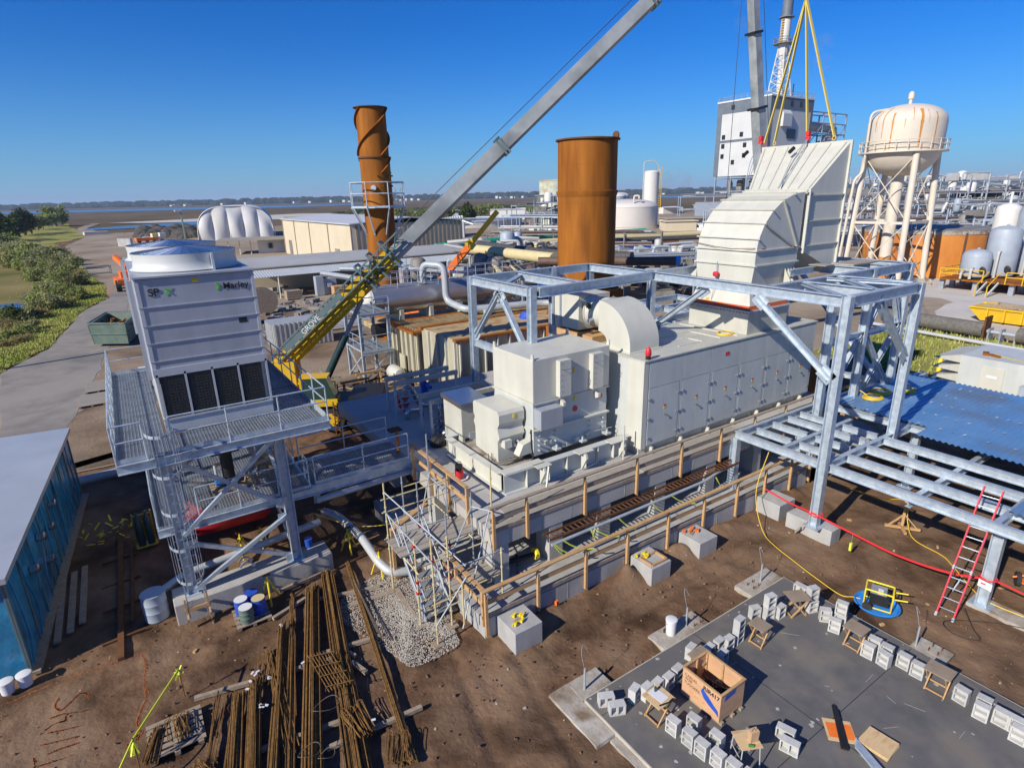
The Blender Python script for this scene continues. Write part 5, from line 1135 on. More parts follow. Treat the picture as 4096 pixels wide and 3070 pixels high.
LD = [((5.5,15.95),(7.9,15.95),1.95),((5.5,13.9),(8.3,13.9),2.0),((5.63,13.7),(5.63,16.1),1.9),((6.73,13.8),(6.73,17.3),1.95),((7.8,14.3),(7.8,17.4),2.0),((5.5,15.95),(7.9,15.95),2.9),((5.5,15.95),(7.9,15.95),3.35),((5.63,12.7),(5.63,16.1),2.85),((5.6,12.9),(6.5,12.9),1.1),((5.6,13.9),(6.8,13.9),.5),((6.73,17.2),(7.9,17.2),1.9),((6.73,17.2),(7.9,17.2),2.9),((6.3,13.3),(8.3,13.3),1.1),((6.3,13.3),(8.3,13.3),1.95),((7.9,14.5),(8.3,13.8),3.0),((7.75,15.9),(7.75,17.3),3.0)]
for a,b,z in LD:
    m = MB(); m.tube((*a,z),(*b,z),.024,8); m.build('ledger_pole','tan_pipe' if int(z*20) % 3 else 'pipe_grey',sc_,50)
for a,b in (((5.63,15.95,3.6),(6.75,12.9,2.2)),((5.66,13.9,1.0),(5.66,16,2.9)),((6.4,12.6,.4),(8.25,14.0,2.95)),((5.66,12.8,.7),(6.7,12.8,1.9)),((6.75,16,2.0),(7.8,17.2,3.2)),((6.8,13.95,1.9),(7.85,14.5,2.9))):
    m = MB(); m.tube(a,b,.023,8); m.build('diagonal_pole','pipe_grey',sc_,50)
m = MB()
for k in range(4): m.box((5.45,14.55+.28*k,2.05),(8.35,14.81+.28*k,2.095))
m.build('deck_plank','plank',sc_)
m = MB()
for k in range(3): m.box((6.55,13.35+.26*k,1.12),(8.2,13.58+.26*k,1.16))
m.build('deck_plank','plank',sc_)
st = []
for s in (5.76,6.58):
    m = MB(); m.bar((s,13.78,.15),(s,15.5,2.12),.035,.16); m.build('stair_stringer','galv',sc_)
    m = MB(); m.tube((s,13.7,1.05),(s,15.45,3.05),.024,8); m.tube((s,13.75,.55),(s,15.45,2.55),.02,8); m.build('stair_handrail','galv_dark',sc_,50)
m = MB()
for k in range(9):
    f = (k+.5)/9; y_,z_ = 13.78+1.72*f,.15+1.97*f; m.box((5.78,y_-.13,z_),(6.56,y_+.13,z_+.025))
m.build('stair_tread','grating',sc_)
m = MB()
for k in range(10):
    i,j = random.choice(PO)[:2],0; z = random.uniform(.8,3); m.box((i[0]-.05,i[1]-.05,z),(i[0]+.05,i[1]+.05,z+.07))
m.build('red_coupler','red',sc_)
m = MB(); m.box((5.95,16.3,1.2),(6.05,16.4,2.0)); m.bar((5.9,16.35,1.95),(7.6,17.3,1.95),.2,.06); m.bar((6.0,16.3,1.2),(6.7,15.9,1.9),.1,.06); m.bar((5.9,16.35,.1),(5.9,16.35,1.95),.1,.1); tag(m.build('timber_bracing','wood'),'fresh yellow timber bracing inside the scaffold behind the stair','timber')
for a,b,lab in (((4.2,16.0,.03),(5.6,15.8,.06),'plank lying on the gravel to the left of the scaffold'),((5.6,14.2,.03),(5.7,15.9,.05),'board set on edge beside the scaffold stair')):
    m = MB(); m.bar(a,b,.18,.06); tag(m.build('loose_plank','wood_grey'),lab,'plank')
# gravel around the stair foot
m = MB(); pebbles = []
for k in range(15000):
    a = random.random()*2*PI; r_ = random.random()**.75; x = 5.45+1.5*r_*math.cos(a)*(1+.25*math.sin(3*a)); y_ = 14.7+2.7*r_*math.sin(a)*(1+.15*math.cos(2*a))
    if y_ < 12.15: continue
    if x > 6.9 and y_ > 12.2: continue
    s = random.uniform(.009,.026); h_ = .05*(1-r_)+random.uniform(0,.02); z = .0+h_
    t = random.uniform(0,3); c_,s2 = math.cos(t)*s,math.sin(t)*s
    m.add([(x+c_,y_+s2,z),(x-s2,y_+c_,z+s*.3),(x-c_,y_-s2,z),(x+s2,y_-c_,z-s*.2),(x,y_,z+s*.9)],[(0,1,4),(1,2,4),(2,3,4),(3,0,4)])
kind(m.build('gravel','pebble'),'stuff')
gp = [(5.45+1.2*math.cos(a)*(1+.25*math.sin(3*a))*random.uniform(.85,1.1),14.7+2.35*math.sin(a)*(1+.15*math.cos(2*a))) for a in np.linspace(0,2*PI,40,endpoint=False)]
pass
# clods, chips on the soil
m = MB()
for k in range(1500):
    u,v = random.uniform(-6,19.5),random.uniform(3,19)
    if u > 6.8 and v > 12.2: continue
    if u > 7.6 and v < 8.95 and u < 16.6: continue
    s = random.uniform(.012,.05)*(1 if random.random() < .95 else 2); z = -.02
    P = [(u+s*random.uniform(.6,1.2)*math.cos(t),v+s*random.uniform(.6,1.2)*math.sin(t),z) for t in (0,1.26,2.5,3.77,5.0)]+[(u+random.uniform(-.3,.3)*s,v+random.uniform(-.3,.3)*s,z+s*random.uniform(.4,.8)+.02)]
    m.add(P,[(0,1,5),(1,2,5),(2,3,5),(3,4,5),(4,0,5)])
kind(m.build('soil_clods','soil'),'stuff')
# ================================================================== REBAR YARD
def bundle(lab,a,b,wd,ht,n,r=.013,fan=.12,nm='rebar_bundle',mt='rebar',z=.1,jit=.25):
    a = V(a[0],a[1],z); b = V(b[0],b[1],z); dd_ = (b-a).normalized(); x_ = V(-dd_.y,dd_.x,0); m = MB()
    for k in range(n):
        i = random.uniform(-.5,.5)*wd; j = r+abs(random.gauss(0,.45))*ht*(1-abs(i)/wd*.9); i2 = i+random.uniform(-.5,.5)*fan
        s0,s1 = random.uniform(-jit,jit),random.uniform(-jit,jit)
        m.tube(a+x_*i+V(0,0,j)+dd_*s0,b+x_*i2+V(0,0,j)+dd_*s1,r,5)
    return tag(m.build(nm,mt,smooth=60),lab,'rebar','rebar bundles on timber sleepers')
bundle('widest rebar bundle, lying straight in the middle of the row',(3.38,17.3),(1.45,10.6),.42,.20,95)
bundle('wide rebar bundle to the right of the widest one',(4.05,17.9),(2.3,9.8),.38,.18,75,fan=.3)
bundle('thin rebar bundle farthest right, running out to the open dirt',(4.85,18.2),(3.5,9.75),.16,.10,26,fan=.1,jit=.05)
bundle('short rebar bars laid on top of the farthest right bundle',(4.65,16.9),(4.45,13.9),.06,.05,5,fan=.2,z=.2,mt='rebar_grey')
bundle('rebar bundle at the left edge with bar ends sticking out',(.55,14.0),(-.15,10.6),.30,.22,48,fan=.1)
bundle('rebar bundle second from the left',(.98,14.2),(.2,10.6),.32,.24,52,fan=.1,jit=.4)
bundle('long rebar bundle third from the left, leaning on the sleeper',(2.15,16.1),(.62,10.6),.26,.2,42,fan=.15)
bundle('slim rebar bundle just left of the widest one',(2.3,15.5),(1.0,10.6),.2,.16,32,fan=.1)
bundle('thin rebar bundle reaching up to the drums pallet',(2.75,17.4),(1.5,12.6),.12,.1,14,fan=.3)
bundle('loose rebar bars at the far left of the row',(.25,14.3),(-.65,10.8),.5,.08,9,fan=.4)
bundle('rusty rebar offcuts lying between the two wide bundles',(1.6,15.2),(1.3,11.8),.2,.14,22,fan=.2)
for a,b,lab in (((-.4,14.75),(3.2,14.0),'long timber sleeper under the left rebar bundles, farther one'),((.5,12.2),(2.9,11.8),'timber sleeper under the middle of the wide rebar bundles'),((2.0,11.3),(4.35,11.1),'timber sleeper under the right rebar bundles, nearer one'),((2.0,16.75),(3.1,17.15),'timber sleeper pointing at the drums pallet'),((2.8,14.4),(4.5,14.1),'timber sleeper under the right rebar bundles, middle one'),((3.3,16.9),(5.3,16.3),'timber sleeper beside the gravel patch'),((2.5,18.05),(4.0,18.2),'timber sleeper along the tower footing'),((3.4,13.6),(3.6,13.0),'short timber offcut beside the right wide bundle, nearer one'),((3.35,14.2),(3.55,13.75),'short timber offcut beside the right wide bundle, farther one')):
    m = MB(); m.bar((*a,.05),(*b,.05),.11,.1); tag(m.build('timber_sleeper','wood_grey'),lab,'sleeper','timber sleepers under the rebar')
def stirrups(lab,c,n,L,wd,rz):
    m = MB(); ca,sa = math.cos(rz),math.sin(rz)
    for k in range(n):
        ox,oz = random.uniform(-.22,.22),random.uniform(0,.2); a = random.uniform(-.15,.15); l = L*random.uniform(.8,1.1); P = []
        for (i,j) in bend([(-wd/2,0),(-wd/2,l),(wd/2,l),(wd/2,0)],.08,4) if False else [(-wd/2,0),(-wd/2,l-.06),(-wd/2+.03,l-.01),(0,l),(wd/2-.03,l-.01),(wd/2,l-.06),(wd/2,l*.1)]:
            X_,Y_ = i+ox+a*j,j; P.append((c[0]+X_*ca-Y_*sa,c[1]+X_*sa+Y_*ca,.05+oz+.1*math.sin(k)))
        m.path(P,.011,5)
    return tag(m.build('stirrup_pile','rebar',smooth=60),lab,'rebar','bent rebar piles')
stirrups('pile of hooked rebar stirrups between the right bundles',(2.85,10.95),34,.95,.12,.1); stirrups('pile of hooked rebar at the lower edge of the picture',(3.2,9.9),18,.8,.1,-.5); stirrups('hooked rebar bars lying on the left timber pallet',(-.85,13.4),16,.8,.16,.05); stirrups('hooked long bars on top of the left bundles',(1.05,14.0),6,1.3,.14,-.3); stirrups('bent rebar heap left of the bottom bundles',(-.55,11.9),20,.6,.12,.3)
bundle('short rebar offcuts on the left timber pallet',(-1.25,14.1),(-1.5,13.2),.3,.14,26,fan=.2,jit=.1)
m = MB()
for k in range(6): m.box((-1.5,13.25+.2*k,.10),(-.3,13.38+.2*k,.13))
for k in range(3): m.box((-1.48+.5*k,13.2,.0),(-1.36+.5*k,14.4,.10))
tag(m.build('rebar_pallet','wood_grey'),'timber pallet loaded with bent rebar at the lower left','pallet')
t = thing('rebar_cage','small open rebar cage lying across the widest bundle','rebar cage',(2.55,13.4,.3))
m = MB(); a_,b_ = V(2.38,14.15,.42),V(2.5,12.6,.36)
for k in range(8): x_ = .62*(k/7); m.tube(a_+V(x_*.9,-.3*x_,.02*(k % 2)),b_+V(x_*.85,-.1*x_,.02*(k % 2)),.012,5)
m.build('long_bar','rebar',t)
m = MB()
for f in (.12,.4,.65,.92):
    c_ = a_.lerp(b_,f); m.path([c_+V(-.05,0,-.05),c_+V(-.05,0,.09),c_+V(.62,-.2,.09),c_+V(.66,-.2,-.05)],.011,5)
m.build('cross_bar','rebar',t)
m = MB()
for c_,r_ in (((2.3,12.2,.42),.2),((1.6,11.2,.35),.16),((1.9,10.9,.35),.12)): m.path([(c_[0]+r_*1.6*math.cos(a),c_[1]+r_*math.sin(a),c_[2]+.05*math.sin(2*a)) for a in np.linspace(0,2*PI*1.6,24)],.008,4)
tag(m.build('tie_wire','rebar_grey'),'loops of loose tie wire lying on the rebar bundles','wire')
for k in range(16):
    m = MB(); u,v = random.choice([(.75,13.9),(1.1,14.4),(.6,13.6),(2.1,16.0),(2.3,15.7),(2.25,14.1),(3.05,13.2),(1.25,14.0),(.9,14.1),(2.0,10.9),(3.2,11.2),(1.0,13.2)]); m.rbox((u+random.uniform(-.1,.1),v+random.uniform(-.1,.1),.32),.10,.06,.01,random.uniform(0,3))
    tag(m.build('bundle_tag','paper'),'white paper tag tied to the end of a rebar bundle','tag','white tags on the rebar bundles')
t = thing('barricade_stakes','rebar stakes joined by a slack yellow tape at the lower left','barricade',(-1.4,13.5,0))
m = MB(); m.tube((-1.68,13.2,0),(-1.66,13.2,1.0),.015,6); m.tube((-.6,15.0,0),(-.6,15.0,.95),.015,6); m.build('stake','rebar',t)
m = MB(); m.bar((-1.66,13.2,.95),(-.6,15.0,.9),.02,.06); m.bar((-1.66,13.2,.95),(-2.4,12.0,.5),.02,.05)
for k in range(12):
    for c_ in ((-1.66,13.2,.9),(-.6,15.0,.85)): m.bar(c_,(c_[0]+random.uniform(-.12,.12),c_[1]+random.uniform(-.12,.12),c_[2]+random.uniform(-.35,.12)),.035,.01)
m.build('tape','ribbon',t)
# orange survey paint on the dirt
def stroke(pts,wd):
    m = MB(); P = smoothpath([(*p,0) for p in pts],8)
    for k in range(len(P)*40):
        i = random.random()*(len(P)-1.01); c_ = P[int(i)].lerp(P[int(i)+1],i % 1); q_ = random.gauss(0,wd*.42); a = random.uniform(0,6.28); c_ = c_+V(q_*math.cos(a),q_*math.sin(a),0); s = random.uniform(.004,.012); z = gz(c_.x,c_.y)+.008
        m.add([(c_.x-s,c_.y,z),(c_.x,c_.y-s,z),(c_.x+s,c_.y,z),(c_.x,c_.y+s,z)],[(0,1,2,3)])
    return m
def zp(x,y,o=(0,2270)): k_2 = 1024/2122; p_ = at(o[0]+x*k_2,o[1]+y*k_2,0); return (p_.x,p_.y)
m = stroke([zp(0,1115),zp(250,1020),zp(700,860),zp(1000,770),zp(1170,715)],.05); m2 = stroke([zp(1185,720),zp(1205,800),zp(1195,950),zp(1215,1060),zp(1170,1180),zp(1140,1280),zp(1165,1350),zp(1120,1420),zp(1050,1450)],.06)
for f in (m2,stroke([zp(480,1070),zp(455,1140),zp(500,1175),zp(570,1120),zp(640,1050),zp(700,1030),zp(745,1070)],.04),stroke([zp(410,1235),zp(520,1205),zp(640,1190),zp(735,1165)],.03),stroke([zp(545,1210),zp(540,1260),zp(500,1280)],.03),stroke([zp(320,1385),zp(370,1330),zp(440,1290),zp(550,1260)],.03),stroke([zp(395,1365),zp(520,1340),zp(660,1310)],.035),stroke([zp(330,1460),zp(480,1430),zp(650,1390)],.03),stroke([zp(390,1530),zp(520,1480),zp(650,1440)],.035),stroke([zp(270,1640),zp(400,1600),zp(600,1540)],.03),stroke([zp(270,1560),zp(290,1640)],.03)): m.v and m.add(f.v,f.f)
kind(m.build('survey_paint','orange_paint'),'structure')
# ================================================================== DARK SLAB AND MASON'S GEAR
S = .12
m = MB(); m.box((7.83,-3,-.2),(16.38,8.86,S)); sl_ = kind(m.build('concrete_slab','slab'),'structure')
m = MB(); m.box((7.80,-3,-.2),(7.829,8.86,S-.002)); m.box((7.83,8.861,-.2),(16.38,8.89,S-.002)); m.box((16.381,-3,-.2),(16.41,8.86,S-.002)); kind(m.build('slab_edge','slab_edge'),'structure')
m = MB(); m.hexa([(7.2,7.7,-.2),(7.79,7.7,-.2),(7.79,9.6,-.2),(7.2,9.6,-.2)],[(7.22,7.75,.03),(7.79,7.75,.05),(7.79,9.58,.05),(7.22,9.58,.03)]); m.box((7.6,-3,-.2),(7.79,7.69,.02)); kind(m.build('slab_ledge','muddy_concrete'),'structure')
for k,(a,b,lab) in enumerate((((7.8,8.9,-.1),(8.78,9.55,.08),'concrete pad at the corner of the dark slab, rod standing in it'),((10.78,8.9,-.1),(12.65,9.55,.1),'concrete pad with the tall white bucket beside the dark slab'),((14.75,8.9,-.1),(16.4,9.55,.1),'concrete pad at the far corner of the dark slab'),((16.42,4.25,-.1),(17.07,5.1,.1),'concrete pad beside the right edge of the dark slab'),((19.9,2.2,-.1),(20.6,5.0,.04),'low dirty concrete strip under the right steel column'))):
    m = MB(); m.box(a,b); tag(m.build('concrete_pad','muddy_concrete'),lab,'pad')
m = MB(); m.tube((8.05,9.15,.05),(8.05,9.15,.75),.03,8); m.path(smoothpath([(8.05,9.15,.7),(8.02,9.25,1.1),(8.15,9.35,1.3),(8.3,9.3,1.0)],5),.006,4); tag(m.build('ground_rod','pipe_grey'),'grey conduit stub with a wire loop in the corner pad','rod')
for (u,v,lab) in ((12.0,9.2,'grey conduit stub with a wire loop in the bucket pad'),(15.6,9.2,'grey conduit stub with a wire loop in the far corner pad'),(16.55,5.0,'grey conduit stub with a wire loop in the right edge pad')):
    m = MB(); m.tube((u,v,.1),(u,v,.75),.025,8); m.path(smoothpath([(u,v,.7),(u-.03,v+.1,1.1),(u+.08,v+.2,1.25),(u+.2,v+.12,1.0)],5),.006,4); tag(m.build('ground_rod','pipe_grey'),lab,'rod','conduit stubs in the pads')
for u,v in ((12.3,9.15),(15.2,9.2),(16.75,4.6)):
    m = MB(); m.rbox((u,v,.102),.34,.3,.012); o = m.build('anchor_plate','muddy_concrete'); mm = MB()
    for i in (-.13,.13):
        for j in (-.11,.11): mm.tube((u+i,v+j,.114),(u+i,v+j,.22),.015,6)
    mm.build('anchor_bolt','rust_dark',o); tag(o,'anchor plate with four bolts in the %s pad' % {12.3:'bucket',15.2:'far corner',16.75:'right edge'}[u],'anchor plate','anchor plates')
m = MB()
for k in range(90):
    u,v = random.choice(((random.uniform(7.9,16.2),random.uniform(8.2,8.8)),(random.uniform(15.0,16.3),random.uniform(2,8)),(random.uniform(8.2,10),random.uniform(4.5,8.3)),(random.uniform(8,16),random.uniform(2.5,8.5))))
    r_ = random.uniform(.015,.07); n_ = 8; m.add([(u+r_*random.uniform(.5,1.3)*math.cos(a),v+r_*random.uniform(.5,1.3)*math.sin(a),S+.004) for a in np.linspace(0,2*PI,n_,endpoint=False)],[tuple(range(n_))])
for k in range(26):
    u,v,a = random.uniform(8.2,16),random.uniform(2.5,8.5),random.uniform(0,3.1); l = random.uniform(.1,.5); m.bar((u,v,S+.003),(u+l*math.cos(a),v+l*math.sin(a),S+.003),.008,.003)
kind(m.build('mortar_spill','mortar'),'stuff')
m = MB(); m.box((11.9,-2,S+.001),(11.915,8.84,S+.003)); m.box((7.85,5.0,S+.001),(16.3,5.015,S+.003)); m.box((7.85,8.25,S+.001),(16.3,8.262,S+.003)); kind(m.build('slab_joint','black'),'structure')
for mt_,n_,s0,s1 in (('slab_edge',70,.02,.07),('wood',40,.02,.12),('paper',26,.015,.05),('muddy_concrete',60,.02,.09)):
    m = MB()
    for k in range(n_):
        u,v = random.uniform(-5,24),random.uniform(3,18)
        if (u > 6.8 and v > 12.2) or (7.5 < u < 16.6 and v < 9.7): continue
        s = random.uniform(s0,s1); m.rbox((u,v,gz(u,v)-.01),s*random.uniform(.8,2.5 if mt_ == 'wood' else 1.2),s*.7,s*.5,random.uniform(0,3.1))
    kind(m.build('ground_litter',mt_),'stuff')
# concrete blocks
def blockmesh():
    b = thing('concrete_block','x','block',(0,0,0)); m = MB()      # standing on end: cells run along x, .2 deep, .3 wide, .4 tall
    t_ = .032; 
    m.box((-.1,-.15,0),(.1,-.15+t_,.4)); m.box((-.1,.15-t_,0),(.1,.15,.4))
    for z0,z1 in ((0,t_),(.2-t_/2,.2+t_/2),(.4-t_,.4)): m.box((-.1,-.15+t_,z0),(.1,.15-t_,z1))
    m.build('block_shell','block',b)
    m = MB(); m.box((.02,-.15+t_,t_),(.03,.15-t_,.2-t_/2)); m.box((.02,-.15+t_,.2+t_/2),(.03,.15-t_,.4-t_)); m.build('mortar_web','block',b); return b
bk = blockmesh(); bk0 = [True]
GRP = 'concrete blocks standing on the dark slab'
def block(u,v,rz,lab,z=S,rx=0.):
    if bk0[0]: o = bk; bk0[0] = False; o['label'] = lab; o['group'] = GRP; o.location = (u,v,z); o.rotation_euler = (rx,0,rz)
    else: o = dup(bk,(u,v,z),rz,lab,GRP); o.rotation_euler = (rx,0,rz)
    return o
h90 = PI/2
for k,(u,v,rz) in enumerate(((8.9,6.95,.12),(8.96,6.52,.08),(8.97,6.17,.1),(9.05,5.8,.05),(9.13,5.46,.08),(9.2,5.1,.1))):
    block(u,v,rz,'concrete block left of the wooden crate, %s' % ('at the far end','second from the far end','third from the far end','fourth from the far end','next to last at the picture edge','cut off by the picture edge')[k])
block(9.35,6.72,.15,'concrete block between the crate and the far end of the left row'); block(9.42,6.12,.1,'concrete block standing behind the middle of the left row')
for k,(u,v,rz,d_) in enumerate(((8.83,8.15,.3+h90,'nearest the corner pile'),(9.12,8.02,.1+h90,'half hidden behind the table with the drawing'),(9.45,7.97,.15+h90,'just right of the drawing table'),(9.82,7.93,.1+h90,'next to the far left corner of the crate'),(10.22,7.98,.1+h90,'behind the far corner of the crate'),(11.1,8.28,.2+h90,'beyond the brown board, farthest left'),(11.5,8.0,.1+h90,'partly in the shadow beyond the crate'),(11.92,8.0,.05+h90,'pair member left of the small gap'),(11.62,7.66,.1+h90,'standing in the crate shadow'),(12.2,7.9,.0+h90,'right of the small gap'),(12.66,7.92,.05+h90,'bottom of the two high stack'))):
    block(u,v,rz,'concrete block in the far row, '+d_)
block(12.66,7.92,h90+.08,'concrete block on top of the two high stack in the far row',S+.401)
for k,(u,v,z,rz,d_) in enumerate(((14.22,8.0,S,1.3,'bottom of the stack by the far slab corner'),(14.25,8.02,S+.401,1.35,'top of the stack by the far slab corner'),(14.55,7.85,S,1.5,'standing right of the far corner stack'),(13.9,8.25,S,1.2,'low behind the stack by the far slab corner'),(15.55,7.45,S,1.2,'bottom of the stack beside the far folding table'),(15.6,7.5,S+.401,1.25,'top of the stack beside the far folding table'))):
    block(u,v,rz,'concrete block, '+d_,z)
for k,(u,v,z,rz,d_) in enumerate(((15.48,7.0,S,.7,'farthest away'),(15.27,6.6,S,.35,'before the small stack at its start'),(15.6,6.62,S,.3,'bottom of the small stack at its start'),(15.62,6.64,S+.401,.25,'top of the small stack at its start'),(15.42,5.58,S,.15,'behind the pair after the second right table'),(15.05,5.56,S,.1,'in front just after the second right table'),(15.4,5.25,S,.12,'behind in the second pair'),(15.07,5.16,S,-.1,'leaning in front at its middle'),(15.42,4.83,S,.05,'alone before the third right table, farther one'),(15.38,4.48,S,.08,'alone before the third right table, nearer one'),(15.37,3.5,S,-.05,'first after the third right table'),(15.48,3.08,S,.1,'behind in the pair after the third right table'),(15.2,3.03,S,.1,'in front in the pair after the third right table'),(15.38,2.7,S,.06,'fourth after the third right table'),(15.4,2.4,S,.08,'behind at the right picture edge'),(15.15,2.3,S,.08,'in front at the right picture edge'))):
    block(u,v,rz,'concrete block, right row, '+d_,z)
for u,v,z,rz,rx,lab in ((7.98,8.55,S+.15,1.1,h90,'concrete block lying cells up on the slab corner, farther one'),(8.02,8.2,S+.15,1.15,h90,'concrete block lying cells up on the slab corner, nearer one'),(10.62,5.3,S+.15,.3,h90,'shaded concrete block lying alone on the open slab, left one'),(10.85,5.55,S+.15,.3,h90,'shaded concrete block lying alone on the open slab, right one'),(16.05,8.3,S+.15,.1,h90,'concrete block lying on the far corner ledge')):
    b_ = dup(bk,(u,v,z),0,lab,GRP); b_.rotation_euler = Matrix.Rotation(rz,3,'Z').to_euler() if False else (h90,0,rz); b_.location = (u,v,z)
# mortar tables
def table(lab,c,sx,sy,rz,top='board_brown',leg='wood',h=.62,cross=True):
    t = thing('mortar_table',lab,'table',(0,0,0),'mortar board tables on the dark slab')
    m = MB(); m.box((-sx/2,-sy/2,h-.02),(sx/2,sy/2,h)); m.build('table_top',top,t)
    for s in (-1,1):
        if cross:
            for a,b in ((-1,1),(1,-1)):
                m = MB(); y_ = s*sy*.36+.02*a; m.bar((a*sx*.40,y_,0),(b*sx*.40,y_,h-.045),.03,.045); m.build('leg',leg,t)
        else:
            for a in (-1,1): m = MB(); m.tube((a*sx*.4,s*sy*.42,h-.03),(a*sx*.47,s*sy*.47,0),.014,6); m.build('leg',leg,t)
    m = MB()
    if cross:
        for a in (-1,1): m.bar((a*sx*.4,-sy*.36,.06),(a*sx*.4,sy*.36,.06),.03,.03)
    else: m.tube((-sx*.43,-sy*.44,.3),(-sx*.43,sy*.44,.3),.01,5)
    m.build('stretcher',leg,t); t.location = (c[0],c[1],S); t.rotation_euler = (0,0,rz); return t
table('mortar table with a drawing sheet on its pale plywood top',(8.93,7.47),.58,.56,.02,'plywood'); table('mortar table beyond the crate with a plain brown top',(13.1,7.57),.46,.5,.02); table('mortar table half hidden behind the crate, brown board top',(10.86,7.76),.56,.5,.05); table('mortar table by the far slab corner',(15.08,7.68),.62,.5,-.47); table('second mortar table along the right row of blocks',(15.14,5.98),.5,.54,0); table('third mortar table along the right row, nearest the camera',(15.29,4.0),.5,.58,.05); table('mortar table with metal legs carrying a paper bag',(9.63,5.53),.5,.48,-.47,'plywood','pipe_white',.64,False)
t = thing('drawing_sheet','white drawing sheet with a tool lying on the plywood table','paper',(8.95,7.5,S+.622))
m = MB(); m.rbox((8.95,7.5,S+.622),.27,.42,.006,.1); m.build('paper','paper',t)
m = MB(); m.bar((8.72,7.25,S+.65),(9.0,7.18,S+.65),.03,.02); m.bar((9.0,7.18,S+.65),(9.14,7.2,S+.65),.05,.03); m.build('tool','black',t)
m = MB(); m.lathe([(.03,0),(.035,.1),(.02,.13)],(8.98,7.62,S+.63),10); m.build('bottle','glass',t)
t = thing('paper_bag','brown paper bag with handles on the metal legged table','bag',(9.68,5.5,S+.64))
m = MB(); m.hexa([(9.6,5.42,S+.641),(9.78,5.36,S+.641),(9.82,5.47,S+.641),(9.64,5.53,S+.641)],[(9.59,5.41,S+.93),(9.79,5.35,S+.92),(9.82,5.47,S+.94),(9.63,5.54,S+.92)]); m.build('bag_body','kraft',t)
m = MB(); m.path([(9.66+.05*math.cos(a),5.45,S+.92+.07*math.sin(a)) for a in np.linspace(0,PI,8)],.006,4); m.path([(9.74+.05*math.cos(a),5.42,S+.92+.07*math.sin(a)) for a in np.linspace(0,PI,8)],.006,4); m.build('handle','kraft',t)
m = MB(); m.tube((9.5,5.40,S+.67),(9.58,5.33,S+.67),.03,10); tag(m.build('green_can','green',smooth=40),'small green can lying on the table beside the paper bag','can')
# crate
cr_ = thing('wooden_crate','open wooden crate of cables with blue spray paint on its side','crate',(10.4,7.05,S))
cx0,cx1,cy0,cy1,cz0,cz1 = 9.92,10.82,6.45,7.58,S+.09,S+.09+.78
m = MB(); m.box((cx0,cy0,cz0),(cx0+.025,cy1,cz1)); m.box((cx1-.025,cy0,cz0),(cx1,cy1,cz1)); m.box((cx0+.026,cy0,cz0),(cx1-.026,cy0+.025,cz1)); m.box((cx0+.026,cy1-.025,cz0),(cx1-.026,cy1,cz1)); m.build('side_panel','crate_wood',cr_)
m = MB(); m.box((cx0+.027,cy0+.027,cz0),(cx1-.027,cy1-.027,cz0+.03)); m.build('floor_panel','crate_in',cr_)
m = MB()
for a,b in (((cx0-.02,cy0-.02),(cx1+.02,cy0+.04)),((cx0-.02,cy1-.04),(cx1+.02,cy1+.02)),((cx0-.02,cy0+.04),(cx0+.03,cy1-.04)),((cx1-.03,cy0+.04),(cx1+.02,cy1-.04))): m.box((*a,cz1),(*b,cz1+.03))
for y_ in (cy0+.03,(cy0+cy1)/2,cy1-.08): m.box((cx1-.07,y_,cz0+.03),(cx1-.03,y_+.05,cz1))
for x_ in (cx0+.03,cx0+.45): m.box((x_,cy1-.07,cz0+.03),(x_+.05,cy1-.03,cz1))
m.build('rim_batten','wood',cr_)
m = MB()
for x_ in (cx0+.04,(cx0+cx1)/2,cx1-.12): m.box((x_,cy0-.06,S+.001),(x_+.09,cy1+.06,S+.089))
m.build('skid','wood_grey',cr_)
m = MB()
for k in range(12): m.path(smoothpath([(cx0+.1+random.uniform(0,.6),cy0+.15+random.uniform(0,.8),cz0+.1+random.uniform(0,.35)) for _ in range(5)],4),.018,5)
m.build('cable','black',cr_)
fx = cx0-.004
def blob(poly,nm,mt,x_): m = MB(); m.prism([(x_,y_,z_) for y_,z_ in poly],(.003,0,0)); return m.build(nm,mt,cr_)
blob([(6.98,cz0+.62),(6.80,cz0+.50),(6.62,cz0+.37),(6.50,cz0+.30),(6.47,cz0+.14),(6.56,cz0+.2),(6.68,cz0+.24),(6.78,cz0+.28),(6.92,cz0+.36),(7.02,cz0+.5)],'spray_patch','blue',fx-.001)
text('RIR417',.16,'text_black',parent=cr_,mtx=frame((fx-.001,6.96,cz0+.60),(0,-1,0),(0,0,1)),ext=.002,bold=.004)
text('CABLES\n FOR\nTUGGERS',.11,'rust_dark',parent=cr_,mtx=frame((fx-.001,7.52,cz0+.60),(0,-1,0),(0,0,1)),ext=.001)
text('STATOR',.13,'crate_in',parent=cr_,mtx=frame((fx-.001,7.35,cz0+.16),(0,-1,0),(0,0,1)),ext=.001)
m = MB(); m.prism([(10.05,cy0-.003,cz0+.55),(10.45,cy0-.003,cz0+.6),(10.5,cy0-.003,cz0+.72),(10.1,cy0-.003,cz0+.7)],(0,.002,0)); m.build('spray_patch','blue',cr_)
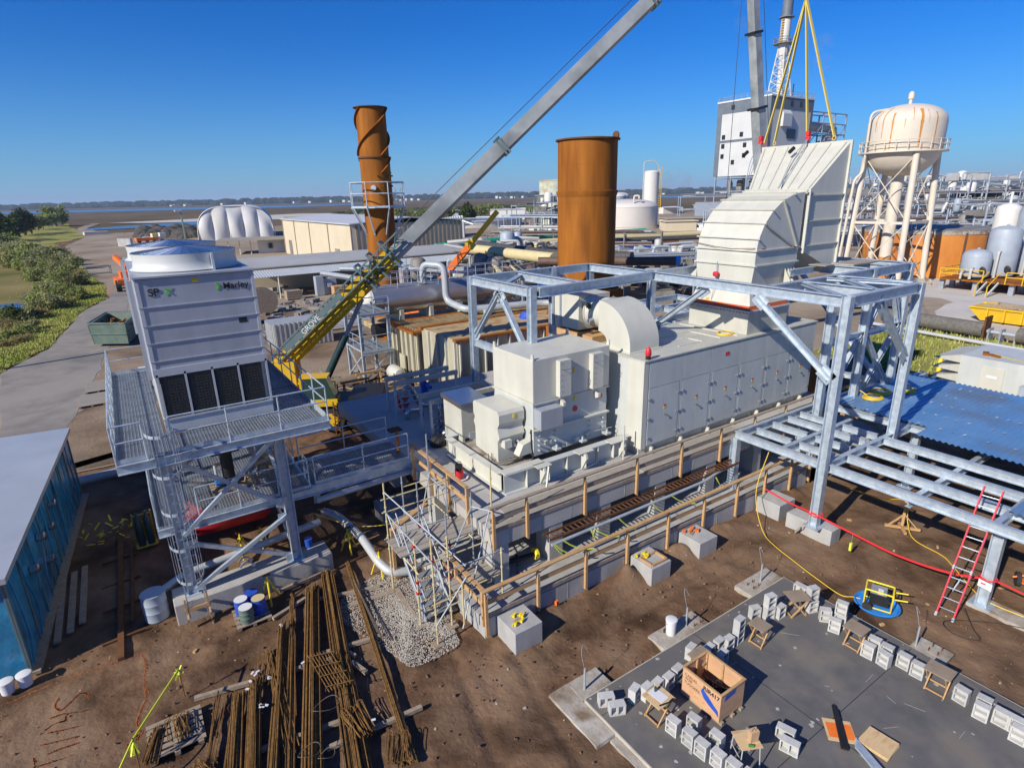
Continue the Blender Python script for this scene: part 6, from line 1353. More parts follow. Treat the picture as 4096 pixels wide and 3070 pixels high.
# plywood, studs, board
t = thing('plywood_stack','small stack of pale plywood sheets on the dark slab','plywood',(12.5,4.05,S))
for k in range(5):
    m = MB(); m.rbox((12.48+random.uniform(-.03,.03),4.05+random.uniform(-.03,.03),S+.002+.022*k),.62,.62,.02,.05+random.uniform(-.05,.05)); m.build('sheet','plywood',t)
t = thing('painted_board','plywood board with orange spray paint lying under black studs','board',(12.1,4.75,S))
m = MB(); m.rbox((12.12,4.74,S+.002),.62,.62,.015,.75); m.build('board','plywood',t)
m = MB(); m.rbox((12.12,4.72,S+.018),.42,.56,.002,.75); m.build('paint','orange',t)
m = MB(); 
for k in range(4): m.bar((12.66-.03*k,5.2-.05*k,S+.05+.02*(k % 2)),(11.68+.02*k,4.44-.03*k,S+.05),.05,.05)
tag(m.build('stud_bundle','black'),'black steel studs lying across the orange painted board','studs')
m = MB()
for k in range(5): m.bar((12.05-.06*k+.15,4.4-.05*k,S+.04),(11.2-.06*k,2.2,S+.04),.05,.06)
for k in range(4): m.bar((12.1-.06*k,4.36-.03*k,S+.10),(11.3-.06*k,2.4,S+.10),.05,.05)
tag(m.build('stud_bundle','galv'),'bundle of grey metal studs beside the plywood stack','studs')
# generator on blue pool
t = thing('portable_generator','portable generator with a yellow tube frame in a blue tray','generator',(17.5,6.45,0))
m = MB(); m.lathe([(.52,.0),(.60,.10),(.63,.12),(.60,.14),(.54,.05),(0,.05)],(17.5,6.48,0),30); m.build('drip_tray','bright_blue',t,50)
m = MB(); m.rbox((17.5,6.45,.18),.5,.36,.34,-1.2); m.build('engine_block','black',t); m = MB(); m.rbox((17.52,6.5,.53),.42,.36,.1,-1.2); m.build('fuel_tank','galv_dark',t)
m = MB(); m.rbox((17.40,6.40,.631),.14,.3,.008,-1.2); m.build('label_plate','paper',t)
ca,sa = math.cos(-1.2),math.sin(-1.2)
def gl(x,y_,z): return (17.5+x*ca-y_*sa,6.47+x*sa+y_*ca,z)
m = MB()
for y_ in (-.26,.26): m.path(bend([gl(-.36,y_,.1),gl(-.36,y_,.68),gl(.36,y_,.68),gl(.36,y_,.1)],.06),.026,8,True)
for x_,z in ((-.36,.68),(.36,.68),(-.36,.12),(.36,.12)): m.tube(gl(x_,-.26,z),gl(x_,.26,z),.022,8)
for y_ in (-.2,.2): m.tube(gl(.36,y_,.55),gl(.72,y_,.62),.022,8)
m.build('tube_frame','yellow_bright',t,50)
m = MB()
for y_ in (-.33,.33): m.tube(gl(-.25,y_-.05,.14),gl(-.25,y_+.05,.14),.13,16)
m.build('wheel','rubber',t,40)
# extension ladder
t = thing('extension_ladder','red fibreglass extension ladder leaning on the low deck frame','ladder',(18.9,5.1,0))
b0,b1,t0,t1 = V(18.62,5.30,0),V(18.68,4.88,0),V(20.05,5.28,3.85),V(20.1,4.84,3.85)
m = MB()
for a,b in ((b0,t0),(b1,t1)): m.bar(a,b,.035,.09,(1,0,0))
m.build('rail','fibre_red',t)
m = MB()
for k in range(1,13):
    f = k/12.6-.02; m.tube(b0.lerp(t0,f),b1.lerp(t1,f),.02,8)
m.build('rung','stainless',t)
m = MB()
for a,b in ((b0,t0),(b1,t1)):
    for f in (.36,.72): m.bar(a.lerp(b,f),a.lerp(b,f+.03),.05,.13,(1,0,0))
    m.bar(a.lerp(b,-.01),a.lerp(b,.02),.06,.12,(1,0,0))
for k in range(7): m.bar(b0.lerp(t0,.2+.008*k).lerp(b1.lerp(t1,.2),.4),b0.lerp(t0,.28+.01*k).lerp(b1.lerp(t1,.28),.55),.012,.012)
m.build('bracket','galv_dark',t)
# red tape barrier
m = MB(); P = smoothpath([(19.75,11.9,1.0),(19.6,10.8,.95),(19.4,9.7,1.05),(19.55,8.4,.85),(19.7,7.0,.68),(19.85,5.7,.75),(20.05,4.75,.95)],8)
for i in range(len(P)-1): m.bar(P[i],P[i+1],.02,.06)
m.path([(20.17+.21*math.cos(a),4.69+.21*math.sin(a),.98) for a in np.linspace(0,2*PI,10,endpoint=False)],.03,5,True); m.path([(19.53+.24*math.cos(a),9.73+.24*math.sin(a),1.02) for a in np.linspace(0,2*PI,10,endpoint=False)],.03,5,True)
tag(m.build('danger_tape','red_tape'),'red danger tape strung between the tall near column and the right column','tape')
m = MB(); P = smoothpath([(20.2,4.5,.95),(20.6,3.2,.7),(21,1.5,.8)],6)
for i in range(len(P)-1): m.bar(P[i],P[i+1],.015,.05)
tag(m.build('danger_tape','red_tape'),'red danger tape running off to the right of the ladder column','tape')
m = MB(); m.prism([(19.93,4.85,.72),(19.93,4.5,.68),(19.93,4.5,.92),(19.93,4.85,.96)],(.01,0,0)); o = m.build('paper_sign','paper'); tag(o,'white paper notice taped to the right steel column','sign')
m = MB(); m.box((19.925,4.66,.83),(19.929,4.78,.87)); m.build('red_print','red_tape',o)
t = thing('weather_cover_hook','green and yellow tag hanging from the red tape','tag',(19.75,8.4,.3)); m = MB(); m.tube((19.6,8.4,.45),(19.6,8.4,.85),.008,5); m.build('cord','galv_dark',t); m = MB(); m.bar((19.6,8.4,.15),(19.6,8.4,.45),.09,.07); m.build('tag_body','ribbon',t)
# shovel on the footing
t = thing('shovel','shovel leaning against the long footing block of the near column','shovel',(19.4,10.2,0)); m = MB(); m.tube((19.45,10.1,.2),(19.62,9.85,1.0),.018,6); m.build('handle','wood',t); m = MB(); m.prism([(19.33,10.1,.25),(19.5,10.2,.25),(19.42,10.35,.0),(19.28,10.25,.0)],(.012,0,.012)); m.build('blade','muddy_concrete',t)
# timber cord stand
t = thing('cord_stand','timber cross stand holding up a yellow cord in the dirt','stand',(22.85,8.15,0))
m = MB(); m.bar((22.5,8.6,.05),(23.15,7.65,.05),.09,.09); m.bar((22.45,7.85,.05),(23.2,8.45,.05),.09,.09); m.build('foot_beam','wood',t); m = MB(); m.bar((22.83,8.14,.05),(22.83,8.14,1.15),.09,.05,(1,0,0)); m.build('upright','wood',t); m = MB(); m.bar((22.83,8.14,.6),(23.1,7.75,.08),.06,.04); m.bar((22.83,8.14,.6),(22.58,8.5,.08),.06,.04); m.build('strut','wood',t)
cord = smoothpath([(24.3,11.0,.05),(23.6,9.3,.5),(22.85,8.2,1.12),(22.87,8.0,.3),(22.3,7.5,.05),(22.0,6.5,.05),(21.6,6.0,.05),(20.6,5.0,.06),(20.4,4.4,.05),(20.6,3.0,.05),(21.0,1.0,.05)],6)
m = MB(); m.path(cord,.016,5); tag(m.build('power_cable','cord_yellow'),'yellow extension cord running past the timber stand to the right edge','cord')
m = MB(); m.path(smoothpath([(20.0,12.1,2.5),(19.3,12.0,1.3),(18.8,11.6,.6),(18.3,10.9,.06),(17.9,10.2,.05),(17.6,9.3,.05),(17.3,8.3,.05),(17.1,7.4,.05),(17.3,7.1,.06),(17.35,6.9,.1)],6),.016,5); tag(m.build('power_cable','cord_yellow'),'yellow extension cord from the foundation to the portable generator','cord')
m = MB(); m.path(smoothpath([(4.3,20.0,1.4),(5.6,19.0,.9),(7.0,18.3,1.0),(8.1,17.8,1.9)],8),.016,5); tag(m.build('power_cable','cord_yellow'),'yellow cord sagging under the gangway','cord')
m = MB(); m.path(smoothpath([(18.95,4.8,.4),(18.7,4.4,.05),(18.3,4.1,.05),(18.0,4.6,.05),(18.4,5.0,.05),(19.4,4.2,.05),(20.0,3.4,.05)],6),.012,5); tag(m.build('cable','rubber'),'dark cable snaking on the dirt by the ladder foot','cable')
# gas bottle cart right edge
t = thing('welding_cart','orange welding cart with a green gas bottle under the blue deck','cart',(22.3,4.2,0))
m = MB(); m.lathe([(.17,.1),(.17,1.1),(.12,1.28),(.05,1.36),(.05,1.48)],(22.5,4.1,0),16); m.build('gas_bottle','green',t,40)
m = MB(); m.tube((22.15,4.5,.24),(22.2,4.4,.24),.23,18); m.tube((22.3,3.7,.24),(22.35,3.6,.24),.23,18); m.build('wheel','rubber',t,40)
m = MB(); m.path(bend([(22.05,4.55,.3),(22.2,4.2,.5),(22.3,4.35,1.0),(22.4,3.8,1.0),(22.35,3.7,.3)],.08),.03,8); m.box((22.2,3.8,.1),(22.75,4.4,.15)); m.bar((22.2,4.2,.6),(22.8,4.2,.6),.05,.3); m.build('cart_frame','orange',t)
# red stand & cord on deck
t = thing('portable_pump','small red and black portable pump on the deck corner','pump',(9.05,17.4,2.45)); m = MB(); m.lathe([(.15,.05),(.16,.1),(.16,.36),(.1,.4)],(9.05,17.4,2.45),16); m.build('body','red',t,40); m = MB(); m.lathe([(.1,.4),(.14,.42),(.14,.55),(.05,.6)],(9.05,17.4,2.45),14); m.path([(9.05+.1*math.cos(a),17.4,3.05+.08*math.sin(a)) for a in np.linspace(0,PI,8)],.015,5); m.build('motor_top','black',t,40)
m = MB()
for k in range(4): m.path([(9.05+(.26+.02*k)*math.cos(a),17.4+(.28+.02*k)*math.sin(a),2.47+.015*k) for a in np.linspace(0,2*PI,18,endpoint=False)],.016,5,True)
tag(m.build('cord_coil','paper'),'white cord coiled around the small red pump','cord')
# pipe skid racks on the shaded deck
for k,(u0_,v0_,v1_,lab) in enumerate(((9.9,21.3,24.8,'grey steel pipe rack with stainless pipes on the shaded deck, nearer one'),(9.7,24.6,27.6,'grey steel pipe rack on the shaded deck, farther one'))):
    t = thing('pipe_skid',lab,'pipe skid',(u0_,v0_,2.45),'pipe skids on the deck')
    x1 = u0_+3.2
    m = MB()
    for u in (u0_,x1):
        for v in (v0_,v0_+1.0): m.bar((u,v,2.46),(u,v,4.0),.1,.1,(1,0,0))
    m.build('post','tower_trim',t)
    m = MB(); m.box((u0_-.06,v0_-.06,4.005),(x1+.1,v0_+.12,4.2)); m.box((u0_-.06,v0_+.9,4.005),(x1+.1,v0_+1.1,4.2)); m.build('header','cream_dull',t)
    m = MB()
    for z in (2.8,3.1,3.4,3.7): m.tube((u0_,v0_,z),(u0_+1.2,v0_,z),.03,8)
    m.build('rung_pipe','stainless',t,50)
    m = MB(); m.path(bend([(u0_+.6,v0_+.3,2.46),(u0_+.6,v0_+.3,3.75),(u0_+.9,v0_+.3,3.75),(u0_+1.3,v0_+.2,2.7),(u0_+2.1,v0_+.2,2.7)],.3),.12,12); m.path(bend([(u0_+.3,v0_-.5,2.46),(u0_+.3,v0_-.5,2.9),(u0_+1.0,v0_-.5,2.8),(u0_+1.0,v0_-.5,2.46)],.25),.12,12); m.build('pipe','stainless',t,50)
    m = MB()
    for s in range(3): m.lathe([(.16,0),(.2,.04),(.16,.08)],(u0_+.6,v0_+.3,2.6+.3*s),12); m.lathe([(.1,0),(.16,.05),(.1,.1)],(u0_+.25,v0_+.3+.1*s,2.9+.2*s),10,'x')
    m.build('valve','red' if k else 'galv_dark',t,40)
m = MB(); m.lathe([(.18,0),(.2,.05),(.2,.5),(.24,.52),(.24,.62),(.1,.66),(.1,.8)],(12.3,27.0,2.45),16); m.tube((12.3,26.7,3.0),(12.3,26.3,3.0),.1,10); tag(m.build('pump','blue',smooth=40),'bright blue pump standing on the far side of the shaded deck','pump')
m = MB(); m.box((8.7,23.0,2.452),(9.3,23.6,2.458)); m.box((9.6,20.6,2.452),(10.1,21.0,2.458)); kind(m.build('orange_deck_mat','rust_dark'),'structure')
m = MB(); m.tube((8.05,20.6,1.9),(8.05,20.6,3.5),.06,8); tag(m.build('rusty_post','rust'),'rusty steel post at the deck edge by the gangway','post')
m = MB()
for k in range(60):
    a = random.uniform(0,6.28); r_ = random.uniform(.05,.45); m.add([(9.8+r_*math.cos(a)+random.uniform(-.1,.1),20.6+r_*math.sin(a)+random.uniform(-.1,.1),2.5+random.uniform(0,.35)) for _ in range(3)],[(0,1,2)])
m.lathe([(.02,0),(.35,.05),(.38,.25),(.2,.42),(.02,.45)],(9.8,20.6,2.45),10); tag(m.build('black_bag','black'),'crumpled black plastic bag on the deck behind the control cabinet','bag')
# ================================================================== FAR BUILDINGS
def bx(root,nm,mt,a,b,**k): m = MB(); m.box(a,b); return m.build(nm,mt,root,**k)
b = thing('warehouse','cream metal warehouse with a pale low roof, left of the slender stack','building',(46,128,0))
bx(b,'long_wall','wall_beige',(35.7,104.5,0),(36.0,154,8)); bx(b,'rear_wall','wall_beige',(36.01,153.7,0),(58,154,8.6)); bx(b,'far_wall','wall_beige',(57.7,104.8,0),(58,153.6,8)); bx(b,'end_wall','wall_beige',(36.01,104.5,0),(58,104.79,8))
m = MB(); m.hexa([(35.3,104.1,8.01),(47,104.1,8.8),(47,154.4,8.8),(35.3,154.4,8.01)],[(35.3,104.1,8.2),(47,104.1,9.0),(47,154.4,9.0),(35.3,154.4,8.2)]); m.hexa([(47.01,104.1,8.8),(58.4,104.1,8.01),(58.4,154.4,8.01),(47.01,154.4,8.8)],[(47.01,104.1,9.0),(58.4,104.1,8.2),(58.4,154.4,8.2),(47.01,154.4,9.0)]); m.build('roof','roof_pale',b)
m = MB()
for v in (104.6,118,131,143,153.7): m.box((35.55,v-.12,0),(35.69,v+.12,7.9))
for u in np.arange(36.5,58,.9): m.box((u,104.38,0),(u+.35,104.49,7.9))
m.build('wall_rib','wood_grey',b)
for v in (147,112): bx(b,'door','clutter',(35.6,v,0),(35.69,v+2.6,3.4))
b = thing('fabric_building','white arched fabric storage building with bulging tarpaulin sides','building',(45,262,0))
A0 = at(800,966,0); ax = V(.978,-.21,0).normalized(); L_ = 23.5; ay = V(-ax.y,ax.x,0)
if ay.dot(A0) < 0: ay = -ay
def arch(a_,e_=3.2): c_,s_ = math.cos(a_),math.sin(a_); return (-math.copysign(abs(c_)**(2/e_),c_), abs(s_)**(2/e_))
HW = L_/2; MC = A0+ax*HW; HT = 10.9; NA = 44; m = MB(); P = []
for i in range(NA+1):
    x_,z_ = arch(PI*i/NA)
    for d_ in (.2,.9,45): P.append(MC+ax*(x_*(HW+(.35 if d_ > .5 else .15)))+ay*(d_-.6)+V(0,0,z_*(HT+(.3 if d_ > .5 else .1))))
m.add(P,[(i*3+k,i*3+k+1,(i+1)*3+k+1,(i+1)*3+k) for i in range(NA) for k in (0,1)]); m.build('roof_skin','fabric',b,60)
m = MB(); P = []; NU,NV = 80,14
for i in range(NU+1):
    f_ = -1+2*i/NU; top_ = HT*max(0,1-abs(f_)**3.2)**(1/3.2)
    for j in range(NV+1):
        h_ = j/NV; bul = 1.0*abs(math.sin(PI*2.5*(f_+1)))**.7*math.sin(PI*min(1,h_*.85+.12))+.25*math.sin(9*f_+5*h_)
        P.append(MC+ax*(f_*HW)-ay*(bul+.1)+V(0,0,top_*h_))
m.add(P,[(i*(NV+1)+j,(i+1)*(NV+1)+j,(i+1)*(NV+1)+j+1,i*(NV+1)+j+1) for i in range(NU) for j in range(NV)]); m.build('end_fabric','fabric',b,80)
m = MB()
for k in range(6):
    t = .08+.168*k; p_ = A0+ax*(L_*t)-ay*(.2); m.tube(p_,p_+V(0,0,6.5),.09,6)
m.build('frame_tube','clutter_pale',b)
b = thing('open_shed','long low shed with a grey roof and corrugated awning over stored materials','shed',(32,88,0))
m = MB(); m.hexa([(14,84.6,3.75),(49,84.6,3.75),(49,91,4.6),(14,91,4.6)],[(14,84.6,3.9),(49,84.6,3.9),(49,91,4.75),(14,91,4.75)]); m.hexa([(14,91.01,4.6),(49,91.01,4.6),(49,97.5,3.75),(14,97.5,3.75)],[(14,91.01,4.75),(49,91.01,4.75),(49,97.5,3.9),(14,97.5,3.9)]); m.build('roof','shed_roof',b)
m = MB(); n = 190; ys = np.linspace(14.2,47.5,n); pts = [(y_,.05*(k % 2)) for k,y_ in enumerate(ys)]
m.add([(y_,81.2,2.95+h_) for y_,h_ in pts]+[(y_,84.5,3.55+h_) for y_,h_ in pts],[(i,i+1,n+i+1,n+i) for i in range(n-1)]); m.build('awning','awning',b)
bx(b,'rear_wall','wall_beige',(14.5,89.9,0),(48.5,90.2,3.7)); bx(b,'end_wall','wall_beige',(48.2,84.8,0),(48.5,89.85,3.7))
for u in (17.4,24.0,30.6,37.2,43.8): m = MB(); m.tube((u,81.3,0),(u,81.3,2.95),.08,8); m.build('post','wall_white',b)
m = MB()
for k in range(70):
    u,v = random.uniform(15.5,46),random.uniform(82.5,88.5); s = random.uniform(.3,.9); m.rbox((u,v,.04),s,s*random.uniform(.6,1.5),s*random.uniform(.4,1.3),random.uniform(0,3))
kind(m.build('stored_materials','clutter',b),'stuff')
for k,(u,v,sx,sy,sz,mt,lab) in enumerate(((18.6,79.6,1.9,1.5,1.2,'wood_grey','timber crate on the yard left, in front of the open shed'),(24.6,79.0,1.9,1.4,1.3,'wood','timber crate on the yard right of the grey switchgear'))):
    t = thing('timber_crate',lab,'crate',(u,v,.04),'crates by the open shed'); bx(t,'crate_box',mt,(u-sx/2,v-sy/2,.1),(u+sx/2,v+sy/2,sz))
    m = MB()
    for z in np.arange(.2,sz,.3): m.box((u-sx/2-.03,v-sy/2-.03,z),(u+sx/2+.03,v-sy/2-.001,z+.12))
    m.build('slat',mt,t)
t = thing('switchgear','grey switchgear cabinets standing in front of the open shed','cabinet',(22.8,80.5,0)); bx(t,'cabinet_body','vessel_grey',(21.8,79.9,.1),(22.8,81,2.6)); bx(t,'cabinet_wing','vessel_grey',(22.81,80.2,.1),(24.6,81,2.2)); bx(t,'breaker_box','tower_trim',(23.3,79.9,1.1),(23.9,80.19,1.6))
t = thing('cable_reel','large wooden cable reel beside the cooling tower','reel',(13.2,71,0))
m = MB()
for s in (-.6,.55): m.lathe([(1.5,s),(1.5,s+.1)],(13.2,71,1.55),28,'y')
m.build('reel_flange','wood_grey',t,30); m = MB(); m.lathe([(1.0,-.5),(1.0,.54)],(13.2,71,1.55),24,'y'); m.build('reel_core','black',t,40)
t = thing('green_container','small dark green tank unit behind the cooling tower','tank',(10.4,66,0)); m = MB(); m.lathe([(1.1,0),(1.1,1.7),(.8,2.1),(0,2.2)],(10.6,66,0),20); m.build('shell','green',t,40); bx(t,'base','bin_green',(9.6,65.1,.03),(11.6,66.9,.2))
t = thing('ribbed_container','pale ribbed open container between the tower and the crane boom','container',(12.6,54,0)); bx(t,'body','cream_dull',(10.2,52.5,.05),(15.2,55,2.2))
m = MB()
for u in np.arange(10.3,15.2,.4): m.box((u,52.38,.1),(u+.14,52.49,2.25))
for v in np.arange(52.7,55,.45): m.box((10.1,v,.1),(10.19,v+.15,2.25)); m.box((10.2,v,2.201),(15.2,v+.2,2.26))
m.build('rib','tower_trim',t)
m = MB()
for k in range(14): m.tube((15.5+random.uniform(-.3,.3),57+.22*k,.2+.12*(k % 3)),(21+random.uniform(-.3,.3),57.3+.22*k,.2+.12*(k % 3)),.09,8)
tag(m.build('pipe_pile','pipe_white'),'pile of pale pipes on the ground behind the crane boom','pipes')
m = MB()
for k in range(240):
    u,v = random.uniform(9.5,30),random.uniform(58,77); s = random.uniform(.15,.6); m.rbox((u,v,.05),s*random.uniform(.6,4),s,s*random.uniform(.2,.8),random.uniform(0,3))
kind(m.build('scrap_clutter','clutter'),'stuff')
# right of shed small house, canopy
b = thing('yard_office','small white office with a brown canopy roof beside the fabric building','building',at(1130,1010,0))
p_ = at(1090,1015,0); 
m = MB(); m.rbox((p_.x+3,p_.y+6,.05),9,7,3.2,-.3); m.build('wall','wall_white',b); m = MB(); m.rbox((p_.x-1,p_.y+6,3.3),19,10,.35,-.3); m.build('roof','plank',b)
m = MB()
for k in range(4): q_ = V(p_.x-9+2.5*k,p_.y+4,0); m.tube(q_,q_+V(0,0,3.3),.12,6)
m.build('canopy_post','wall_white',b); m = MB(); m.rbox((p_.x+.6,p_.y+3.4,1.2),.9,1.6,1.2,-.3); m.build('window','window_dark',b)
t = thing('light_pole','tall dark light pole beside the fabric building','pole',(21.8,234,0)); m = MB(); m.tube((21.8,234,0),(21.8,234,9.8),.28,8); m.build('pole','bin_green',t); m = MB(); m.rbox((21,233.4,9.7),2.2,1.0,.5,.2); m.build('lamp_head','clutter_pale',t)
# light pole outside to the left: casts the long road shadow
t = thing('light_pole','tall pole standing left of the picture that shades the road','pole',(-22,57,0)); m = MB(); m.tube((-22.5,57.6,0),(-22.5,57.6,13),.2,8); m.build('pole','clutter_pale',t)
# spoil heap, tall dirt
m = MB(); 
for k in range(70):
    c_ = at(random.uniform(560,770),random.uniform(925,955),0); s = random.uniform(2,5); m.lathe([(s,0),(s*.7,s*.45),(s*.3,s*.7),(0,s*.75)],(c_.x,c_.y,-.1),9)
kind(m.build('spoil_heap','spoil'),'stuff')
m = MB()
for k in range(26): c_ = at(1000-15*k+300*0,868,0); 
for k,(x_,y_,w_) in enumerate(((385,938,9),)): c_ = at(x_,y_,0); m.rbox((c_.x,c_.y,.1),w_,3,1.2,.2)
tag(m.build('white_sacks','wall_white'),'row of white sacks on the grey dirt beyond the road','sacks')
m = MB()
for k in range(9): c_ = at(485+5*k,985,0); m.lathe([(.7,0),(.7,2.4)],(c_.x,c_.y,0),8)
tag(m.build('fence_barrels','clutter_pale'),'row of pale concrete barrels at the yard edge','barrels')
for x_,y_,mt,lab in ((590,972,'orange','orange truck parked in the yard beyond the fan rings'),(620,968,'wall_white','white truck parked beside the orange one in the yard')):
    c_ = at(x_,y_,0); t = thing('truck',lab,'truck',c_)
    m = MB(); m.rbox((c_.x,c_.y,.8),6.5,2.4,1.0,.2); m.build('truck_bed',mt,t); m = MB(); m.rbox((c_.x+2.4,c_.y-.4,1.81),1.8,2.3,1.2,.2); m.build('cab','pale_yellow' if mt == 'orange' else mt,t)
    m = MB()
    for a in (-2.2,2.2): m.tube((c_.x+a,c_.y-1.4,.5),(c_.x+a,c_.y+1.2,.5),.5,14)
    m.build('wheel','rubber',t)
# boom lift on the road
t = thing('boom_lift','orange telescopic boom lift standing on the road behind the tower','boom lift',(1.6,104,0))
m = MB(); m.rbox((1.2,107,.9),3.2,5.2,.9,.1); m.rbox((1.4,107.8,1.8),2.2,2.6,.9,.1); m.build('chassis','orange',t)
for a,c_ in ((-.1,105.0),(2.6,105.2),(-.1,109.2),(2.6,109.4)): m = MB(); m.tube((a-.35,c_,.85),(a+.35,c_,.85),.85,18); m.build('wheel','rubber',t,40)
m = MB(); m.bar((1.5,109,2.9),(.2,112,4.6),.6,.7); m.bar((.2,112,4.6),(1.4,107.5,3.2),.45,.5); m.build('boom','orange',t)
m = MB()
for z in (2.6,3.6): m.path([(-3.6,107.6,z),(-.6,108.0,z),(-.8,109.4,z),(-3.8,109,z)],.05,5,True)
for c_ in ((-3.6,107.6),(-.6,108.0),(-.8,109.4),(-3.8,109)): m.tube((*c_,2.5),(*c_,3.7),.05,5)
m.build('basket','bin_green',t)
t = thing('scrap_bin','open dark green scrap bin standing on the road beside the tower','skip',(-1,65,0))
hb = [(-2.9,64.4),(-.3,62.6),(1.0,68.4),(-1.6,70)]; ctr_ = V(-.95,66.3,0)
m = MB()
for i in range(4):
    a,b_ = V(*hb[i],0),V(*hb[(i+1) % 4],0); m.prism([a+V(0,0,.3),b_+V(0,0,.3),b_+V(0,0,2.1)+(b_-ctr_).normalized()*.25,a+V(0,0,2.1)+(a-ctr_).normalized()*.25],((ctr_-(a+b_)/2).normalized()*.1))
m.add([(*p_,.35) for p_ in hb],[(0,1,2,3)]); m.build('bin_shell','bin_green',t)
m = MB()
for z in (1.2,2.08):
    for i in range(4): a,b_ = V(*hb[i],z),V(*hb[(i+1) % 4],z); f_ = .12*(z) ; m.bar(a+(a-ctr_).normalized()*f_*1.1,b_+(b_-ctr_).normalized()*f_*1.1,.12,.12)
m.build('bin_rib','bin_green',t)
m = MB()
for k in range(30):
    c_ = ctr_+V(random.uniform(-.8,.8),random.uniform(-2,2),1.4); m.bar(c_,c_+V(random.uniform(-1,1),random.uniform(-1.2,1.2),random.uniform(0,.6)),.12,.12)
m.build('scrap_metal','rust',t); m = MB(); m.rbox((-2.4,63.9,1.25),.5,.02,.5,-.6); m.build('label_sheet','paper',t)
t = thing('site_shed','small white topped site hut behind the tower walkway','hut',(1.2,44,0)); bx(t,'wall','plank',(.2,43.2,.05),(3.0,45.6,1.7)); bx(t,'roof','wall_white',(.0,43,1.71),(3.2,45.8,1.85)); bx(t,'yellow_locker','yellow',(-1.0,43.4,.05),(.0,44.2,1.3))
t = thing('traffic_cone','orange and white traffic cone by the site hut','cone',(-1.6,42.4,.05)); m = MB(); m.lathe([(.2,.03),(.17,.05),(.03,.75),(0,.76)],(-1.6,42.4,.05),14); m.build('cone','orange',t,50); bx(t,'cone_base','rubber',(-1.85,42.15,.05),(-1.35,42.65,.08))
m = MB(); m.tube((-6,31.2,.25),(-1,31.6,.25),.22,12); tag(m.build('grey_pipe','pipe_grey',smooth=50),'grey pipe lying on the yard behind the wrapped container','pipe')
# ================================================================== TANKS IN THE MIDDLE DISTANCE
def tank(nm,lab,c,r_,h_,dome,mt,roof=None,z0=0,n=40):
    t = thing(nm,lab,'tank',(c[0],c[1],z0)); m = MB(); m.lathe([(r_,0),(r_,h_)],(c[0],c[1],z0),n); m.build('shell',mt,t,30)
    m = MB(); pr_ = [(r_+.08,h_),(r_+.08,h_+.12)]+[(r_*math.cos(a),h_+.12+dome*math.sin(a)) for a in np.linspace(0.05,PI/2,9)]; m.lathe(pr_,(c[0],c[1],z0),n); m.build('roof',roof or mt,t,40); return t
t = tank('dome_tank','large white domed storage tank right of the wide rusty stack',(157,160),10.6,7.4,2.6,'tank_white'); m = MB(); m.path(bend([(152,152,9.2),(152,152,11.2),(153.2,150.8,11.2),(153.2,150.8,10.2)],.6),.3,8); m.build('vent_pipe','tank_white',t)
SI = W(108,430); SI = at(2600,838,0)*.8; SI.z = 0
t = tank('silo','tall white silo with a yellow caged ladder beyond the domed tank',(SI.x,SI.y),4.3,21,1.2,'wall_white',z0=2)
p_ = V(SI.x,SI.y,0)+(W(1,-.3)).normalized()*4.9
m = MB()
for z in np.arange(2,25,1.3): m.rbox((p_.x,p_.y,z),1.3,1.3,.35,.3)
for i in (-.9,.9): m.tube((p_.x+i*.7,p_.y-i*.7,0),(p_.x+i*.7,p_.y-i*.7,26),.22,5)
m.build('ladder_tower','yellow',t); m = MB(); q_ = V(SI.x,SI.y,0)-(W(1,.1)).normalized()*4.7; m.path(bend([q_+V(0,0,2),q_+V(0,0,29),q_+W(6,0)+V(0,0,29.5),q_+W(9,0)+V(0,0,26)],1.5),.3,6); m.build('fill_pipe','clutter_pale',t)
m = MB()
for k in range(6): a = 2*PI*k/6; m.tube((SI.x+3.8*math.cos(a),SI.y+3.8*math.sin(a),0),(SI.x+3.8*math.cos(a),SI.y+3.8*math.sin(a),2.1),.4,6)
m.build('leg','wall_white',t)
GT = at(2216,764,0) if False else W(14,200); GT = W((2216-2048)/2349*195,205)
t = tank('green_tank','tall pale green rust stained tank partly behind the wide rusty stack',(GT.x+2.0,GT.y),5,16.5,.4,'pale_green')
for k,(r_,f_,mt,lab) in enumerate(((74,420,'vessel_grey','grey dome roofed tank far behind the domed tank, left one'),(80,440,'tank_white','small pale tank far behind the domed tank, right one'))):
    c_ = W(r_,f_); tank('storage_tank',lab,(c_.x,c_.y),7,10,2.5,mt,'wall_white')
t = tank('clarifier','low round clarifier basin with a pale rim beyond the warehouse',(132,240),28,2.4,.01,'tank_white','water')
m = MB(); m.path([(132+28.2*math.cos(a),240+28.2*math.sin(a),2.6) for a in np.linspace(0,2*PI,48,endpoint=False)],.25,5,True); m.build('rim','wall_white',t)
c_ = at(2010,880,2); m = MB(); m.rbox((132,240,2.75),56,1.2,.4,-.5); m.build('bridge','clutter_pale',t)
t = thing('filter_tanks','white piping cluster standing beside the clarifier','piping',at(1800,945,0)); m = MB()
for k in range(10):
    c_ = at(1770+9*k,955-2*k,0); m.lathe([(.9,0),(.9,3+random.random()*2.5),(.4,6.2)],(c_.x,c_.y,0),10)
m.build('vessel','wall_white',t,40); m = MB()
for k in range(14): a_ = at(1750+random.uniform(0,110),950,0); m.path(bend([a_,a_+V(0,0,random.uniform(2,6)),a_+V(random.uniform(-8,8),random.uniform(-4,4),4)],.5),.25,6)
m.build('pipe','pipe_white',t)
t = tank('orange_tank','big orange brown lined tank at the right, grey roof',(100.6,40.4),8.3,6.3,.15,'orange_tank','clutter'); m = MB(); m.lathe([(8.32,5.85),(8.36,5.86),(8.36,6.3)],(100.6,40.4,0),48); m.build('rim_band','muddy_concrete',t)
m = MB()
